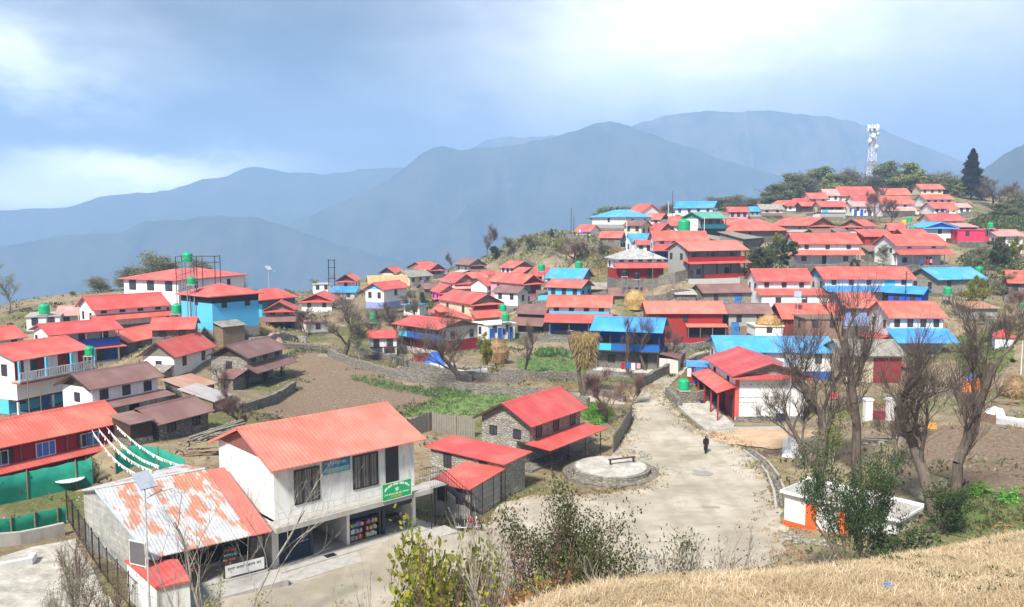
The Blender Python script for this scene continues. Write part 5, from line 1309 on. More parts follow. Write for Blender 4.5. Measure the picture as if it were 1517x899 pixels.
# ===== low white and orange block by the knoll
T = Fr((1155,725), (1333,770), 55.7, 786); L = T.L; ze = T.ze
root = T.root('toilet_block', 'low flat-roofed block with white panels, orange pillars and orange base in front of the bushes', 'building')
W = 3.6
MB().box(.2, L-.2, .35, W-.2, -2.5, ze-.2).build('wall', M('whitenear'), root, fix=False)
MB().box(0, L, 0, W, ze-.2, ze-.04).build('roof_slab', M('white'), root, fix=False)
MB().box(.12, L-.12, .12, W-.12, ze-.038, ze+.0).build('roof_moss', M('concrete'), root, fix=False)
MB().box(0, L, W-.001, W+.12, ze-.1, ze+.14).build('kerb', M('white'), root, fix=False)
MB().box(.17, L-.17, .31, .347, -2.5, .75).build('orange_base', M('orange'), root, fix=False)
for q in (.22, .50): MB().box(L*q, L*q+.75, .28, .345, .75, ze-.6).build('orange_pillar', M('orange'), root, fix=False)
for q in (.36, .66): window(root, L*q, L*q+.6, ze-1.0, ze-.5, .345, frame='white')
MB().box(L-.198, L-.16, .4, W-.25, -2.5, .5).build('red_side_base', M('darkred'), root, fix=False)
# ---------------------------------------------------------------- trees, bushes and grass
def tubes_np(segs, n):
    """segs: (m,8) array p0 p1 r0 r1 -> verts, quad faces of open tubes"""
    s = np.asarray(segs, float); m = len(s); p0 = s[:, 0:3]; p1 = s[:, 3:6]; r0 = s[:, 6]; r1 = s[:, 7]
    d = p1 - p0; ln = np.linalg.norm(d, axis=1, keepdims=True); d = d/np.maximum(ln, 1e-9)
    ref = np.where(np.abs(d[:, 2:3]) < .9, np.array([[0, 0, 1.]]), np.array([[1., 0, 0]]))
    a = np.cross(d, ref); a /= np.linalg.norm(a, axis=1, keepdims=True); b = np.cross(d, a)
    an = np.arange(n)*2*math.pi/n; ca, sa = np.cos(an), np.sin(an)
    ring = a[:, None, :]*ca[None, :, None] + b[:, None, :]*sa[None, :, None]
    V = np.concatenate([p0[:, None]+ring*r0[:, None, None], p1[:, None]+ring*r1[:, None, None]], 1).reshape(-1, 3)
    base = (np.arange(m)*2*n)[:, None]; i = np.arange(n)[None, :]; j = (i+1) % n
    Fq = np.stack([base+i, base+j, base+n+j, base+n+i], -1).reshape(-1, 4)
    return V, Fq
def leaves_np(P, size, rnd, droop=0.0, fold=True, aspect=.55):
    """a leaf-shaped quad at each point, facing every way"""
    m = len(P); d = rnd.normal(size=(m, 3)); d[:, 2] -= droop; d /= np.linalg.norm(d, axis=1, keepdims=True)
    q = rnd.normal(size=(m, 3)); s = np.cross(d, q); s /= np.maximum(np.linalg.norm(s, axis=1, keepdims=True), 1e-6)
    sz = size*(.6+.8*rnd.random((m, 1)))
    V = np.stack([P, P + d*sz*.5 + s*sz*aspect*.5, P + d*sz, P + d*sz*.5 - s*sz*aspect*.5], 1).reshape(-1, 3)
    return V, np.arange(m*4).reshape(m, 4)
def skeleton(seed, H, trunk=.35, spread=.5, r0=.2, levels=4, kids=(5, 5, 4, 4), up=.35, ratio=.55, gnarl=.18, multi=1, first=.3, lean=0.0):
    """branch skeleton of a tree H metres high; returns thick segments, thin segments and tips"""
    rnd = random.Random(seed); thick = []; thin = []; tips = []
    def grow(p, d, ln, r, lv):
        nseg = 5 if lv == 0 else (4 if lv < 3 else 2)
        pts = [p]; q = p.copy(); dd = d.copy(); rr = r
        for i in range(nseg):
            dd = (dd + Vector((rnd.gauss(0, gnarl), rnd.gauss(0, gnarl), rnd.gauss(0, gnarl*.6) + up*.25*(1 if lv else .2)))).normalized()
            q2 = q + dd*(ln/nseg); r2 = r*(1 - (i+1)/nseg*(.45 if lv == 0 else .62))
            (thick if rr > r0*.13 else thin).append((*q, *q2, rr, max(r2, .004))); q = q2; rr = r2; pts.append(q2.copy())
            if lv >= levels-1: tips.append((q2.copy(), dd.copy()))
        if lv < levels:
            nk = kids[lv] if lv < len(kids) else 3
            for k in range(nk):
                f_ = (first + (1-first)*(k+rnd.random()*.8)/nk) if lv == 0 else (.25+.75*(k+rnd.random())/nk)
                f_ = min(f_, .999)*nseg; i = min(int(f_), nseg-1); bp = pts[i].lerp(pts[i+1], f_-i)
                ax = rnd.uniform(0, 2*math.pi) if lv else (k*2.4 + rnd.uniform(-.4, .4) + seed)
                side = Vector((math.cos(ax), math.sin(ax), 0))
                base = (pts[i+1]-pts[i]).normalized(); perp = (side - base*side.dot(base)).normalized()
                sp = spread*rnd.uniform(.6, 1.35); nd = (base*math.cos(sp) + perp*math.sin(sp)); nd.z += up*.4; nd.normalize()
                rk = r*(1-f_/nseg*.5)*rnd.uniform(.42, .62)
                grow(bp, nd, ln*ratio*rnd.uniform(.7, 1.15)*(1-.25*f_/nseg), rk, lv+1)
    for k in range(multi):
        a = rnd.uniform(0, 6.28); t_ = .0 if multi == 1 else rnd.uniform(.1, .45)
        grow(Vector((math.cos(a)*.15*(multi > 1), math.sin(a)*.15*(multi > 1), -.3)), Vector((math.cos(a)*t_+lean, math.sin(a)*t_, 1)).normalized(), H*.62*(1 if multi == 1 else rnd.uniform(.7, 1.1)), r0*(1 if multi == 1 else .6), 0)
    return thick, thin, tips
PROTO = {}
def proto(key, build):
    """keep one of a kind; copies of its parts are linked where the picture shows the next one"""
    if key not in PROTO: PROTO[key] = build()
    return PROTO[key]
def make_tree_meshes(seed, H, bark, leaf=None, nleaf=0, lsize=.2, lspread=.35, twigr=1.0, sides=(7, 3), droop=0, broom=None, clumps=None, **k):
    th, tn, tips = skeleton(seed, H, **k)
    zmax = max(max(s[5] for s in th+tn), 1e-3); sc = H/zmax
    th = np.array(th); tn = np.array(tn) if tn else np.zeros((0, 8)); th[:, :6] *= sc
    if len(tn): tn[:, :6] *= sc; tn[:, 6:] *= twigr
    if broom:
        kb, lb, rb = broom; rg = np.random.default_rng(seed+5)
        T0 = np.repeat(np.array([list(t[0]*sc) for t in tips]), kb, 0); D0 = np.repeat(np.array([list(t[1]) for t in tips]), kb, 0)
        D1 = D0 + rg.normal(size=D0.shape)*.42; D1[:, 2] += .35; D1 /= np.linalg.norm(D1, axis=1, keepdims=True)
        ll = lb*(.5+rg.random((len(T0), 1))); M1 = T0 + D1*ll*.5; D2 = D1 + rg.normal(size=D1.shape)*.2; D2[:, 2] += .25; D2 /= np.linalg.norm(D2, axis=1, keepdims=True)
        E1 = M1 + D2*ll*.5; rr = np.full((len(T0), 1), rb); extra = np.concatenate([np.c_[T0, M1, rr, rr*.75], np.c_[M1, E1, rr*.75, rr*.4]])
        tn = np.concatenate([tn, extra]) if len(tn) else extra
    Vt, Ft = tubes_np(th, sides[0]); parts = [('trunk', np_mesh('trunk', Vt, Ft, M(bark), True))]
    if len(tn):
        Vn, Fn = tubes_np(tn, sides[1]); parts.append(('branches', np_mesh('branches', Vn, Fn, M('twig' if bark != 'barkpale' and bark != 'barkred' else bark))))
    if leaf:
        rnd = np.random.default_rng(seed); T = np.array([list(t[0]*sc) for t in tips])
        P = T[rnd.integers(0, len(T), nleaf)] + rnd.normal(size=(nleaf, 3))*lspread*np.array([1, 1, .8])
        if clumps:
            nc_ = clumps[0]
            CLR = .085 if nc_ > 40 else .10
            nc, cr, cz0 = clumps; a = rnd.random(nc)*6.283; q = rnd.random(nc)**.6; zc = cz0+(1-cz0)*rnd.random(nc); wd = np.sin(np.pi*np.clip(.12+.8*(zc-cz0)/(1-cz0), 0, 1))
            Cc = np.c_[np.cos(a)*q*wd*H*cr, np.sin(a)*q*wd*H*cr, zc*H*.94]; i_ = rnd.integers(0, nc, nleaf); g = rnd.normal(size=(nleaf, 3)); g /= np.linalg.norm(g, axis=1, keepdims=True)
            P = Cc[i_]+g*(H*.085*(.6+.8*rnd.random(nc)))[i_, None]*(.55+.6*rnd.random((nleaf, 1)))*np.array([1.1, 1.1, .8]); P = P[P[:, 2] < H*1.03]
        Vl, Fl = leaves_np(P, lsize, rnd, droop); parts.append(('crown', np_mesh('crown', Vl, Fl, M(leaf))))
    return parts
def place_parts(name, parts, loc, sc, rz, label, cat, group=None, sxy=1.0):
    r = empty(name, loc, rz); r.scale = (sc*sxy, sc*sxy, sc); tag(r, label, cat, group)
    for nm, me in parts: link_mesh(nm, me, r)
    return r
KINDS = {
 # bare trees kept lopped, with brooms of upright twigs
 'lopped_a': dict(broom=(1,1.1,.011),seed=3, H=10, bark='bark', spread=.55, r0=.36, levels=4, kids=(6,4,5,4), up=.5, ratio=.62, gnarl=.27, first=.28, twigr=1.0),
 'lopped_b': dict(broom=(1,1.0,.010),seed=8, H=10, bark='bark', spread=.5, r0=.33, levels=4, kids=(6,5,5,3), up=.6, ratio=.55, gnarl=.26, first=.3, twigr=1.0),
 'lopped_c': dict(broom=(1,1.1,.011),seed=21, H=10, bark='bark', spread=.62, r0=.28, levels=4, kids=(6,5,5,4), up=.45, ratio=.55, gnarl=.24, first=.35, twigr=1.1),
 'brown_round': dict(broom=(1,.8,.012),seed=5, H=8, bark='barkred', spread=.62, r0=.2, levels=4, kids=(7,6,5,5), up=.35, ratio=.55, gnarl=.2, first=.2, twigr=1.1),
 'brown_wide': dict(broom=(1,.8,.012),seed=6, H=8, bark='twig', spread=.75, r0=.2, levels=4, kids=(7,6,6,4), up=.3, ratio=.6, gnarl=.2, first=.18, twigr=1.1, leaf='leaf_pale', nleaf=900, lsize=.16),
 'leafy_a': dict(clumps=(24,.38,.2), seed=12, H=9, bark='bark', spread=.7, r0=.22, levels=3, kids=(8,6,5), up=.25, ratio=.58, first=.2, leaf='leaf_olive', nleaf=9000, lsize=.34, lspread=.42),
 'leafy_b': dict(clumps=(24,.38,.2), seed=14, H=9, bark='bark', spread=.75, r0=.22, levels=3, kids=(8,7,5), up=.2, ratio=.55, first=.16, leaf='leaf_green', nleaf=9000, lsize=.32, lspread=.4),
 'leafy_c': dict(clumps=(24,.38,.2), seed=17, H=9, bark='bark', spread=.7, r0=.2, levels=3, kids=(9,6,4), up=.3, ratio=.5, first=.18, leaf='leaf_yellow', nleaf=6500, lsize=.32, lspread=.4),
 'leafy_thin': dict(seed=31, H=9, bark='barkpale', spread=.75, r0=.18, levels=4, kids=(7,6,5,3), up=.3, ratio=.58, first=.2, leaf='leaf_pale', nleaf=5500, lsize=.22, lspread=.3, twigr=1.3),
 'wood_a': dict(clumps=(60,.42,.10), seed=41, H=9, bark='bark', spread=.9, r0=.2, levels=3, kids=(11,7,5), up=.15, ratio=.62, first=.04, leaf='leaf_far', nleaf=6500, lsize=.40, lspread=.6),
 'wood_b': dict(seed=43, H=9, bark='bark', spread=.8, r0=.2, levels=3, kids=(12,8,5), up=.2, ratio=.6, first=.06, leaf='leaf_pale', nleaf=9000, lsize=.26, lspread=.5),
 'wood_c': dict(clumps=(48,.38,.10), seed=47, H=9, bark='bark', spread=.8, r0=.2, levels=3, kids=(10,7,5), up=.2, ratio=.55, first=.06, leaf='leaf_far2', nleaf=9000, lsize=.40, lspread=.55),
 'sparse_big': dict(seed=33, H=11, bark='barkpale', spread=.8, r0=.26, levels=4, kids=(8,6,5,4), up=.25, ratio=.6, first=.22, leaf='leaf_pale', nleaf=2200, lsize=.18, lspread=.25, twigr=1.5),
}
NAMES = {'lopped_a': 'bare_tree', 'lopped_b': 'bare_tree', 'lopped_c': 'bare_tree', 'brown_round': 'bare_tree', 'brown_wide': 'bare_tree', 'leafy_a': 'leafy_tree', 'leafy_b': 'leafy_tree',
         'leafy_c': 'leafy_tree', 'leafy_thin': 'leafy_tree', 'sparse_big': 'tree', 'wood_a': 'leafy_tree', 'wood_b': 'leafy_tree', 'wood_c': 'leafy_tree'}
def tree(kind, px, pyb, pyt, label, wide=1.0, Y=None, group=None, rz=None, name=None):
    p = hit(px, pyb) if Y is None else atY(px, pyb, Y)
    if Y is not None: p.z = gz(p.x, p.y); 
    zt = row_z(pyt, p.y); H = max(.6, zt - p.z)
    k = dict(KINDS[kind]); ref = k['H']
    parts = proto(kind, lambda: make_tree_meshes(**k))
    r_ = random.Random(label)
    return place_parts(name or NAMES[kind], parts, p - Vector((0, 0, .1)), H/ref, r_.uniform(0, 6.28) if rz is None else rz, label, 'tree' if H > 2.2 else 'bush', group, wide)
TREES = [
 # the four big lopped trees at right
 ('lopped_a', 1215, 700, 470, 'dark many-stemmed bare tree in front of the red roofed hall wall', .95),
 ('lopped_b', 1272, 716, 425, 'tall bare tree between the hall and the pair of white gate posts', .80),
 ('lopped_a', 1388, 765, 485, 'big forked bare tree with green creeper around its foot', 1.05),
 ('lopped_b', 1410, 770, 452, 'straight tall bare tree right of the forked one with creeper', .85),
 ('lopped_c', 1335, 700, 600, 'small leaning bare tree below the white gate posts', 1.2),
 ('lopped_c', 1200, 690, 545, 'short bare tree leaning left beside the solar lamp post', 1.1),
 # around the fields and the path
 ('lopped_c', 506, 530, 432, 'round dark bare tree at the top corner of the ploughed field', 1.5),
 ('leafy_thin', 534, 536, 468, 'thin pale leaved tree right of the round bare tree', .8),
 ('lopped_b', 597, 549, 486, 'slim bare tree on the path wall before the blue gallery house', .8),
 ('lopped_a', 576, 545, 503, 'short slim bare tree left end of the path wall', .8),
 ('lopped_c', 690, 577, 462, 'wide bare tree standing on the wall above the green field', 1.5),
 ('leafy_c', 716, 540, 488, 'yellow green tree by the straw stack', .6),
 ('lopped_a', 776, 556, 478, 'bare tree at the left of the vegetable garden', .85),
 ('lopped_b', 931, 556, 470, 'bare tree in front of the blue roofed gallery house, left one', .8),
 ('lopped_a', 958, 552, 462, 'bare tree in front of the blue roofed gallery house, middle one', .8),
 ('lopped_c', 985, 545, 480, 'bare tree in front of the blue roofed gallery house, right one', .9),
 ('brown_round', 905, 628, 545, 'reddish bare tree leaning over the plank fence by the tiered stone house', 1.1),
 ('brown_round', 935, 600, 545, 'small reddish bare tree at the lane corner', .9),
 ('brown_wide', 620, 478, 430, 'hazy bare tree left of the palm-like plants', 1.0),
 ('brown_wide', 585, 500, 445, 'hazy brown thicket before the light blue gabled house', 1.3),
 ('brown_round', 455, 500, 455, 'brown bare tree behind the straw heap', 1.0),
 ('brown_wide', 555, 500, 460, 'bare thicket beside the green tank on the left', 1.1),
 ('leafy_b', 628, 470, 428, 'upright green plant clump among the left houses', .45),
 ('leafy_c', 640, 468, 434, 'yellowish upright plant clump among the left houses', .4),
 ('lopped_b', 340, 610, 540, 'faint bare tree by the brown sheds', 1.1),
 ('brown_round', 352, 640, 575, 'brown bare bush by the timber pile', 1.3),
 # valley skyline
 ('brown_round', 721, 366, 333, 'round reddish bare tree alone on the valley skyline', .85),
 ('brown_round', 668, 397, 374, 'small round bare tree behind the skyline gabled house', .9),
 ('leafy_a', 818, 352, 338, 'green bush at the crest of the dry hillside', 1.2),
 ('leafy_b', 735, 384, 362, 'green bush left on the dry hillside', 1.3),
 ('leafy_thin', 760, 378, 350, 'pale brown bushes on the dry hillside', 1.5),
 ('leafy_thin', 790, 372, 347, 'pale brown bush on the upper dry hillside', 1.6),
 ('brown_round', 845, 394, 352, 'dark red bare bush on the dry hillside', 1.4),
 ('brown_round', 870, 380, 358, 'dark red bare bush next to the white power pole', 1.3),
 ('brown_wide', 900, 378, 356, 'brown bare bush right of the white power pole', 1.4),
 ('leafy_c', 826, 374, 352, 'yellow green bush in the middle of the dry hillside', 1.0),
 ('leafy_thin', 470, 436, 412, 'pale bush left of the twin power poles', 1.0),
 ('leafy_c', 425, 444, 426, 'yellow brown bushes behind the grey stone house', 1.6),
 ('leafy_a', 408, 452, 430, 'green bush beside the teal walled house', 1.2),
 # far left
 ('sparse_big', 14, 478, 388, 'large sparse tree cut by the left edge', 1.0, 150),
 ('wood_b', 150, 448, 408, 'pale hazy tree left of the largest white house', 1.95, 175),
 ('wood_b', 190, 448, 392, 'pale hazy tree behind the left end of the largest white house', 1.69, 178),
 ('wood_b', 240, 445, 371, 'olive tree rising behind the largest white house', 1.5, 178),
 ('wood_b', 300, 445, 379, 'olive tree behind the roof tank frame', 1.04, 180),
 ('wood_b', 352, 445, 404, 'small pale tree right of the largest white house', 1.17, 185),
 ('wood_b', 110, 462, 430, 'low pale bush behind the flat white house', 1.95, 170),
 # top of the village
 ('wood_a', 1150, 303, 272, 'dense olive tree at the left end of the hilltop wood', 2.16, 318),
 ('wood_a', 1170, 300, 256, 'tall olive tree near the left end of the hilltop wood', 1.49, 330),
 ('wood_b', 1195, 298, 255, 'pale loose tree in the hilltop wood', 1.62, 335),
 ('wood_c', 1227, 295, 257, 'yellow green tree in the hilltop wood', 1.08, 322),
 ('wood_a', 1218, 292, 246, 'broad olive tree behind the yellow green one', 1.76, 345),
 ('wood_b', 1250, 290, 248, 'pale tree just left of the lattice mast', 1.49, 345),
 ('wood_b', 1272, 288, 256, 'low pale tree at the foot of the lattice mast', 1.49, 345),
 ('wood_a', 1315, 288, 238, 'dark olive tree right of the lattice mast', 1.49, 340),
 ('wood_c', 1348, 288, 242, 'green tree above the highest coral roofs', 1.62, 335),
 ('wood_c', 1360, 286, 254, 'yellowish tree behind the highest small house', 1.49, 332),
 ('wood_b', 1398, 290, 252, 'pale brown tree left of the dark conifer', 1.76, 330),
 ('wood_c', 1420, 300, 272, 'green bush in front of the dark conifer', 1.76, 300),
 ('brown_wide', 1470, 318, 262, 'brown bare tree right of the dark conifer', 1.35, 290),
 ('brown_round', 1488, 322, 270, 'tangled bare tree at the upper right', 1.35, 285),
 ('wood_b', 1508, 330, 280, 'pale tree at the upper right edge', 1.62, 280),
 ('wood_a', 1480, 338, 300, 'low green thicket above the magenta house', 2.56, 240),
 ('wood_b', 1505, 340, 306, 'low pale thicket above the magenta house', 2.16, 235),
 ('wood_b', 1085, 304, 287, 'bushy pale tree behind the long blue roof', 2.29, 288),
 ('wood_b', 1110, 306, 291, 'low pale bush right of the long blue roof', 2.16, 290),
 ('wood_b', 1060, 304, 290, 'low bush behind the middle of the long blue roof', 2.16, 290),
 ('wood_a', 905, 322, 305, 'low olive bush behind the cyan hipped roof', 2.56, 262),
 ('wood_b', 925, 322, 304, 'low pale bush behind the cyan hipped roof', 2.03, 264),
 ('wood_b', 985, 318, 300, 'low pale bush left of the long blue roof', 2.29, 280),
 ('wood_a', 1135, 304, 284, 'low olive thicket at the outer left end of the hilltop wood', 2.2, 316),
 ('wood_b', 1185, 296, 262, 'pale bushy tree behind the left of the hilltop wood', 1.8, 340),
 ('wood_a', 1240, 288, 258, 'olive bushes filling the wood left of the mast', 2.0, 338),
 ('wood_b', 1300, 286, 258, 'pale bushes filling the wood right of the mast', 2.0, 342),
 ('wood_a', 1332, 286, 252, 'olive bushes between the trees right of the mast', 1.9, 340),
 ('wood_b', 1378, 286, 258, 'pale thicket behind the highest small house', 2.0, 338),
 ('wood_a', 1410, 292, 262, 'olive thicket left of the dark conifer', 1.9, 325),
 ('wood_b', 1455, 312, 276, 'pale thicket right of the dark conifer', 1.9, 300),
 ('wood_a', 1495, 330, 296, 'olive thicket near the upper right edge', 2.0, 282),
 ('brown_round', 1300, 330, 277, 'dark bare tree among the highest roofs', 1.0, 236),
 ('brown_round', 1318, 332, 292, 'smaller dark bare tree among the highest roofs', 1.1, 236),
 ('leafy_b', 1162, 392, 350, 'dense green bush beside the white colonnade house', 1.2),
 ('leafy_c', 1152, 366, 342, 'small yellow green shrub above the dense green bush', 1.0),
 ('leafy_a', 1130, 396, 366, 'dark olive thicket right of the red gallery house', 1.7),
 ('leafy_a', 1112, 412, 388, 'low thicket at the right end of the red gallery house', 1.5),
 ('leafy_b', 1055, 418, 404, 'dark green bush on the stone terrace', 1.3),
 ('leafy_b', 1070, 418, 407, 'smaller green bush on the stone terrace', 1.2),
 ('leafy_thin', 1305, 394, 362, 'pale bushes between the two colonnade houses', 1.4),
 ('leafy_a', 1268, 398, 382, 'dark bush under the colonnade house', 1.4),
 ('leafy_c', 1442, 438, 404, 'small yellow green tree before the wide blue roof', .9, 146),
 ('leafy_a', 1475, 402, 350, 'large olive tree below the magenta house', 1.1, 168),
 ('leafy_c', 1500, 392, 347, 'yellow green crowned tree below the magenta house', .9, 172),
 ('leafy_thin', 1445, 400, 362, 'loose green tree left of the large olive tree', 1.1, 170),
 ('leafy_thin', 1485, 440, 402, 'thin pale bushes on the right slope', 1.6, 152),
 ('brown_round', 1510, 470, 425, 'brown bare bush at the right edge', 1.2, 135),
 ('brown_round', 1497, 520, 468, 'reddish bare tree left of the patterned kiosk', .8, 110),
 ('leafy_a', 1200, 478, 458, 'dark shrub beside the haystack hut', 1.0, 140),
 ('leafy_thin', 1480, 505, 470, 'green bushes above the patterned kiosk', 1.9, 122),
 ('leafy_b', 1500, 560, 530, 'green bush below the patterned kiosk', 1.6, 100),
 ('leafy_thin', 1460, 480, 460, 'pale shrub below the grey tin shed', 1.9, 130),
 ('leafy_b', 1082, 448, 434, 'dark shrub before the brown shed by the blue door', 1.3),
 ('leafy_thin', 880, 520, 500, 'pale shrub beside the blue gallery', 1.2),
]
for T_ in TREES:
    tree(*T_[:5], wide=T_[5], Y=T_[6] if len(T_) > 6 else None)

# dark conifer at the upper right
def conifer(px, pyb, pyt, Y, label):
    p = atY(px, pyb, Y); p.z = gz(p.x, p.y); H = row_z(pyt, Y) - p.z; rnd = np.random.default_rng(4)
    n = 26000; z = rnd.random(n)**.8; layer = .82+.18*np.sin(z*38); r = H*.36*(1-z)**.75*layer*(.35+.65*rnd.random(n)**.4)
    a = rnd.random(n)*6.283; k = .8+.3*np.sin(a*3+z*9)
    P = np.c_[np.cos(a)*r*k, np.sin(a)*r*k, .08*H + z*H*.93]
    V, Fq = leaves_np(P, .6, rnd, .5, aspect=.3)
    r_ = tag(empty('conifer', p), label, 'tree')
    tr = MB().tube((0,0,-.5), (0,0,H*.9), H*.022, .03, 7).build('trunk', M('bark'), r_)
    link_mesh('crown', np_mesh('crown', V, Fq, M('leaf_dark')), r_)
conifer(1438, 300, 222, 300, 'tall dark pointed conifer at the upper right')

# tree stuffed with drying straw, before the garden
def straw_tree():
    p = hit(866, 588); ztop = row_z(488, p.y); zb = row_z(537, p.y); H = ztop - p.z
    r_ = tag(empty('straw_tree', p), 'bare tree trunk with a thick hanging bundle of straw in its fork before the garden', 'tree')
    parts = make_tree_meshes(44, H*1.02, 'bark', spread=.5, r0=.28, levels=3, kids=(6,4,3), up=.7, ratio=.5, first=.35, twigr=1.3)
    for nm, me in parts: link_mesh(nm, me, r_)
    rnd = np.random.default_rng(9); n = 5200; a = rnd.random(n)*6.283; q = rnd.random(n)
    r = 1.75*np.sqrt(rnd.random(n))*(1-.55*(1-q)); z = (zb-p.z) + q*(ztop-zb)*.95
    P = np.c_[np.cos(a)*r, np.sin(a)*r, z]; V, Fq = leaves_np(P, .9, rnd, 2.2, aspect=.06)
    link_mesh('straw_bundle', np_mesh('straw_bundle', V, Fq, M('strawold')), r_)
straw_tree()

# haystacks
def haystack(px, pyb, pyt, wpx, label, mat='straw', Y=None, dome=.5, z0=None, name='haystack'):
    p = hit(px, pyb) if Y is None else atY(px, pyb, Y)
    if Y is not None and z0 is None: p.z = gz(p.x, p.y)
    if z0 is not None: p.z = z0
    H = max(.5, row_z(pyt, p.y) - p.z); R_ = wpx/2*p.y/F
    r_ = tag(empty(name, p), label, 'haystack'); mb = MB()
    prof = [(R_*.86, -.3), (R_*.96, H*.25), (R_, H*(1-dome)), (R_*.8, H*(1-dome*.5)), (R_*.42, H*(1-dome*.14)), (.05, H)]
    mb.lathe(prof, n=22, jitter=.05, seed=3); mb.build('core', M(mat), r_, smooth=False)
    rnd = np.random.default_rng(int(px)); n = 2600; pr = np.array(prof[1:]); t_ = rnd.random(n)*(len(pr)-1); i = t_.astype(int); f_ = (t_-i)[:, None]
    rz_ = pr[i]*(1-f_)+pr[np.minimum(i+1, len(pr)-1)]*f_; a = rnd.random(n)*6.283
    P = np.c_[np.cos(a)*rz_[:, 0], np.sin(a)*rz_[:, 0], rz_[:, 1]]; V, Fq = leaves_np(P, .5, rnd, 1.2, aspect=.10)
    link_mesh('loose_straw', np_mesh('loose_straw', V, Fq, M(mat)), r_); return r_
haystack(941, 459, 430, 30, 'round golden haystack behind the deep blue two-storey house', Y=150)
haystack(735, 538, 502, 38, 'brown straw stack by the yellow green tree above the wall', 'strawold')
hh = HB['white hut with slab top carrying a haystack']; zt = hh['base'] + hh['ze']
haystack(1139, 483, 466, 36, 'pointed straw heap on top of the white hut', Y=130, dome=.9, z0=zt)
r_ = haystack(1504, 585, 557, 34, 'domed straw heap raised on wooden posts at the right edge', 'strawold', Y=88, dome=.8, z0=atY(1504, 585, 88).z)
g0 = gz(r_.location.x, r_.location.y)
for a_, b_ in ((-.9,-.9), (.9,-.9), (-.9,.9), (.9,.9)): MB().tube((a_, b_, g0-r_.location.z-.3), (a_, b_, .1), .07).build('leg', M('wood'), r_)
haystack(388, 499, 482, 46, 'low straw heap beside the pale wall left of the grey stone house', Y=133, dome=.75)
haystack(375, 506, 490, 24, 'small straw heap beside the low one', 'strawold', Y=130, dome=.7)

# bushes near the camera, standing on the slope below the knoll
def bushy(name, seed, px, Y, pyt, label, bark, leaf, nleaf, lsize, lspread=.12, wide=1.0, cat='bush', **k):
    p = atY(px, 600, Y); p.z = top_z(p.x, p.y); H = row_z(pyt, Y) - p.z
    kk = dict(spread=.5, r0=.045*H**.5, levels=4, kids=(6,5,4,3), up=.45, ratio=.6, first=.12, multi=5, gnarl=.14); kk.update(k)
    parts = make_tree_meshes(seed, H, bark, leaf, nleaf, lsize, lspread, twigr=1.1, **kk)
    return place_parts(name, parts, p, 1.0, seed*1.3, label, cat, None, wide)
bushy('bush', 51, 846, 15.0, 690, 'big olive leaved bush with brown twigs at the knoll edge, bottom centre', 'twig', 'leaf_olive', 30000, .07, .17, .66, multi=11, up=.3, spread=.7)
bushy('bush', 52, 795, 14.0, 765, 'thinner brown twigged bush left of the big olive one', 'barkred', 'leaf_olive', 2600, .065, .14, .8, multi=8)
bushy('bush', 53, 648, 13.5, 775, 'yellow green leafy plant at the bottom left of centre', 'barkpale', 'leaf_yellow', 6500, .17, .2, .55, multi=9, up=.6, levels=3)
bushy('bush', 65, 662, 13.0, 800, 'lower dull green plant mixed with the yellow green one', 'barkpale', 'leaf_ygreen', 5500, .16, .18, .7, multi=7, up=.6, levels=3)
bushy('bush', 54, 770, 11.0, 828, 'low yellow bush glowing below the big olive bush', 'barkpale', 'leaf_yellow', 1500, .07, .08, .9, multi=6, levels=3)
bushy('bush', 55, 800, 10.6, 836, 'rusty orange low bush beside the yellow one', 'barkred', 'leaf_rust', 900, .06, .08, .8, multi=6, levels=3)
bushy('bush', 56, 742, 12.0, 715, 'bare forked shrub with thick grey stems at bottom centre', 'barkpale', None, 0, .1, .1, .8, multi=3, r0=.10, levels=3, kids=(6,5,4))
bushy('bush', 57, 712, 12.5, 700, 'slender bare reddish shrub left of the forked one', 'barkred', None, 0, .1, .1, .6, multi=5, r0=.05, levels=3)
bushy('bush', 66, 700, 11.5, 790, 'low reddish bare brush at the bottom centre', 'barkred', 'leaf_pale', 250, .05, .1, .9, multi=8, r0=.02, levels=3)
bushy('bush', 58, 560, 14.5, 826, 'small pale weed clump at the bottom edge', 'barkpale', 'leaf_pale', 600, .07, .1, .6, multi=6, levels=3)
bushy('bush', 59, 610, 14.0, 800, 'tall dry weeds left of the yellow green plant', 'barkred', 'leaf_pale', 300, .06, .1, .4, multi=7, levels=2, up=.9)
bushy('bush', 60, 1090, 17.0, 772, 'pale grey twiggy bush at the grass edge below the puddles', 'barkpale', 'leaf_pale', 900, .07, .12, .8, multi=8, levels=3)
bushy('bush', 61, 1010, 13.0, 812, 'thin dry weeds along the grass edge', 'barkpale', 'leaf_pale', 250, .05, .08, 1.6, multi=9, levels=2, up=.8)
bushy('bush', 62, 940, 11.5, 815, 'thin dry weeds right of the big olive bush', 'barkpale', 'leaf_pale', 200, .05, .08, 1.3, multi=9, levels=2, up=.8)
bushy('bush', 67, 1150, 15.0, 812, 'low dry weeds left of the orange and white block', 'barkpale', 'leaf_pale', 300, .06, .1, 1.2, multi=9, levels=2, up=.8)
bushy('bush', 68, 900, 9.0, 850, 'pale green tuft on the grass edge', 'barkpale', 'leaf_pale', 500, .05, .08, .9, multi=8, levels=2)
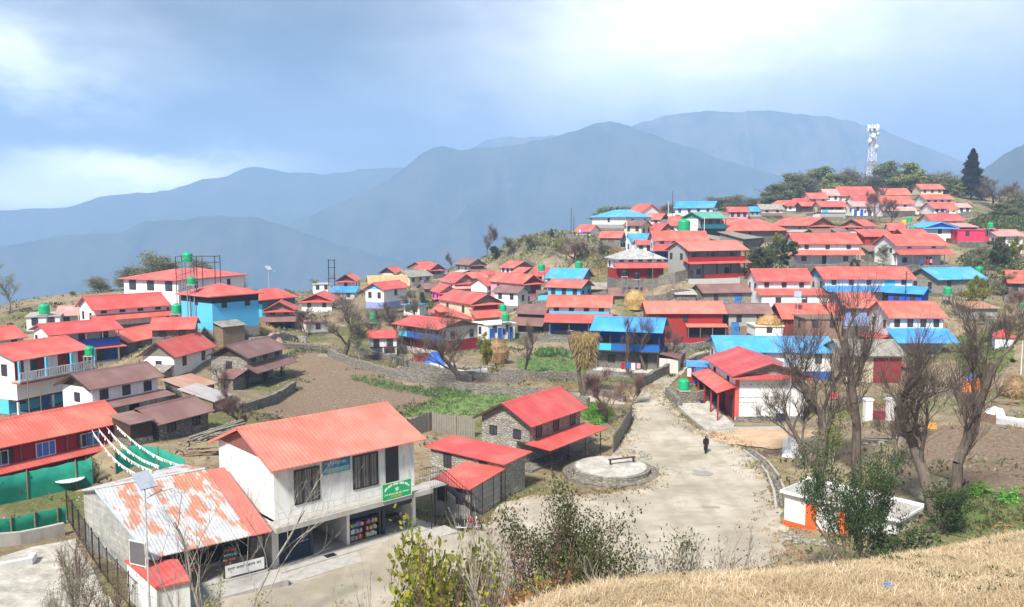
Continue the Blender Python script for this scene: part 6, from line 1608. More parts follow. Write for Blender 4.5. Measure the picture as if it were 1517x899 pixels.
# bushes further down by the buildings
def bush_at(name, seed, px, pyb, pyt, label, bark, leaf, nleaf, lsize, lspread, wide=1.0, Y=None, cat='bush', **k):
    p = hit(px, pyb) if Y is None else atY(px, pyb, Y)
    if Y: p.z = gz(p.x, p.y)
    H = row_z(pyt, p.y) - p.z
    kk = dict(spread=.55, r0=.06*H**.5, levels=4, kids=(6,5,4,3), up=.4, ratio=.6, first=.15, multi=4); kk.update(k)
    return place_parts(name, make_tree_meshes(seed, H, bark, leaf, nleaf, lsize, lspread, **kk), p, 1.0, seed*2.1, label, cat, None, wide)
bush_at('leafy_tree', 71, 1268, 818, 640, 'big dark green bushy tree growing against the orange and white block', 'twig', 'leaf_green', 17000, .17, .32, .5, Y=43, cat='tree', multi=5)
bush_at('bush', 77, 1322, 792, 735, 'dark leafy lower part of the bushes right of the bushy tree', 'twig', 'leaf_olive', 1500, .16, .3, .45, Y=44)
bush_at('bush', 72, 1230, 700, 602, 'yellowish leaved bush between the hall and the bushy tree', 'barkpale', 'leaf_yellow', 2600, .16, .3, .75, Y=68)
bush_at('bush', 78, 1195, 690, 640, 'small yellowish bush beside the white sacks', 'barkpale', 'leaf_pale', 1200, .13, .25, .9, Y=68)
bush_at('creeper', 73, 1392, 768, 708, 'dense green creeper around the foot of the forked bare tree', 'twig', 'leaf_green', 3800, .15, .22, .85, Y=49.5, cat='plant', levels=3)
bush_at('bush', 74, 1350, 805, 765, 'bright green leafy plants right of the orange and white block', 'twig', 'leaf_green', 1400, .2, .25, 1.4, Y=42, levels=2)
bush_at('bush', 79, 1440, 790, 760, 'dry leafy brush behind the grass crest', 'barkpale', 'leaf_rust', 900, .12, .2, 1.6, Y=40, levels=2)
bush_at('bush', 75, 1452, 731, 714, 'left clump of bright green plants at the edge of the brown field', 'twig', 'leaf_bright', 500, .2, .2, 1.4, levels=2)
bush_at('bush', 76, 1490, 742, 725, 'right clump of bright green plants at the edge of the brown field', 'twig', 'leaf_bright', 500, .2, .2, 1.2, levels=2)
# bare sapling before the rusty hall, weeds at lower left
bush_at('bare_tree', 81, 345, 905, 668, 'leafless grey sapling with long thin branches before the rusty hall', 'barkpale', None, 0, .1, .1, 1.0, Y=37, cat='tree', multi=2, r0=.13, levels=4, kids=(6,5,4,3), first=.25, up=.35, spread=.6, ratio=.6)
bush_at('bare_tree', 86, 290, 910, 740, 'smaller leafless grey sapling left of the long branched one', 'barkpale', None, 0, .1, .1, .9, Y=37, cat='tree', multi=2, r0=.09, levels=3, kids=(5,4,3), spread=.6)
bush_at('bush', 82, 118, 880, 782, 'dusty grey green shrub beside the fenced hall wall', 'barkpale', 'leaf_pale', 1600, .1, .15, .55, Y=40, multi=6, up=.6)
bush_at('bush', 83, 75, 905, 838, 'dusty low shrub left of the other by the courtyard', 'barkpale', 'leaf_pale', 1000, .1, .15, .5, Y=38, multi=6, up=.6)
bush_at('bush', 84, 150, 905, 832, 'brown green weeds along the black rail fence', 'barkred', 'leaf_olive', 1300, .1, .15, .7, Y=38, multi=6)
bush_at('bush', 85, 108, 830, 785, 'dry reddish weeds by the hall wall', 'barkred', 'leaf_pale', 500, .08, .15, .8, Y=46, multi=6)
bush_at('bush', 87, 290, 900, 850, 'yellow flowering weeds before the rusty hall', 'barkpale', 'leaf_yellow', 900, .12, .12, .9, Y=36, multi=6, levels=2)
bush_at('bush', 88, 340, 905, 868, 'second patch of yellow weeds before the rusty hall', 'barkpale', 'leaf_yellow', 600, .12, .12, 1.3, Y=36, multi=6, levels=2)
bush_at('bush', 90, 25, 790, 716, 'dry leafless bush by the lower green net fence', 'twig', 'leaf_pale', 150, .1, .15, .6, Y=58, multi=5)
bush_at('bush', 91, 140, 715, 672, 'small dry shrub between the two green net fences', 'twig', 'leaf_olive', 600, .1, .15, .8, Y=62, multi=5)

# ---------------------------------------------------------------- ground cover
def scatter(name, polys, per, size, mat, label, seed, droop=-1.2, aspect=.25, spread=.12, Yv=None, clump=7, kind='stuff', hgt=.15):
    rnd = np.random.default_rng(seed); P = []
    for poly in polys:
        pts = [hit(*p) for p in poly]; xs = [p.x for p in pts]; yv = [p.y for p in pts]
        area = abs(sum(pts[i].x*pts[(i+1) % len(pts)].y - pts[(i+1) % len(pts)].x*pts[i].y for i in range(len(pts))))/2
        n = int(area*per); got = 0; tries = 0
        while got < n and tries < 20:
            q = np.c_[rnd.uniform(min(xs), max(xs), n*2), rnd.uniform(min(yv), max(yv), n*2)]; tries += 1
            ins = np.zeros(len(q), bool); j = len(pts)-1
            for i in range(len(pts)):
                a, b = pts[i], pts[j]; cond = (a.y > q[:, 1]) != (b.y > q[:, 1])
                ins ^= cond & (q[:, 0] < (b.x-a.x)*(q[:, 1]-a.y)/(b.y-a.y+1e-12)+a.x); j = i
            q = q[ins][:n-got]; P.append(q); got += len(q)
    P = np.concatenate(P); P = np.repeat(P, clump, 0) + rnd.normal(size=(len(P)*clump, 2))*spread
    z = ground_np(P[:, 0], P[:, 1]) + rnd.random(len(P))*hgt*.4; V, Fq = leaves_np(np.c_[P, z], size, rnd, droop, aspect=aspect)
    return tag(link_mesh(name, np_mesh(name, V, Fq, M(mat))), label, name.replace('_', ' '), kind=kind)
G = [f[1] for f in FIELDS]
scatter('crop_leaves', [G[0]], 6, .26, 'leaf_crop', 'green crop growing in the field behind the plank fence', 1)
scatter('garden_leaves', [G[1]], 4, .26, 'leaf_crop', 'low green vegetables in the walled garden', 2)
scatter('bright_leaves', [G[2]], 16, .4, 'leaf_bright', 'bright green mustard leaves beside the tiered stone house', 3)
scatter('hedge_leaves', [[(520,558),(560,565),(620,578),(668,576),(700,580),(690,588),(640,590),(560,576),(522,564)]], 7, .30, 'leaf_crop', 'row of leafy cabbages along the ploughed field', 4, hgt=1.0)
scatter('hedge_leaves', [[(765,548),(800,520),(835,520),(868,535),(868,540),(830,528),(790,530)]], 10, .5, 'leaf_crop', 'row of tall leafy plants at the back of the garden', 5, hgt=1.0)
scatter('meadow_grass', [G[3], G[4]], 5, .28, 'leaf_olive', 'rough green grass on the right slope', 6)
# dry tufts, weeds and low scrub over the waste ground between the houses
def cover(name, n, mat, size, label, seed, ymin, ymax, umin=-.72, umax=.72, hmin=.1, clump=8, aspect=.16, spread=.2, avoid=True):
    rnd = np.random.default_rng(seed); y = np.sqrt(rnd.random(n)*(ymax**2-ymin**2)+ymin**2); u = rnd.uniform(umin, umax, n)
    x = u*y; keep = (fnoise(x, y, 9, seed)+.5*fnoise(x, y, 3, seed+1)) > hmin-.25
    keep &= y < edge(u)+45
    x, y = x[keep], y[keep]
    for ring in KEEPOUT:
        ins = np.zeros(len(x), bool); j = len(ring)-1
        for i in range(len(ring)):
            (ax, ay), (bx, by) = ring[i], ring[j]; c = (ay > y) != (by > y); ins ^= c & (x < (bx-ax)*(y-ay)/(by-ay+1e-12)+ax); j = i
        x, y = x[~ins], y[~ins]
    P = np.repeat(np.c_[x, y], clump, 0); P = P + rnd.normal(size=P.shape)*spread
    z = ground_np(P[:, 0], P[:, 1]) + rnd.random(len(P))*size*.3; V, Fq = leaves_np(np.c_[P, z], size, rnd, -1.0, aspect=aspect)
    return tag(link_mesh(name, np_mesh(name, V, Fq, M(mat))), label, name.replace('_', ' '), kind='stuff')
KEEPOUT = [[(lambda p: (p.x, p.y))(hit(*q)) for q in ROAD]]
KEEPOUT.append([(lambda p: (p.x, p.y))(hit(*q)) for q in [(432,522),(470,520),(500,532),(560,556),(620,578),(652,586),(600,612),(560,625),(470,628),(395,622),(388,606),(430,585),(442,560)]])
KEEPOUT.append([(lambda p: (p.x, p.y))(hit(*q)) for q in [(1004,600),(1060,592),(1088,630),(1086,638),(1050,640)]])
KEEPOUT.append([(lambda p: (p.x, p.y))(hit(*q)) for q in [(-60,850),(45,812),(110,800),(150,870),(190,930),(-60,950)]])
for h in HS:
    A, u_, v_, L_, W_ = h['A'], h['u'], h['v'], h['L'], h['W']
    KEEPOUT.append([((A+u_*(L_*a)+v_*(W_*b)).x, (A+u_*(L_*a)+v_*(W_*b)).y) for a, b in ((0,0),(1,0),(1,1),(0,1))])
for f_ in (S, Rr_): KEEPOUT.append([((f_.A+f_.u*a+f_.v*b).x, (f_.A+f_.u*a+f_.v*b).y) for a, b in ((-.8,-2),(f_.L+1,-2),(f_.L+1,12),(-.8,12))])
cover('dry_grass', 9000, 'strawold', .35, 'dry straw coloured tufts over the waste ground', 21, 36, 250, hmin=.12)
cover('low_scrub', 7000, 'leaf_olive', .38, 'low olive scrub and weeds between the houses', 22, 36, 330, hmin=.3, aspect=.45, spread=.35)
cover('low_scrub', 5000, 'leaf_pale', .5, 'low pale scrub on the hillsides', 23, 110, 340, hmin=.25, aspect=.45, spread=.6)
cover('thicket', 5200, 'leaf_olive', .42, 'dark olive thickets between the houses', 28, 88, 330, hmin=.42, clump=26, aspect=.5, spread=.6)
cover('thicket', 4200, 'leaf_pale', .40, 'dusty pale bushes between the houses', 29, 60, 330, hmin=.42, clump=22, aspect=.4, spread=.55)
cover('rubble', 9000, 'stonelight', .22, 'stones and rubbish lying between the houses', 30, 50, 260, hmin=.25, clump=5, aspect=.9, spread=.5)
scatter('hillside_scrub', [[(712,398),(725,372),(760,352),(820,346),(880,352),(905,372),(905,398),(860,394),(800,378),(760,388)]], .5, .8, 'leaf_pale', 'dry pale scrub covering the terraced hillside', 24, clump=12, aspect=.4, spread=.7, hgt=1.5)
scatter('hillside_scrub', [[(860,392),(900,360),(935,362),(905,398),(880,420),(862,412)]], .4, .7, 'barkred' if False else 'leaf_rust', 'reddish dry scrub below the white power pole', 25, clump=9, aspect=.3, spread=.7, hgt=1.2)
scatter('hillside_scrub', [[(1440,330),(1517,318),(1560,330),(1560,345),(1440,338)],[(1425,385),(1480,372),(1517,395),(1500,440),(1470,440),(1430,402)]], .8, .7, 'leaf_olive', 'green scrub on the right slope', 26, clump=12, aspect=.45, spread=.7, hgt=1.5)
scatter('hillside_scrub', [[(1112,372),(1150,362),(1172,392),(1160,418),(1112,414)]], 1.2, .6, 'leaf_green', 'dark green scrub between the red gallery house and the white house', 27, clump=12, aspect=.45, spread=.6, hgt=1.2)
# dry blades on the knoll
rnd = np.random.default_rng(77); n = 260000
yb = 2.2 + 14*rnd.random(n)**1.1; ub = rnd.uniform(-.45, .72, n); xb = ub*yb; zb = hill_np(xb, yb)
kp = zb > -11; xb, yb, zb = xb[kp], yb[kp], zb[kp]; m_ = len(xb)
ln = (.025 + .065*rnd.random(m_)**2.5)*(.8+.7*(fnoise(xb, yb, .5, 3)+.5)); az = rnd.random(m_)*6.283; tl = .5+1.6*rnd.random(m_); wd = .0025+.003*rnd.random(m_)
dx, dy = np.cos(az), np.sin(az); B = np.c_[xb, yb, zb-.01]; T1 = B + np.c_[dx*ln*tl*.4, dy*ln*tl*.4, ln*.6]; T2 = B + np.c_[dx*ln*tl*1.1, dy*ln*tl*1.1, ln*.85]
sd_ = np.c_[-dy, dx, dx*0]*wd[:, None]
V = np.stack([B-sd_, B+sd_, T1+sd_*.8, T1-sd_*.8, T2], 1).reshape(-1, 3); b0 = (np.arange(m_)*5)[:, None]
Fq = np.concatenate([b0+np.array([[0,1,2,3]]), b0+np.array([[3,2,4,4]])]) 
Ft = np.concatenate([b0+np.array([[0,1,2]]), b0+np.array([[0,2,3]]), b0+np.array([[3,2,4]])])
tag(link_mesh('dry_grass', np_mesh('dry_grass', V, Ft, M('drygrass'))), 'pale golden dry grass covering the knoll in the foreground', 'grass', kind='stuff')

# worn edges: tufts and crumbs creeping over the rim of the road and the fields
def rim(name, ring, n, mat, size, label, seed, w=.7, aspect=.2, clump=6, spread=.12):
    rnd = np.random.default_rng(seed); P = [hit(*q) for q in ring]; seg = [(P[i], P[(i+1) % len(P)]) for i in range(len(P))]; L = np.array([(b-a).length for a, b in seg]); k = rnd.choice(len(seg), n, p=L/L.sum()); t = rnd.random(n)
    A = np.array([[seg[i][0].x, seg[i][0].y] for i in k]); B = np.array([[seg[i][1].x, seg[i][1].y] for i in k]); q = A+(B-A)*t[:, None]+rnd.normal(size=(n, 2))*w
    k2 = fnoise(q[:, 0], q[:, 1], 2.5, seed) > -.1; q = q[k2]; q = np.repeat(q, clump, 0)+rnd.normal(size=(len(q)*clump, 2))*spread
    z = ground_np(q[:, 0], q[:, 1])+.05; V, Fq = leaves_np(np.c_[q, z], size, rnd, -.8, aspect=aspect)
    return tag(link_mesh(name, np_mesh(name, V, Fq, M(mat))), label, name.replace('_', ' '), kind='stuff')
rim('verge_grass', ROAD, 2600, 'strawold', .24, 'dry grass creeping over the edge of the earth square', 61, .9)
rim('verge_grass', ROAD, 1500, 'leaf_olive', .16, 'green weeds along the edge of the earth square', 62, .8, .4)
rim('verge_grass', [(432,522),(470,520),(500,532),(560,556),(620,578),(652,586),(600,612),(560,625),(470,628),(395,622),(388,606),(430,585),(442,560),(425,540)], 1200, 'leaf_olive', .3, 'weeds around the ploughed field', 63, .8, .3)
rim('verge_grass', [(478,520),(560,541),(640,561),(700,571),(790,577),(870,584),(925,590)], 900, 'strawold', .3, 'dry grass along the footpath', 64, .9, .2)

rw = np.random.default_rng(91); nw_ = 520; yw = 3+11*rw.random(nw_); xw = rw.uniform(-.4, .7, nw_)*yw; kk = fnoise(xw, yw, 1.6, 12) > .02; xw, yw = xw[kk], yw[kk]
Pw = np.repeat(np.c_[xw, yw], 26, 0)+rw.normal(size=(len(xw)*26, 2))*.05; Vw, Fw = leaves_np(np.c_[Pw, hill_np(Pw[:, 0], Pw[:, 1])+.005], .05, rw, -1.4, aspect=.3)
tag(link_mesh('withered_weeds', np_mesh('withered_weeds', Vw, Fw, M('leaf_olive'))), 'small green and brown weeds among the dry grass of the knoll', 'weeds', kind='stuff')
# ---------------------------------------------------------------- walls, fences, poles, tanks and small things
def wall_line(name, pts, h, label, mat='stone', th=.5, cat='wall', base=.0, jag=.12, world=None, seed=1):
    """a dry stone wall that follows the land; uneven top"""
    P = [hit(*p) for p in pts] if world is None else world; rnd = random.Random(label); mb = MB(); Q_ = []
    for a, b in zip(P[:-1], P[1:]):
        n = max(1, int((b-a).length/1.2))
        for i in range(n): Q_.append(a.lerp(b, i/n))
    Q_.append(P[-1]); c = sum(Q_, Vector())/len(Q_)
    prev = None
    for i, q in enumerate(Q_):
        d = (Q_[min(i+1, len(Q_)-1)] - Q_[max(i-1, 0)]); d.z = 0; d.normalize(); n_ = Vector((-d.y, d.x, 0))*th/2
        g = gz(q.x, q.y); t_ = g + h + rnd.uniform(-jag, jag)
        a_ = [(q+n_) - c, (q-n_) - c]; ring = [Vector((a_[0].x, a_[0].y, g-1.2-c.z)), Vector((a_[1].x, a_[1].y, g-1.2-c.z)), Vector((a_[1].x*1, a_[1].y, t_-c.z)), Vector((a_[0].x, a_[0].y, t_-c.z))]
        b = len(mb.v); mb.v += [tuple(v) for v in ring]
        if prev is not None:
            for k in range(4): mb.f.append((prev+k, prev+(k+1) % 4, b+(k+1) % 4, b+k)); mb.m.append(0)
        else: mb.f.append((b, b+1, b+2, b+3)); mb.m.append(0)
        prev = b
    mb.f.append((prev+3, prev+2, prev+1, prev)); mb.m.append(0)
    return tag(mb.build(name, M(mat), None, loc=c), label, cat)
WL = [
 ([(520,519),(560,532),(610,547),(665,558),(700,562),(745,566),(775,566)], 1.0, 'long upper dry stone wall above the footpath'),
 ([(488,528),(530,545),(590,562),(640,572),(690,582),(760,586),(840,594),(872,603)], 1.1, 'long lower dry stone wall below the footpath'),
 ([(742,558),(790,562),(850,563),(880,566)], 1.0, 'stone wall along the front of the vegetable garden'),
 ([(870,582),(905,590),(925,596)], .8, 'short stone wall at the end of the footpath'),
 ([(944,577),(962,568),(984,556),(1003,544),(1013,534)], 1.3, 'stone wall climbing beside the lane'),
 ([(1000,524),(1030,520),(1062,513)], 1.2, 'stone wall below the long red boarded house'),
 ([(1012,545),(1030,535),(1050,529)], .8, 'low curved stone wall at the top of the lane'),
 ([(988,586),(1000,596),(1006,604)], 1.0, 'stone wall left of the green tank in the hall yard'),
 ([(1004,598),(1030,597),(1060,592)], 1.2, 'stone wall behind the hall yard'),
 ([(905,421),(940,423),(1000,420),(1040,418)], 2.0, 'high stone terrace wall under the slate roofed red house'),
 ([(1040,419),(1080,419),(1120,417)], 1.6, 'stone terrace wall under the red gallery house'),
 ([(930,446),(985,448),(1035,444)], 1.6, 'second stone terrace wall above the long red boarded house'),
 ([(1170,398),(1230,400),(1300,398)], 1.3, 'stone terrace wall under the white colonnade house'),
 ([(1312,402),(1360,402),(1415,400)], 1.4, 'stone terrace wall under the left gabled colonnade house'),
 ([(370,512),(400,508),(440,506),(455,508)], 1.0, 'pale stone wall under the grey stone house', 'stonelight'),
 ([(352,505),(365,512),(400,516),(460,518),(480,520)], .7, 'low stone edge at the top of the ploughed field'),
 ([(345,600),(360,612),(400,600),(436,578)], 1.0, 'mossy stone wall left of the ploughed field'),
 ([(590,552),(640,560),(700,565)], .8, 'stone wall directly before the blue gallery house'),
 ([(865,440),(900,436),(935,440)], 1.0, 'stone wall beside the golden haystack'),
 ([(1040,372),(1090,374),(1130,372)], 1.0, 'stone wall behind the red gallery house'),
 ([(1420,366),(1450,368),(1480,372)], 1.2, 'stone wall under the magenta house'),
 ([(1240,600),(1275,596),(1284,598)], .9, 'stone wall left of the white gate posts'),
 ([(1330,592),(1370,590),(1420,588)], .8, 'stone wall right of the white gate posts'),
 ([(740,392),(780,388),(830,384)], .9, 'stone terrace on the dry hillside, lower one'),
 ([(745,378),(790,366),(850,362)], .8, 'stone terrace on the dry hillside, upper one'),
 ([(1150,478),(1172,476),(1192,480)], 1.2, 'stone wall between the haystack hut and the brick house'),
 ([(820,498),(850,500),(870,500)], 1.0, 'stone wall below the deep blue house'),
 ([(765,500),(800,506),(850,508)], .8, 'stone edge of the yard before the deep blue house'),
 ([(1120,342),(1150,346),(1180,344)], 1.0, 'stone wall right of the wide hipped roof'),
]
for w_ in WL: wall_line('stone_wall', w_[0], w_[1], w_[2], w_[3] if len(w_) > 3 else 'stone')
wall_line('stone_wall', [(-40,812),(30,806),(95,792)], .8, 'grey rendered courtyard wall at the lower left', 'concrete', .3, jag=.01)
wall_line('stone_wall', [(-40,856),(45,838),(50,830)], .5, 'low whitewashed courtyard kerb at the lower left', 'white', .35, jag=.01)
wall_line('brick_wall', [(1428,618),(1474,628)], .8, 'low brick wall with pale top at the edge of the brown field', 'brick', .3, jag=.01)

# fences of sheet, cloth and planks
def sheet_fence(name, pts, h, label, mat, posts=2.2, cat='fence', th=.03, wave=.05, planks=False, post_mat='wood'):
    P = [hit(*p) for p in pts]; root = tag(empty(name, P[0]), label, cat); O = P[0]; Q_ = []
    for a, b in zip(P[:-1], P[1:]):
        n = max(1, int((b-a).length/.45))
        for i in range(n): Q_.append(a.lerp(b, i/n))
    Q_.append(P[-1]); rnd = random.Random(label); mb = MB()
    if planks:
        for i in range(len(Q_)-1):
            for s_ in (0, .5):
                q = Q_[i].lerp(Q_[i+1], s_); q2 = Q_[i].lerp(Q_[i+1], s_+.42); g = gz(q.x, q.y); t_ = g+h+rnd.uniform(-.15, .12)
                d = (q2-q).normalized(); nn = Vector((-d.y, d.x, 0))*.02
                ring = [q-nn-O, q2-nn-O, q2+nn-O, q+nn-O]
                mb.hull8([(v.x, v.y, g-.3-O.z) for v in ring], [(v.x, v.y, t_-O.z) for v in ring])
        mb.build('planks', M(mat), root)
    else:
        vs_ = []; fs = []
        for i, q in enumerate(Q_):
            g = gz(q.x, q.y); w_ = wave*math.sin(i*1.7)
            vs_ += [(q.x-O.x, q.y-O.y+w_, g+.02-O.z), (q.x-O.x, q.y-O.y-w_*.6, g+h*.5-O.z), (q.x-O.x, q.y-O.y+w_*.4, g+h+rnd.uniform(-.06, .04)-O.z)]
            if i:
                for k in (0, 1): b = 3*i+k; fs.append((b-3, b, b+1, b-2))
        m0 = len(vs_); 
        back = [(x, y+th, z) for x, y, z in vs_]
        mb.add(vs_ + back, fs + [tuple(i_+m0 for i_ in f)[::-1] for f in fs] + [(3*i+2, 3*i+5, m0+3*i+5, m0+3*i+2) for i in range(len(Q_)-1)])
        mb.build('cloth' if 'net' in mat else 'sheet', M(mat), root, smooth=True)
    tot = 0; nxt = 0
    for a, b in zip(Q_[:-1], Q_[1:]):
        if tot >= nxt: g = gz(a.x, a.y); MB().tube((a.x-O.x, a.y-O.y-.05, g-.5-O.z), (a.x-O.x, a.y-O.y-.05, g+h+.15-O.z), .05, .045).build('post', M(post_mat), root); nxt += posts
        tot += (b-a).length
    return root
sheet_fence('cloth_fence', [(-30,752),(30,742),(90,728),(138,718)], 2.0, 'green net cloth fence before the long red house', 'netgreen', 3)
sheet_fence('cloth_fence', [(172,702),(200,690),(235,694),(275,712)], 1.7, 'green net cloth fence bending behind the rusty hall', 'netgreen', 3)
sheet_fence('cloth_fence', [(-30,800),(30,792),(98,776)], 1.2, 'lower darker green net fence above the courtyard wall', 'netgreen', 1.5)
sheet_fence('plank_fence', [(603,650),(640,637),(662,642),(704,648)], 1.9, 'weathered grey plank fence behind the red roofed stone wing', 'greywood', 3, planks=True)
sheet_fence('plank_fence', [(908,672),(922,650),(932,632),(936,618)], 1.7, 'weathered plank fence along the lane right of the tiered stone house', 'greywood', 2, planks=True)
sheet_fence('tin_fence', [(1474,628),(1500,632),(1545,638)], .9, 'low grey tin sheet fence at the right edge of the brown field', 'galv', 3)
sheet_fence('tin_fence', [(636,548),(655,552),(676,548)], 1.0, 'grey tin sheets leaning by the blue gallery house', 'galv', 2)
sheet_fence('tin_fence', [(668,558),(690,560),(722,556)], 1.0, 'second run of grey tin sheets near the straw stack', 'galv', 2)
o = sheet_fence('washing_cloth', [(618,640),(640,634)], 1.1, 'white cloth hanging on the plank fence', 'cloth', 30, cat='cloth')
# stone edge box below the straw: planks pile by the brown sheds
# black rail fence along the hall
def rail_fence(name, pts, h, label, mat='black', gap=.28, post=2.0):
    P = [hit(*p) for p in pts]; O = P[0]; root = tag(empty(name, O), label, 'fence'); Q_ = []
    for a, b in zip(P[:-1], P[1:]):
        n = max(1, int((b-a).length/gap))
        for i in range(n): Q_.append(a.lerp(b, i/n))
    Q_.append(P[-1]); mb = MB(); rl = MB()
    for i, q in enumerate(Q_):
        g = gz(q.x, q.y)-O.z; mb.tube((q.x-O.x, q.y-O.y, g-.2), (q.x-O.x, q.y-O.y, g+h), .012, .012, 4)
        if i:
            p = Q_[i-1]; g0 = gz(p.x, p.y)-O.z
            for k in (.12, h-.1): rl.tube((p.x-O.x, p.y-O.y, g0+k), (q.x-O.x, q.y-O.y, g+k), .02, .02, 4)
        if i % int(post/gap) == 0: MB().tube((q.x-O.x, q.y-O.y, g-.4), (q.x-O.x, q.y-O.y, g+h+.12), .035).build('post', M(mat), root)
    mb.build('bars', M(mat), root, fix=False); rl.build('rails', M(mat), root, fix=False)
rail_fence('rail_fence', [(100,770),(128,815),(158,860),(205,915)], 1.9, 'black barred metal fence running beside the rusty hall wall')

# poles and lamps
def pole(px, pyb, pyt, label, r=.09, mat='galv', Y=None, name='power_pole', arms=1, cat='pole'):
    p = hit(px, pyb) if Y is None else atY(px, pyb, Y)
    if Y: p.z = gz(p.x, p.y)
    H = row_z(pyt, p.y)-p.z; root = tag(empty(name, p, .3), label, cat)
    MB().tube((0,0,-.5), (0,0,H), r, r*.65, 8).build('shaft', M(mat), root)
    for i in range(arms): MB().box(-.55, .55, -.04, .04, H-.35-i*.55, H-.27-i*.55).build('cross_arm', M('metal'), root, fix=False)
    for i in range(arms):
        ins = MB()
        for x_ in (-.45, 0, .45): ins.tube((x_, 0, H-.27-i*.55), (x_, 0, H-.12-i*.55), .03)
        ins.build('insulators', M('white'), root)
    return root, p, H
def solar_lamp(px, pyb, pyt, label, Y=None, tilt=35, rz=.4, ps=1.0):
    root, p, H = pole(px, pyb, pyt, label, .06, 'galv', Y, 'solar_street_lamp', 0, 'street lamp')
    a = R(tilt); s_ = ps*.55
    pn = MB().hull8([(-s_, -s_*1.3*math.cos(a), H-s_*1.3*math.sin(a)), (s_, -s_*1.3*math.cos(a), H-s_*1.3*math.sin(a)), (s_, s_*1.3*math.cos(a), H+s_*1.3*math.sin(a)), (-s_, s_*1.3*math.cos(a), H+s_*1.3*math.sin(a))],
        [(-s_, -s_*1.3*math.cos(a)-.02, H+.05-s_*1.3*math.sin(a)), (s_, -s_*1.3*math.cos(a)-.02, H+.05-s_*1.3*math.sin(a)), (s_, s_*1.3*math.cos(a)-.02, H+.05+s_*1.3*math.sin(a)), (-s_, s_*1.3*math.cos(a)-.02, H+.05+s_*1.3*math.sin(a))])
    pn.build('solar_panel', m_plain('solar_cells', (.32,.36,.42), .2, .6), root)
    MB().tube((0,0,H-.9), (.9,-.2,H-.6), .03).build('arm', M('galv'), root); MB().box(.75, 1.25, -.35, -.1, H-.66, H-.58).build('lamp_head', M('white'), root, fix=False)
    root.rotation_euler[2] = rz
solar_lamp(222, 905, 712, 'solar street lamp on a tall pale pole before the rusty hall', Y=40, rz=.9, ps=.75)
solar_lamp(1168, 668, 535, 'solar street lamp before the red roofed hall', rz=-.5, ps=1.1)
solar_lamp(1180, 500, 436, 'solar street lamp before the cream and red house', rz=-.4)
solar_lamp(400, 480, 397, 'solar street lamp standing against the valley on the left', Y=160, rz=.8, ps=.9)
pole(928, 378, 327, 'white power pole on the dry slope below the cyan roof', .10, 'cloth')
pole(846, 345, 307, 'dark power pole left of the small white house on the ridge', .10, 'black', Y=228)
pole(850, 352, 320, 'second dark power pole by the small white house on the ridge', .10, 'black', Y=222)
pole(996, 322, 283, 'dark power pole at the left end of the long blue roof', .10, 'black', Y=250)
pole(990, 322, 298, 'pale power pole left of the long blue roof', .10, 'cloth', Y=256)
pole(966, 470, 352, 'tall thin steel mast before the slate roofed house', .07, 'metal', Y=146, arms=0)
pole(945, 380, 330, 'dark thin pole before the boxy cream house', .07, 'black', Y=205, arms=0)
pole(1341, 450, 402, 'black pole with cross arms in front of the blue annex', .09, 'black', Y=138, arms=2)
pole(1043, 352, 322, 'white pole beside the green roofed house', .08, 'cloth', Y=192, arms=0)
pole(1512, 560, 505, 'thin white pole by the patterned kiosk', .05, 'cloth', Y=96, arms=0)
pole(118, 500, 452, 'cream pole before the pink striped roof', .09, 'cream', Y=124, arms=0)
pole(322, 512, 492, 'short leaning dark pole below the bright blue house', .08, 'black', Y=118, arms=0)
pole(44, 620, 545, 'thin flag pole before the striped balcony', .05, 'wood', Y=80, arms=0)
pole(62, 622, 575, 'thin post before the striped balcony house', .05, 'wood', Y=80, arms=0)
# twin poles with a transformer platform
p = atY(491, 436, 216); p.z = gz(p.x, p.y); H = row_z(384, 216)-p.z
root = tag(empty('transformer_poles', p), 'twin dark power poles joined by cross bars on the valley skyline', 'power poles')
for x_ in (-.6, .9): MB().tube((x_,0,-.5), (x_,0,H), .14, .11, 8).build('pole', M('black'), root)
for z_ in (H-.3, H-2.2, H*.45): MB().box(-.9, 1.2, -.08, .08, z_, z_+.14).build('cross_arm', M('black'), root, fix=False)
MB().box(-.3, .6, -.35, .35, H*.45+.14, H*.45+1.1).build('transformer', M('metal'), root, fix=False)

# lattice mast
Ym = 345; p = atY(1290, 285, Ym); p.z = gz(p.x, p.y); ztop = row_z(190, Ym); H = ztop-p.z; zk = p.z
root = tag(empty('lattice_mast', p, .2), 'tall red and white lattice telecom mast with dishes on the hilltop', 'tower')
wb, wt_ = 1.45, .85; nseg = 12
redm = m_plain('mast_red', (.42,.24,.23)); whm = m_plain('mast_white', (.72,.73,.75))
for i in range(nseg):
    z0, z1 = H*i/nseg, H*(i+1)/nseg; w0 = wb+(wt_-wb)*i/nseg; w1 = wb+(wt_-wb)*(i+1)/nseg; red_ = i % 4 == 1; mb = MB()
    c0 = [(-w0,-w0),(w0,-w0),(w0,w0),(-w0,w0)]; c1 = [(-w1,-w1),(w1,-w1),(w1,w1),(-w1,w1)]
    for k in range(4):
        a0 = (*c0[k], z0); a1 = (*c1[k], z1); b0 = (*c0[(k+1)%4], z0); b1 = (*c1[(k+1)%4], z1)
        mb.tube(a0, a1, .11, .11, 4); mb.tube(a0, b1, .07, .07, 4); mb.tube(b0, a1, .07, .07, 4); mb.tube(a1, b1, .07, .07, 4)
    mb.build('lattice_section', redm if red_ else whm, root)
MB().box(-1.9, 1.9, -1.9, 1.9, H-.2, H).build('platform', whm, root, fix=False)
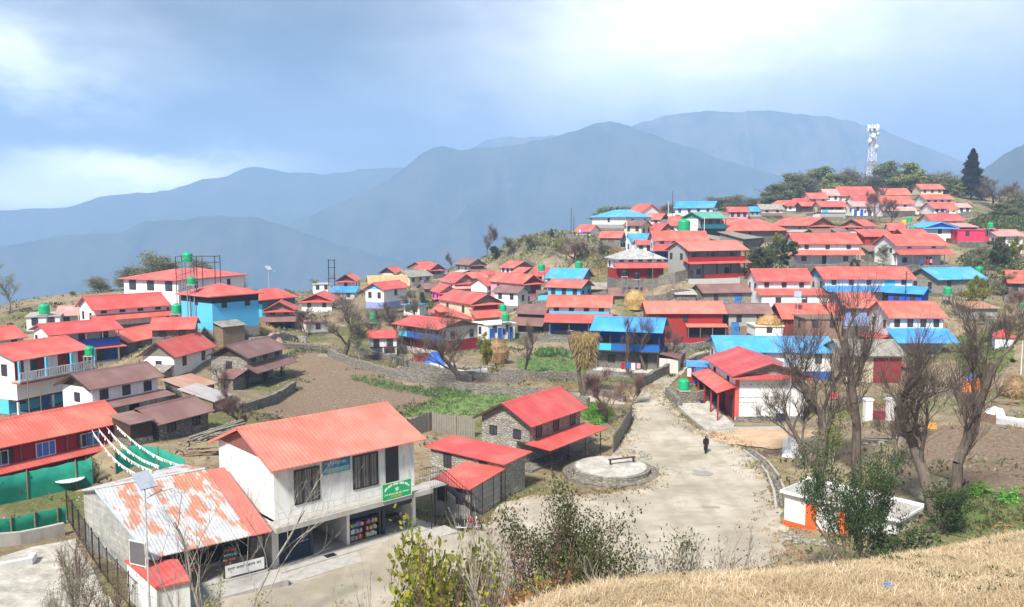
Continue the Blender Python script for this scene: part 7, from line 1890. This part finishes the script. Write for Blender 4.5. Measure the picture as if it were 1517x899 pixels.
for a_ in (0, 1.57, 3.14, 4.71, .8, 3.9):
    mb = MB(); x_, y_ = 2.3*math.cos(a_), 2.3*math.sin(a_); mb.box(x_-.25, x_+.25, y_-.2, y_+.2, H-1.2, H+1.6); mb.build('antenna', whm, root, fix=False)
for a_, z_ in ((4.2, H-3), (5.3, H-2.4), (3.5, H-5), (5.0, H-7.5)):
    mb = MB(); mb.lathe([(.9, 0), (.8, .25), (.1, .4)], n=14); d = mb.build('dish', whm, root); d.location = (2.0*math.cos(a_), 2.0*math.sin(a_), z_); d.rotation_euler = (R(90), 0, a_+R(90))
MB().tube((0,0,H), (0,0,H+2.4), .06).build('lightning_rod', M('metal'), root)

# water tanks
def tank(px, pyb, hpx, label, mat='tankgreen', Y=None, wr=.95, group=None, z=None):
    p = hit(px, pyb) if Y is None else atY(px, pyb, Y); H = hpx*p.y/F; r = H*wr/2
    root = tag(empty('water_tank', p), label, 'water tank', group)
    mb = MB(); prof = [(r*.96, 0), (r, H*.04)]
    for i in range(6): z0 = H*(.08+.12*i); prof += [(r, z0), (r*1.03, z0+H*.03), (r*1.03, z0+H*.06), (r, z0+H*.09)]
    prof += [(r*.98, H*.80), (r*.75, H*.90), (r*.35, H*.94)]
    mb.lathe(prof, n=20); mb.build('body', M(mat), root, smooth=True)
    MB().lathe([(r*.34, H*.92), (r*.34, H*1.0), (r*.1, H*1.02)], n=14).build('lid', M(mat), root)
    if p.z > gz(p.x, p.y)+.35:      # a stand takes it down to the ground or the roof
        g = gz(p.x, p.y)-p.z if z is None else z
        MB().box(-r*1.05, r*1.05, -r*1.05, r*1.05, -.12, -.005).build('stand_top', M('concrete'), root, fix=False)
        for a_ in (-1, 1):
            for b_ in (-1, 1): MB().box(a_*r*.9-.07, a_*r*.9+.07, b_*r*.9-.07, b_*r*.9+.07, g-.3, -.12).build('leg', M('metal'), root, fix=False)
TK = [(66,465,16,'green water tank on the flat roofed white house at the far left',None,130),(278,388,15,'green water tank high on the steel frame above the largest white house',None,131),
 (284,421,12,'green water tank on the lower shelf of the steel frame',None,120),(262,464,15,'green water tank half hidden left of the bright blue house',None,127),
 (133,526,14,'green water tank standing by the striped balcony house',None,92),(555,477,16,'green water tank beside the bare thicket on the left',None,140),
 (745,461,11,'upper green tank right of the dark red gable',None,146),(749,475,12,'lower green tank above the blue shuttered white house',None,138),(802,401,11,'pale topped green tank left of the light blue roof',None,184),
 (857,397,11,'green tank above the right end of the light blue roof',None,184),(1013,577,17,'green tank in the yard beside the white hall',None,93),(1013,343,19,'tall green tank at the left of the green roofed house',None,192),
 (1347,329,8,'small green tank among the highest roofs',None,228),(1352,344,10,'green tank just above the left gabled colonnade house',None,190),(1467,338,9,'green tank on top of the magenta house',None,188),
 (1450,406,12,'green tank behind the wide blue roof',None,162),(1404,436,12,'green tank below the wide blue roof',None,147),(1515,458,10,'green tank at the right edge',None,140),
 (943,413,10,'left black tank before the slate roofed red house','tankblack',154),(925,409,9,'right hand neighbour, smaller black tank nearer the corner post','tankblack',154),(923,366,8,'dark tank beside the narrow crimson roof','tankblack',182),
 (16,488,10,'black tank at the far left edge','tankblack',128),(1454,588,4,'tiny grey tank','tankblack',92),(1339,333,7,'yellow tank among the highest roofs','yellow',200),(1412,588,3,'x',None,90)]
for t_ in TK:
    if t_[3] in ('x', 'tiny grey tank'): continue
    lab = t_[3]
    if lab.startswith('right hand'): lab = 'small black tank at the left corner of the slate roofed red house'
    if lab.startswith('left black'): lab = 'larger black tank before the middle of the slate roofed red house'
    tank(t_[0], t_[1], t_[2], lab, t_[4] or 'tankgreen', t_[5])
# steel frame carrying the two tanks over the white house
p = atY(283, 470, 131); g = gz(p.x, p.y); p.z = g; zt_ = atY(278, 388, 131).z-g
root = tag(empty('tank_frame', p), 'tall thin steel frame holding up the green tank above the largest white house', 'frame')
for x_ in (-1.6, 1.6, 4.4):
    for y_ in (-1.2, 1.2): MB().tube((x_, y_, -.4), (x_, y_, zt_+(.9 if x_ < 4 else 1)), .06).build('leg', M('black'), root)
for z_ in (zt_*.55, zt_-.05, zt_+.9):
    mb = MB()
    for y_ in (-1.2, 1.2): mb.tube((-1.6, y_, z_), (4.4, y_, z_), .05)
    for x_ in (-1.6, 1.6, 4.4): mb.tube((x_, -1.2, z_), (x_, 1.2, z_), .05)
    mb.build('cross_bars', M('black'), root)
mb = MB(); zz = np.linspace(zt_*.3, zt_, 8)
for i in range(7): mb.tube((-1.6 if i % 2 else 1.6, -1.25, zz[i]), (1.6 if i % 2 else -1.6, -1.25, zz[i+1]), .035)
mb.build('bracing', M('black'), root)

# round platform with a step and a bench
c0 = hit(905, 702); zc = c0.z
root = tag(empty('round_platform', c0), 'low round stone platform with pale top and one curved step beside the square', 'platform')
Rp = 3.3; st_m = M('stone')
def disc(r, z0, z1, name, mat, a0=0, a1=2*math.pi, n=40, ri=0):
    mb = MB(); rnd = random.Random(3)
    for i in range(n):
        b0 = a0+(a1-a0)*i/n; b1 = a0+(a1-a0)*(i+1)/n
        lo = [(ri*math.cos(b0), ri*math.sin(b0)), (r*math.cos(b0), r*math.sin(b0)), (r*math.cos(b1), r*math.sin(b1)), (ri*math.cos(b1), ri*math.sin(b1))]
        mb.hull8([(x, y, z0) for x, y in lo], [(x, y, z1) for x, y in lo])
    return mb.build(name, mat, root, fix=False)
MB().lathe([(Rp, -1), (Rp, .62), (Rp-.02, .64), (.01, .66)], n=44, cap=False).build('drum_wall', st_m, root)
MB().lathe([(Rp-.3, .60), (Rp-.3, .72), (.01, .74)], n=40, cap=False).build('paved_top', CONC, root)
MB().lathe([(Rp+.75, -1), (Rp+.75, .26), (Rp+.73, .28), (Rp-.1, .28)], n=44, cap=False).build('lower_step', st_m, root)
bp = c0 + Vector((1.0, .6, .74))
bench = tag(empty('bench', bp, R(22)), 'long narrow wooden bench standing on the round platform', 'bench')
MB().box(-1.3, 1.3, -.14, .14, .42, .48).build('seat', M('darkwood'), bench, fix=False)
for x_ in (-1.15, 1.09):
    for y_ in (-.12, .06): MB().box(x_, x_+.07, y_, y_+.06, 0, .42).build('leg', M('darkwood'), bench, fix=False)
# stones lying about
def rocks(pts, label, seed=1, sz=.35, n=14, mat='stonelight', name='stone_pile'):
    P = hit(*pts[0]); Q2 = hit(*pts[1]); rnd = random.Random(seed); mb = MB()
    for i in range(n):
        q = P.lerp(Q2, rnd.random()) + Vector((rnd.gauss(0, .4), rnd.gauss(0, .4), 0)); s_ = sz*rnd.uniform(.5, 1.3)
        mb.ball((q.x-P.x, q.y-P.y, gz(q.x, q.y)-P.z+s_*.25), s_, s_*.8, s_*.5, 7, 4, 0, .2, seed*50+i)
    return tag(mb.build(name, M(mat), None, loc=P), label, 'stones', kind='stuff')
rocks(((934,664),(958,680)), 'loose flat stones at the end of the plank fence', 2, .3)
rocks(((1490,570),(1517,580)), 'heap of stones and rubbish right of the orange tarpaulin', 3, .35, 18)
rocks(((1295,660),(1340,650)), 'scattered stones by the gate posts', 4, .3, 14)
rocks(((1130,690),(1160,760)), 'stones lining the drain', 5, .2, 26, 'stone')
rocks(((300,650),(345,630)), 'broken timber and stones by the brown sheds', 6, .4, 22)
rocks(((1160,790),(1230,812)), 'pale rubble at the foot of the orange and white block', 7, .25, 26)
rocks(((655,545),(730,545)), 'rubble along the top of the path wall', 8, .3, 26)
rocks(((560,520),(640,536)), 'rubble in the yard before the blue gallery house', 9, .25, 20)
def pebbles():
    rnd = np.random.default_rng(5); pts = [hit(*q) for q in ROAD]; xs = [p.x for p in pts]; yv = [p.y for p in pts]
    n = 5200; x = rnd.uniform(min(xs), max(xs), n); y = rnd.uniform(min(yv), max(yv), n); k = fnoise(x, y, 4, 9)+.4*fnoise(x, y, 1.3, 4) > .08; x, y = x[k], y[k]
    z = ground_np(x, y)+.05; s_ = .03+.09*rnd.random(len(x))**3
    o = np.array([[1,0,0],[0,1,0],[-1,0,0],[0,-1,0],[0,0,.6]]); V = (np.c_[x, y, z][:, None]+o[None]*s_[:, None, None]*(.7+.6*rnd.random((len(x), 5, 1)))).reshape(-1, 3)
    b = (np.arange(len(x))*5)[:, None]; Ft = np.concatenate([b+np.array([[i, (i+1) % 4, 4]]) for i in range(4)])
    tag(link_mesh('road_pebbles', np_mesh('road_pebbles', V, Ft, M('stonelight'))), 'small stones strewn over the earth square', 'pebbles', kind='stuff')
pebbles()
# drain beside the square
P = [hit(*q) for q in ((1108,668),(1130,684),(1145,704),(1155,730),(1158,752))]
mb = MB()
for a, b in zip(P[:-1], P[1:]):
    d = (b-a).normalized(); n_ = Vector((-d.y, d.x, 0))
    for s0, s1, h0, h1 in ((.32, .5, -.3, .16), (-.5, -.32, -.3, .16)):
        mb.hull8([tuple(a+n_*s0-P[0]+Vector((0,0,h0))), tuple(b+n_*s0-P[0]+Vector((0,0,h0))), tuple(b+n_*s1-P[0]+Vector((0,0,h0))), tuple(a+n_*s1-P[0]+Vector((0,0,h0)))],
                 [tuple(a+n_*s0-P[0]+Vector((0,0,h1))), tuple(b+n_*s0-P[0]+Vector((0,0,h1))), tuple(b+n_*s1-P[0]+Vector((0,0,h1))), tuple(a+n_*s1-P[0]+Vector((0,0,h1)))])
tag(mb.build('drain', M('concrete'), None, loc=P[0]), 'narrow concrete lined drain curving along the right side of the square', 'drain')
tag(MB().path([tuple(p-P[0]+Vector((0,0,.03))) for p in P], .2, 6).build('drain_bed', M('stone'), None, loc=P[0]), kind='structure')

# prayer flag strings
G_ = 'strings of white flags from the red house to the rusty hall'
for i, (a, b, Ya, Yb) in enumerate((((136,637),(205,703),61,53), ((146,635),(226,697),62,54), ((158,633),(236,690),63,55), ((172,630),(272,690),65,57))):
    A_ = atY(*a, Ya); B_ = atY(*b, Yb); root = tag(empty('flag_string', A_), ['leftmost string of white flags, nearest the green fence', 'second string of white flags from the left', 'third string of white flags from the left', 'rightmost and longest string of white flags'][i], 'flags', G_)
    n = 34; pts = [A_.lerp(B_, k/n)-A_+Vector((0, 0, -1.0*math.sin(math.pi*k/n)*.5)) for k in range(n+1)]
    MB().path([tuple(q) for q in pts], .012, 3).build('cord', M('cloth'), root)
    mb = MB(); d = (B_-A_).normalized(); rnd = random.Random(i)
    for k in range(1, n):
        q = pts[k]; w_ = d*.14; dn = Vector((rnd.uniform(-.06, .06), rnd.uniform(-.06, .06), -.22))
        mb.add([tuple(q-w_), tuple(q+w_), tuple(q+w_*.8+dn), tuple(q-w_*.8+dn), tuple(q-w_+Vector((0,.01,0))), tuple(q+w_+Vector((0,.01,0))), tuple(q+w_*.8+dn+Vector((0,.01,0))), tuple(q-w_*.8+dn+Vector((0,.01,0)))], [(0,1,2,3), (7,6,5,4), (0,4,5,1), (2,6,7,3)])
    mb.build('flags', M('cloth'), root)
# round table and chair behind the fence
p = hit(104, 724); r_ = tag(empty('round_table', p), 'round white table in the garden behind the green fence', 'table')
MB().lathe([(.95, .70), (1.0, .73), (1.0, .78), (.01, .79)], n=24).build('tabletop', M('white'), r_)
for a_ in range(4): MB().tube((.6*math.cos(a_*1.57+.7), .6*math.sin(a_*1.57+.7), -.05), (.5*math.cos(a_*1.57+.7), .5*math.sin(a_*1.57+.7), .7), .03).build('leg', M('black'), r_)
p = hit(128, 716); r_ = tag(empty('garden_chair', p, .6), 'dark red garden chair right of the round white table', 'chair')
MB().box(-.25, .25, -.25, .25, .42, .46).build('seat', M('darkred'), r_, fix=False); MB().box(-.25, .25, .21, .25, .46, .95).build('backrest', M('darkred'), r_, fix=False)
for a_ in (-.22, .18):
    for b_ in (-.22, .18): MB().box(a_, a_+.04, b_, b_+.04, -.05, .42).build('leg', M('darkred'), r_, fix=False)
# blue drum
p = hit(757, 724); r_ = tag(empty('blue_drum', p), 'bright blue plastic drum standing by the concrete block store', 'drum')
MB().lathe([(.36,-.05),(.38,.05),(.38,.35),(.41,.38),(.38,.42),(.38,.75),(.41,.78),(.38,.82),(.36,1.1),(.30,1.15)], n=18).build('body', M('plastblue'), r_, smooth=True); MB().lathe([(.31,1.14),(.31,1.2),(.02,1.21)], n=16).build('lid', M('cyan'), r_)
# motorcycle
p = hit(693, 787); mc = tag(empty('motorcycle', p, R(8)), 'dark red motorcycle parked in front of the concrete block store', 'motorcycle')
def wheel(x_):
    mb = MB(); n = 22; R0, r0 = .30, .055
    for i in range(n):
        a0, a1 = 2*math.pi*i/n, 2*math.pi*(i+1)/n; mb.tube((x_+R0*math.cos(a0), 0, .31+R0*math.sin(a0)), (x_+R0*math.cos(a1), 0, .31+R0*math.sin(a1)), r0, r0, 6)
    w_ = mb.build('wheel', M('black'), mc); sp = MB()
    for i in range(8): sp.tube((x_, 0, .31), (x_+R0*math.cos(i*.785), 0, .31+R0*math.sin(i*.785)), .012, .012, 4)
    sp.tube((x_, -.07, .31), (x_, .07, .31), .05); sp.build('rim', M('galv'), w_)
wheel(-.65); wheel(.65)
MB().hull8([(.02,-.13,.72),(.42,-.11,.76),(.42,.11,.76),(.02,.13,.72)], [(.0,-.10,.93),(.36,-.08,1.0),(.36,.08,1.0),(.0,.10,.93)]).build('fuel_tank', M('darkred'), mc)
MB().hull8([(-.75,-.12,.76),(.02,-.13,.70),(.02,.13,.70),(-.75,.12,.76)], [(-.80,-.12,.86),(.0,-.12,.80),(.0,.12,.80),(-.80,.12,.86)]).build('seat', M('black'), mc)
MB().box(-.15,.28,-.12,.12,.28,.62).build('engine', M('metal'), mc, fix=False)
MB().tube((-.65,0,.31),(-.1,0,.35),.03).tube((.3,0,.5),(.5,0,.95),.035).tube((-.1,0,.35),(.35,0,.4),.03).tube((-.5,0,.72),(-.65,0,.31),.025).build('frame', M('black'), mc)
MB().tube((.65,-.07,.31),(.48,-.07,1.0),.025).tube((.65,.07,.31),(.48,.07,1.0),.025).build('fork', M('galv'), mc)
MB().tube((.48,-.34,1.08),(.46,0,1.0),.018).tube((.46,0,1.0),(.48,.34,1.08),.018).build('handlebar', M('black'), mc)
MB().ball((.60,0,.93),.08,.09,.09).build('headlight', M('galv'), mc, smooth=True); MB().tube((-.1,-.14,.3),(-.8,-.16,.4),.04).build('exhaust', M('galv'), mc); MB().hull8([(.38,-.06,.60),(.92,-.06,.60),(.92,.06,.60),(.38,.06,.60)], [(.45,-.06,.66),(.88,-.06,.64),(.88,.06,.64),(.45,.06,.66)]).build('mudguard', M('darkred'), mc)

# gate posts and gate by the right trees
for px, lab in ((1285, 'left white gate post between the bare trees'), (1319, 'right white gate post between the bare trees')):
    p = hit(px, 622); r_ = tag(empty('gate_post', p), lab, 'gate post', 'pair of white gate posts'); MB().box(-.35,.35,-.35,.35,-.5,2.0).build('shaft', M('white'), r_, fix=False); MB().box(-.42,.42,-.42,.42,2.003,2.15).build('cap', M('white'), r_, fix=False)
a, b = hit(1290, 622), hit(1315, 622); r_ = tag(empty('iron_gate', a, math.atan2((b-a).y, (b-a).x)), 'dark iron gate hung between the two white gate posts', 'gate'); wg = (b-a).length
mb = MB()
for i in range(10): mb.tube((wg*i/9, 0, .1), (wg*i/9, 0, 1.8), .025, n=4)
mb.tube((0,0,.15),(wg,0,.15),.035).tube((0,0,1.7),(wg,0,1.7),.035); mb.build('bars', M('darkred'), r_); MB().box(.05, wg-.05, .03, .05, .2, 1.0).build('lower_sheet', M('darkred'), r_, fix=False)

# tarpaulins
def tarp(pts, label, mat, ridge=.8, name='tarpaulin', Y=None):
    P = [hit(*q) for q in pts]; c = sum(P, Vector())/len(P); n = 9; r_ = random.Random(label); V = []; Fq = []
    for j in range(n):
        for i in range(n):
            s_, t_ = i/(n-1), j/(n-1); q = P[0].lerp(P[1], s_).lerp(P[3].lerp(P[2], s_), t_); e = min(s_, 1-s_, t_, 1-t_)*2
            z = gz(q.x, q.y)+.05+ridge*(e**.6)*(1-.3*abs(s_-.5))+r_.uniform(-.07, .07); V.append((q.x-c.x, q.y-c.y, z-c.z))
    for j in range(n-1):
        for i in range(n-1): a_ = j*n+i; Fq.append((a_, a_+1, a_+n+1, a_+n))
    m0 = len(V); V2 = V+[(x, y, z-.04) for x, y, z in V]; F2 = Fq+[tuple(k+m0 for k in f)[::-1] for f in Fq]
    return tag(MB().add(V2, F2).build(name, M(mat), None, loc=c, fix=False), label, 'tarpaulin')
tarp([(1420,582),(1468,580),(1462,566),(1426,566)], 'bright orange tarpaulin stretched over a heap', 'tarp_orange', 1.1)
tarp([(1426,572),(1452,572),(1450,562),(1430,562)], 'deep blue tarpaulin behind the orange one', 'plastblue', 1.2)
tarp([(1452,622),(1492,624),(1488,610),(1458,610)], 'white sheet thrown over goods behind the brick wall', 'tarp_white', .9)
tarp([(1158,678),(1192,680),(1190,652),(1160,652)], 'white plastic sacks piled under the leaning bare tree', 'tarp_white', 1.0)
tarp([(1372,636),(1388,637),(1388,628),(1374,628)], 'small yellow sheet on the ground by the straight tall tree', 'yellow', .3)
tarp([(628,540),(658,540),(655,528),(632,528)], 'bright blue tarpaulin awning by the blue gallery house', 'plastblue', 1.2)
tarp([(610,536),(640,536),(640,526),(614,526)], 'dark red cloth drying by the blue gallery house', 'darkred', .8)
tarp([(392,510),(420,510),(415,500),(396,500)], 'small white and red sheet near the straw heap', 'pinkroof', 1.0)
# logs and poles leaning
def logs(px, py, label, n=9, ln=4, rz=.3, mat='wood', name='timber_pile', tilt=.0):
    p = hit(px, py); r_ = tag(empty(name, p, rz), label, 'timber'); rnd = random.Random(label)
    for i in range(n):
        a_ = rnd.uniform(-.35, .35); y_ = rnd.uniform(-.8, .8); z_ = .08+(i//4)*.16
        MB().tube((-ln/2*math.cos(a_), y_-ln/2*math.sin(a_), z_), (ln/2*math.cos(a_), y_+ln/2*math.sin(a_), z_+tilt+rnd.uniform(0, .25)), .07, .05).build('pole', M(mat), r_)
logs(322, 650, 'pile of pale timber poles beside the brown sheds', 12, 4.5, .5, 'greywood', tilt=.8)
logs(310, 672, 'second pile of timber poles behind the white shop house', 9, 4, .2, 'wood')
logs(1352, 632, 'loose timber lying behind the forked bare tree', 8, 2.6, .6, 'wood')
logs(1300, 655, 'thin branches lying by the gate posts', 7, 2.4, -.5, 'greywood')
logs(1490, 598, 'planks scattered before the raised straw heap', 8, 2.6, -.6, 'wood')
logs(640, 626, 'timber frame lying behind the plank fence', 7, 4.0, .2, 'wood')
logs(800, 500, 'planks leaning before the deep blue house', 6, 3, .2, 'greywood')
# patterned kiosk
K_ = Fr((1472,499.5), (1509,501), 105, 539); root = K_.root('patterned_kiosk', 'small white kiosk with cyan chevron pattern and red pyramid roof at the right', 'kiosk'); L, ze = K_.L, K_.ze
MB().box(.25, L-.25, .25, L-.25, -2, ze).build('wall', M('white'), root, fix=False)
MB().add([(0,0,ze),(L,0,ze),(L,L,ze),(0,L,ze),(L/2,L/2,ze+1.0)], [(3,2,1,0),(0,1,4),(1,2,4),(2,3,4),(3,0,4)]).build('roof', M('crimson'), root)
mb = MB(); cx_, cz_ = L/2, ze*.55
for k in range(4):
    r1 = .28+.36*k; r2 = r1+.16
    for sx in (-1, 1):
        for sz in (-1, 1):
            p0, p1 = (sx*r1*.95, 0), (0, sz*r1); q0, q1 = (sx*r2*.95, 0), (0, sz*r2)
            f_ = [(p0[0], p0[1]), (q0[0], q0[1]), (q1[0], q1[1]), (p1[0], p1[1])]
            if max(abs(a) for a, _ in f_) > L/2-.3 or cz_+r2 > ze-.1: continue
            mb.hull8([(cx_+a, .249, cz_+b) for a, b in f_], [(cx_+a, .225, cz_+b) for a, b in f_])
mb.build('chevron_pattern', M('sky'), root)
# satellite dish, window-side board, tree clothes
p = atY(1236, 586, 78); r_ = tag(empty('satellite_dish', p), 'small red satellite dish on a pole among the bare branches by the hall', 'dish')
d = MB().lathe([(.42, 0), (.36, .12), (.05, .2)], n=16).build('bowl', M('coral'), r_); d.rotation_euler = (R(70), 0, R(-30))
MB().tube((0, .1, gz(p.x, p.y)-p.z-.3), (0, .1, 0), .035).build('pole', M('metal'), r_)
p = hit(1156, 634); r_ = tag(empty('notice_board', p, .05), 'small dark notice board on legs before the white hall', 'board')
MB().box(-.5,.5,-.03,.03,.7,1.5).build('board', M('navy'), r_, fix=False)
for x_ in (-.4,.36): MB().box(x_, x_+.04, .032, .07, -.2, 1.5).build('leg', M('wood'), r_, fix=False)
p = hit(1080, 641); tag(MB().ball((0,0,.1), .6, .35, .2, 10, 6, 0, .12, 4).build('flat_stone', M('stonelight'), None, loc=p), 'pale flat stone at the corner of the hall yard', 'stone')
# low kerb of the yard
P = [hit(*q) for q in ((1006,604),(1050,642),(1088,640))]; wall_line('kerb_wall', [(1006,604),(1028,624),(1050,641)], .25, 'low kerb of the hall yard beside the lane', 'concrete', .3, 'kerb', jag=.02)
wall_line('kerb_wall', [(1050,641),(1090,637),(1165,636)], .3, 'pale kerb along the front of the white hall', 'concrete', .35, 'kerb', jag=.01)
p = hit(1040, 598); tag(MB().lathe([(.2,-.05),(.26,.4),(.24,.42)], n=12).build('bucket', M('navy'), None, loc=p), 'dark bucket in the hall yard', 'bucket')
p = hit(1056, 594); tag(MB().ball((0,0,.2), .6, .4, .3, 10, 6, 0, .25, 7).build('blue_bundle', M('plastblue'), None, loc=p), 'crumpled blue plastic bundle in the hall yard', 'bundle')

# awning table things
p = hit(842, 682); r_ = tag(empty('stool', p), 'dark stool under the front awning of the tiered stone house', 'stool'); MB().lathe([(.2,.40),(.2,.45),(.01,.46)], n=12).build('seat', M('darkwood'), r_)
for a_ in range(3): MB().tube((.17*math.cos(a_*2.1), .17*math.sin(a_*2.1), -.03), (.12*math.cos(a_*2.1), .12*math.sin(a_*2.1), .4), .02).build('leg', M('darkwood'), r_)
# blue litter on the knoll
d_ = ray(1315, 872); 
for Yt in np.linspace(5, 14, 200):
    q = d_*(Yt/d_.y)
    if q.z < hz_(q.x, q.y): break
tag(MB().ball((0,0,.03), .05, .03, .03, 8, 5, 0, .3, 2).build('litter', M('plastblue'), None, loc=Vector((q.x, q.y, hz_(q.x, q.y)))), 'scrap of blue plastic lying on the dry grass', 'litter')

# ---------------------------------------------------------------- the walker
def person():
    p = hit(1045.5, 672.5); p.z += .05; H = row_z(645.5, p.y)-p.z; k = H/1.66
    root = tag(empty('person', p, R(12)), 'lone person in a long dark hooded coat walking across the earth square', 'person'); root.scale = (k, k, k)
    J = {'pel':(0,0,.90,.13,.10),'spi':(0,0,1.12,.13,.09),'che':(0,.0,1.30,.15,.10),'nec':(0,-.01,1.44,.05,.05),'hd0':(0,-.02,1.50,.07,.08),'hd1':(0,-.03,1.58,.085,.10),'hd2':(0,-.02,1.66,.045,.05),
         'lh':(-.09,0,.86,.09,.09),'lk':(-.10,-.14,.48,.06,.06),'la':(-.10,-.10,.09,.04,.04),'lt':(-.10,-.24,.04,.035,.03),
         'rh':(.09,0,.86,.09,.09),'rk':(.10,.02,.48,.06,.06),'ra':(.10,.20,.13,.04,.04),'rt':(.10,.10,.03,.035,.03),
         'ls':(-.19,0,1.34,.055,.055),'le':(-.24,.03,1.08,.045,.045),'lw':(-.22,-.06,.86,.03,.03),'rs':(.19,0,1.34,.055,.055),'re':(.24,.02,1.08,.045,.045),'rw':(.22,-.10,.87,.03,.03)}
    E = [('pel','spi'),('spi','che'),('che','nec'),('nec','hd0'),('hd0','hd1'),('hd1','hd2'),('pel','lh'),('lh','lk'),('lk','la'),('la','lt'),('pel','rh'),('rh','rk'),('rk','ra'),('ra','rt'),('che','ls'),('ls','le'),('le','lw'),('che','rs'),('rs','re'),('re','rw')]
    for s_, w_ in ((-1, 'lw'), (1, 'rw')):      # hands: palm and five fingers
        wx, wy, wz = J[w_][:3]; J[w_+'p'] = (wx, wy-.02, wz-.07, .026, .018); E.append((w_, w_+'p'))
        for f_ in range(4):
            J[f'{w_}f{f_}a'] = (wx+(f_-1.5)*.014, wy-.03, wz-.115, .009, .009); J[f'{w_}f{f_}b'] = (wx+(f_-1.5)*.013, wy-.01, wz-.15+abs(f_-1.4)*.008, .008, .008); E += [(w_+'p', f'{w_}f{f_}a'), (f'{w_}f{f_}a', f'{w_}f{f_}b')]
        J[w_+'t'] = (wx-s_*.035, wy-.05, wz-.08, .010, .010); E.append((w_+'p', w_+'t'))
    ks = list(J); me = bpy.data.meshes.new('body'); me.from_pydata([J[a][:3] for a in ks], [(ks.index(a), ks.index(b)) for a, b in E], [])
    tmp = bpy.data.objects.new('tmp', me); COL.objects.link(tmp); tmp.modifiers.new('s', 'SKIN'); sv = me.skin_vertices[0].data
    for i, a in enumerate(ks): sv[i].radius = J[a][3:5]; sv[i].use_root = (a == 'pel')
    sub = tmp.modifiers.new('u', 'SUBSURF'); sub.levels = 1; sub.render_levels = 1
    dg = bpy.context.evaluated_depsgraph_get(); bm_ = bpy.data.meshes.new_from_object(tmp.evaluated_get(dg)); bpy.data.objects.remove(tmp)
    bm_.materials.clear(); bm_.materials.append(m_plain('skin', (.30,.17,.11), .6)); link_mesh('body', bm_, root)
    dk = m_plain('dark_coat', (.022,.012,.016), .9)
    mb = MB(); n = 18; rings = [(.17,.14,.30,0,.02),(.19,.15,.55,0,0),(.20,.15,.80,0,0),(.17,.13,1.05,0,0),(.20,.135,1.28,0,0),(.21,.12,1.37,0,0),(.10,.09,1.45,0,-.01)]
    vs_ = []; 
    for (rx, ry, z, cx, cy) in rings:
        for i in range(n): a_ = 2*math.pi*i/n; w_ = 1+.05*math.sin(a_*5)*(1.2-z); vs_.append((cx+rx*math.cos(a_)*w_, cy+ry*math.sin(a_)*w_, z))
    mb.add(vs_, [(j*n+i, j*n+(i+1) % n, (j+1)*n+(i+1) % n, (j+1)*n+i) for j in range(len(rings)-1) for i in range(n)]); mb.build('coat', dk, root, smooth=True)
    mb = MB()
    for s_ in ('l', 'r'):
        a, b, c_ = J[s_+'s'][:3], J[s_+'e'][:3], J[s_+'w'][:3]; mb.tube(a, b, .075, .062, 10); mb.tube(b, c_, .062, .045, 10); mb.ball(b, .062, .062, .062, 10, 6); mb.ball(a, .078, .078, .075, 10, 6)
    mb.build('sleeves', dk, root, smooth=True)
    mb = MB()
    for s_ in ('l', 'r'): mb.tube(J[s_+'h'][:3], J[s_+'k'][:3], .10, .075, 10); mb.tube(J[s_+'k'][:3], J[s_+'a'][:3], .075, .06, 10); mb.ball(J[s_+'k'][:3], .076, .076, .076, 10, 6)
    mb.build('trousers', m_plain('black_trousers', (.015,.014,.018), .9), root, smooth=True)
    mb = MB(); n = 14; vs_ = []; prof = [(.12,1.42),(.105,1.50),(.118,1.58),(.095,1.66),(.02,1.70)]
    for rr, z in prof:
        for i in range(n+1): a_ = R(-50)+R(280)*i/n; vs_.append((rr*math.cos(a_), -.01+rr*1.05*math.sin(a_), z))
    m_ = n+1; mb.add(vs_, [(j*m_+i, j*m_+i+1, (j+1)*m_+i+1, (j+1)*m_+i) for j in range(len(prof)-1) for i in range(n)]); mb.build('hood', dk, root, smooth=True)
    mb = MB()
    for s_ in ('l', 'r'): x, y, z = J[s_+'t'][:3]; mb.ball((x, y+.06, z+.015), .05, .12, .05, 10, 6)
    mb.build('shoes', M('black'), root, smooth=True)
    mb = MB(); mb.ball((-.03,-.118,1.585), .012,.008,.008, 8, 5).ball((.03,-.118,1.585), .012,.008,.008, 8, 5); mb.build('eyes', M('black'), root); MB().hull8([(-.014,-.11,1.54),(.014,-.11,1.54),(.014,-.14,1.545),(-.014,-.14,1.545)], [(-.006,-.11,1.585),(.006,-.11,1.585),(.005,-.118,1.585),(-.005,-.118,1.585)]).build('nose', bpy.data.materials['skin'], root); MB().box(-.022,.022,-.118,-.11,1.515,1.523).build('mouth', M('darkred'), root, fix=False)
person()


h_ = HB['low concrete block store with red tin roof and rainwater posts']; L_ = h_['L']; W_ = h_['W']
MB().box(L_-.5, L_-.44, W_*.62, W_*.82, .05, 1.95).build('white_door', M('white'), h_['root'], fix=False)
for q in (.05, .35, .65, .98): MB().tube((L_-.05, W_*q, -.5), (L_-.05, W_*q, h_['ze']), .035).build('post', M('black'), h_['root'])
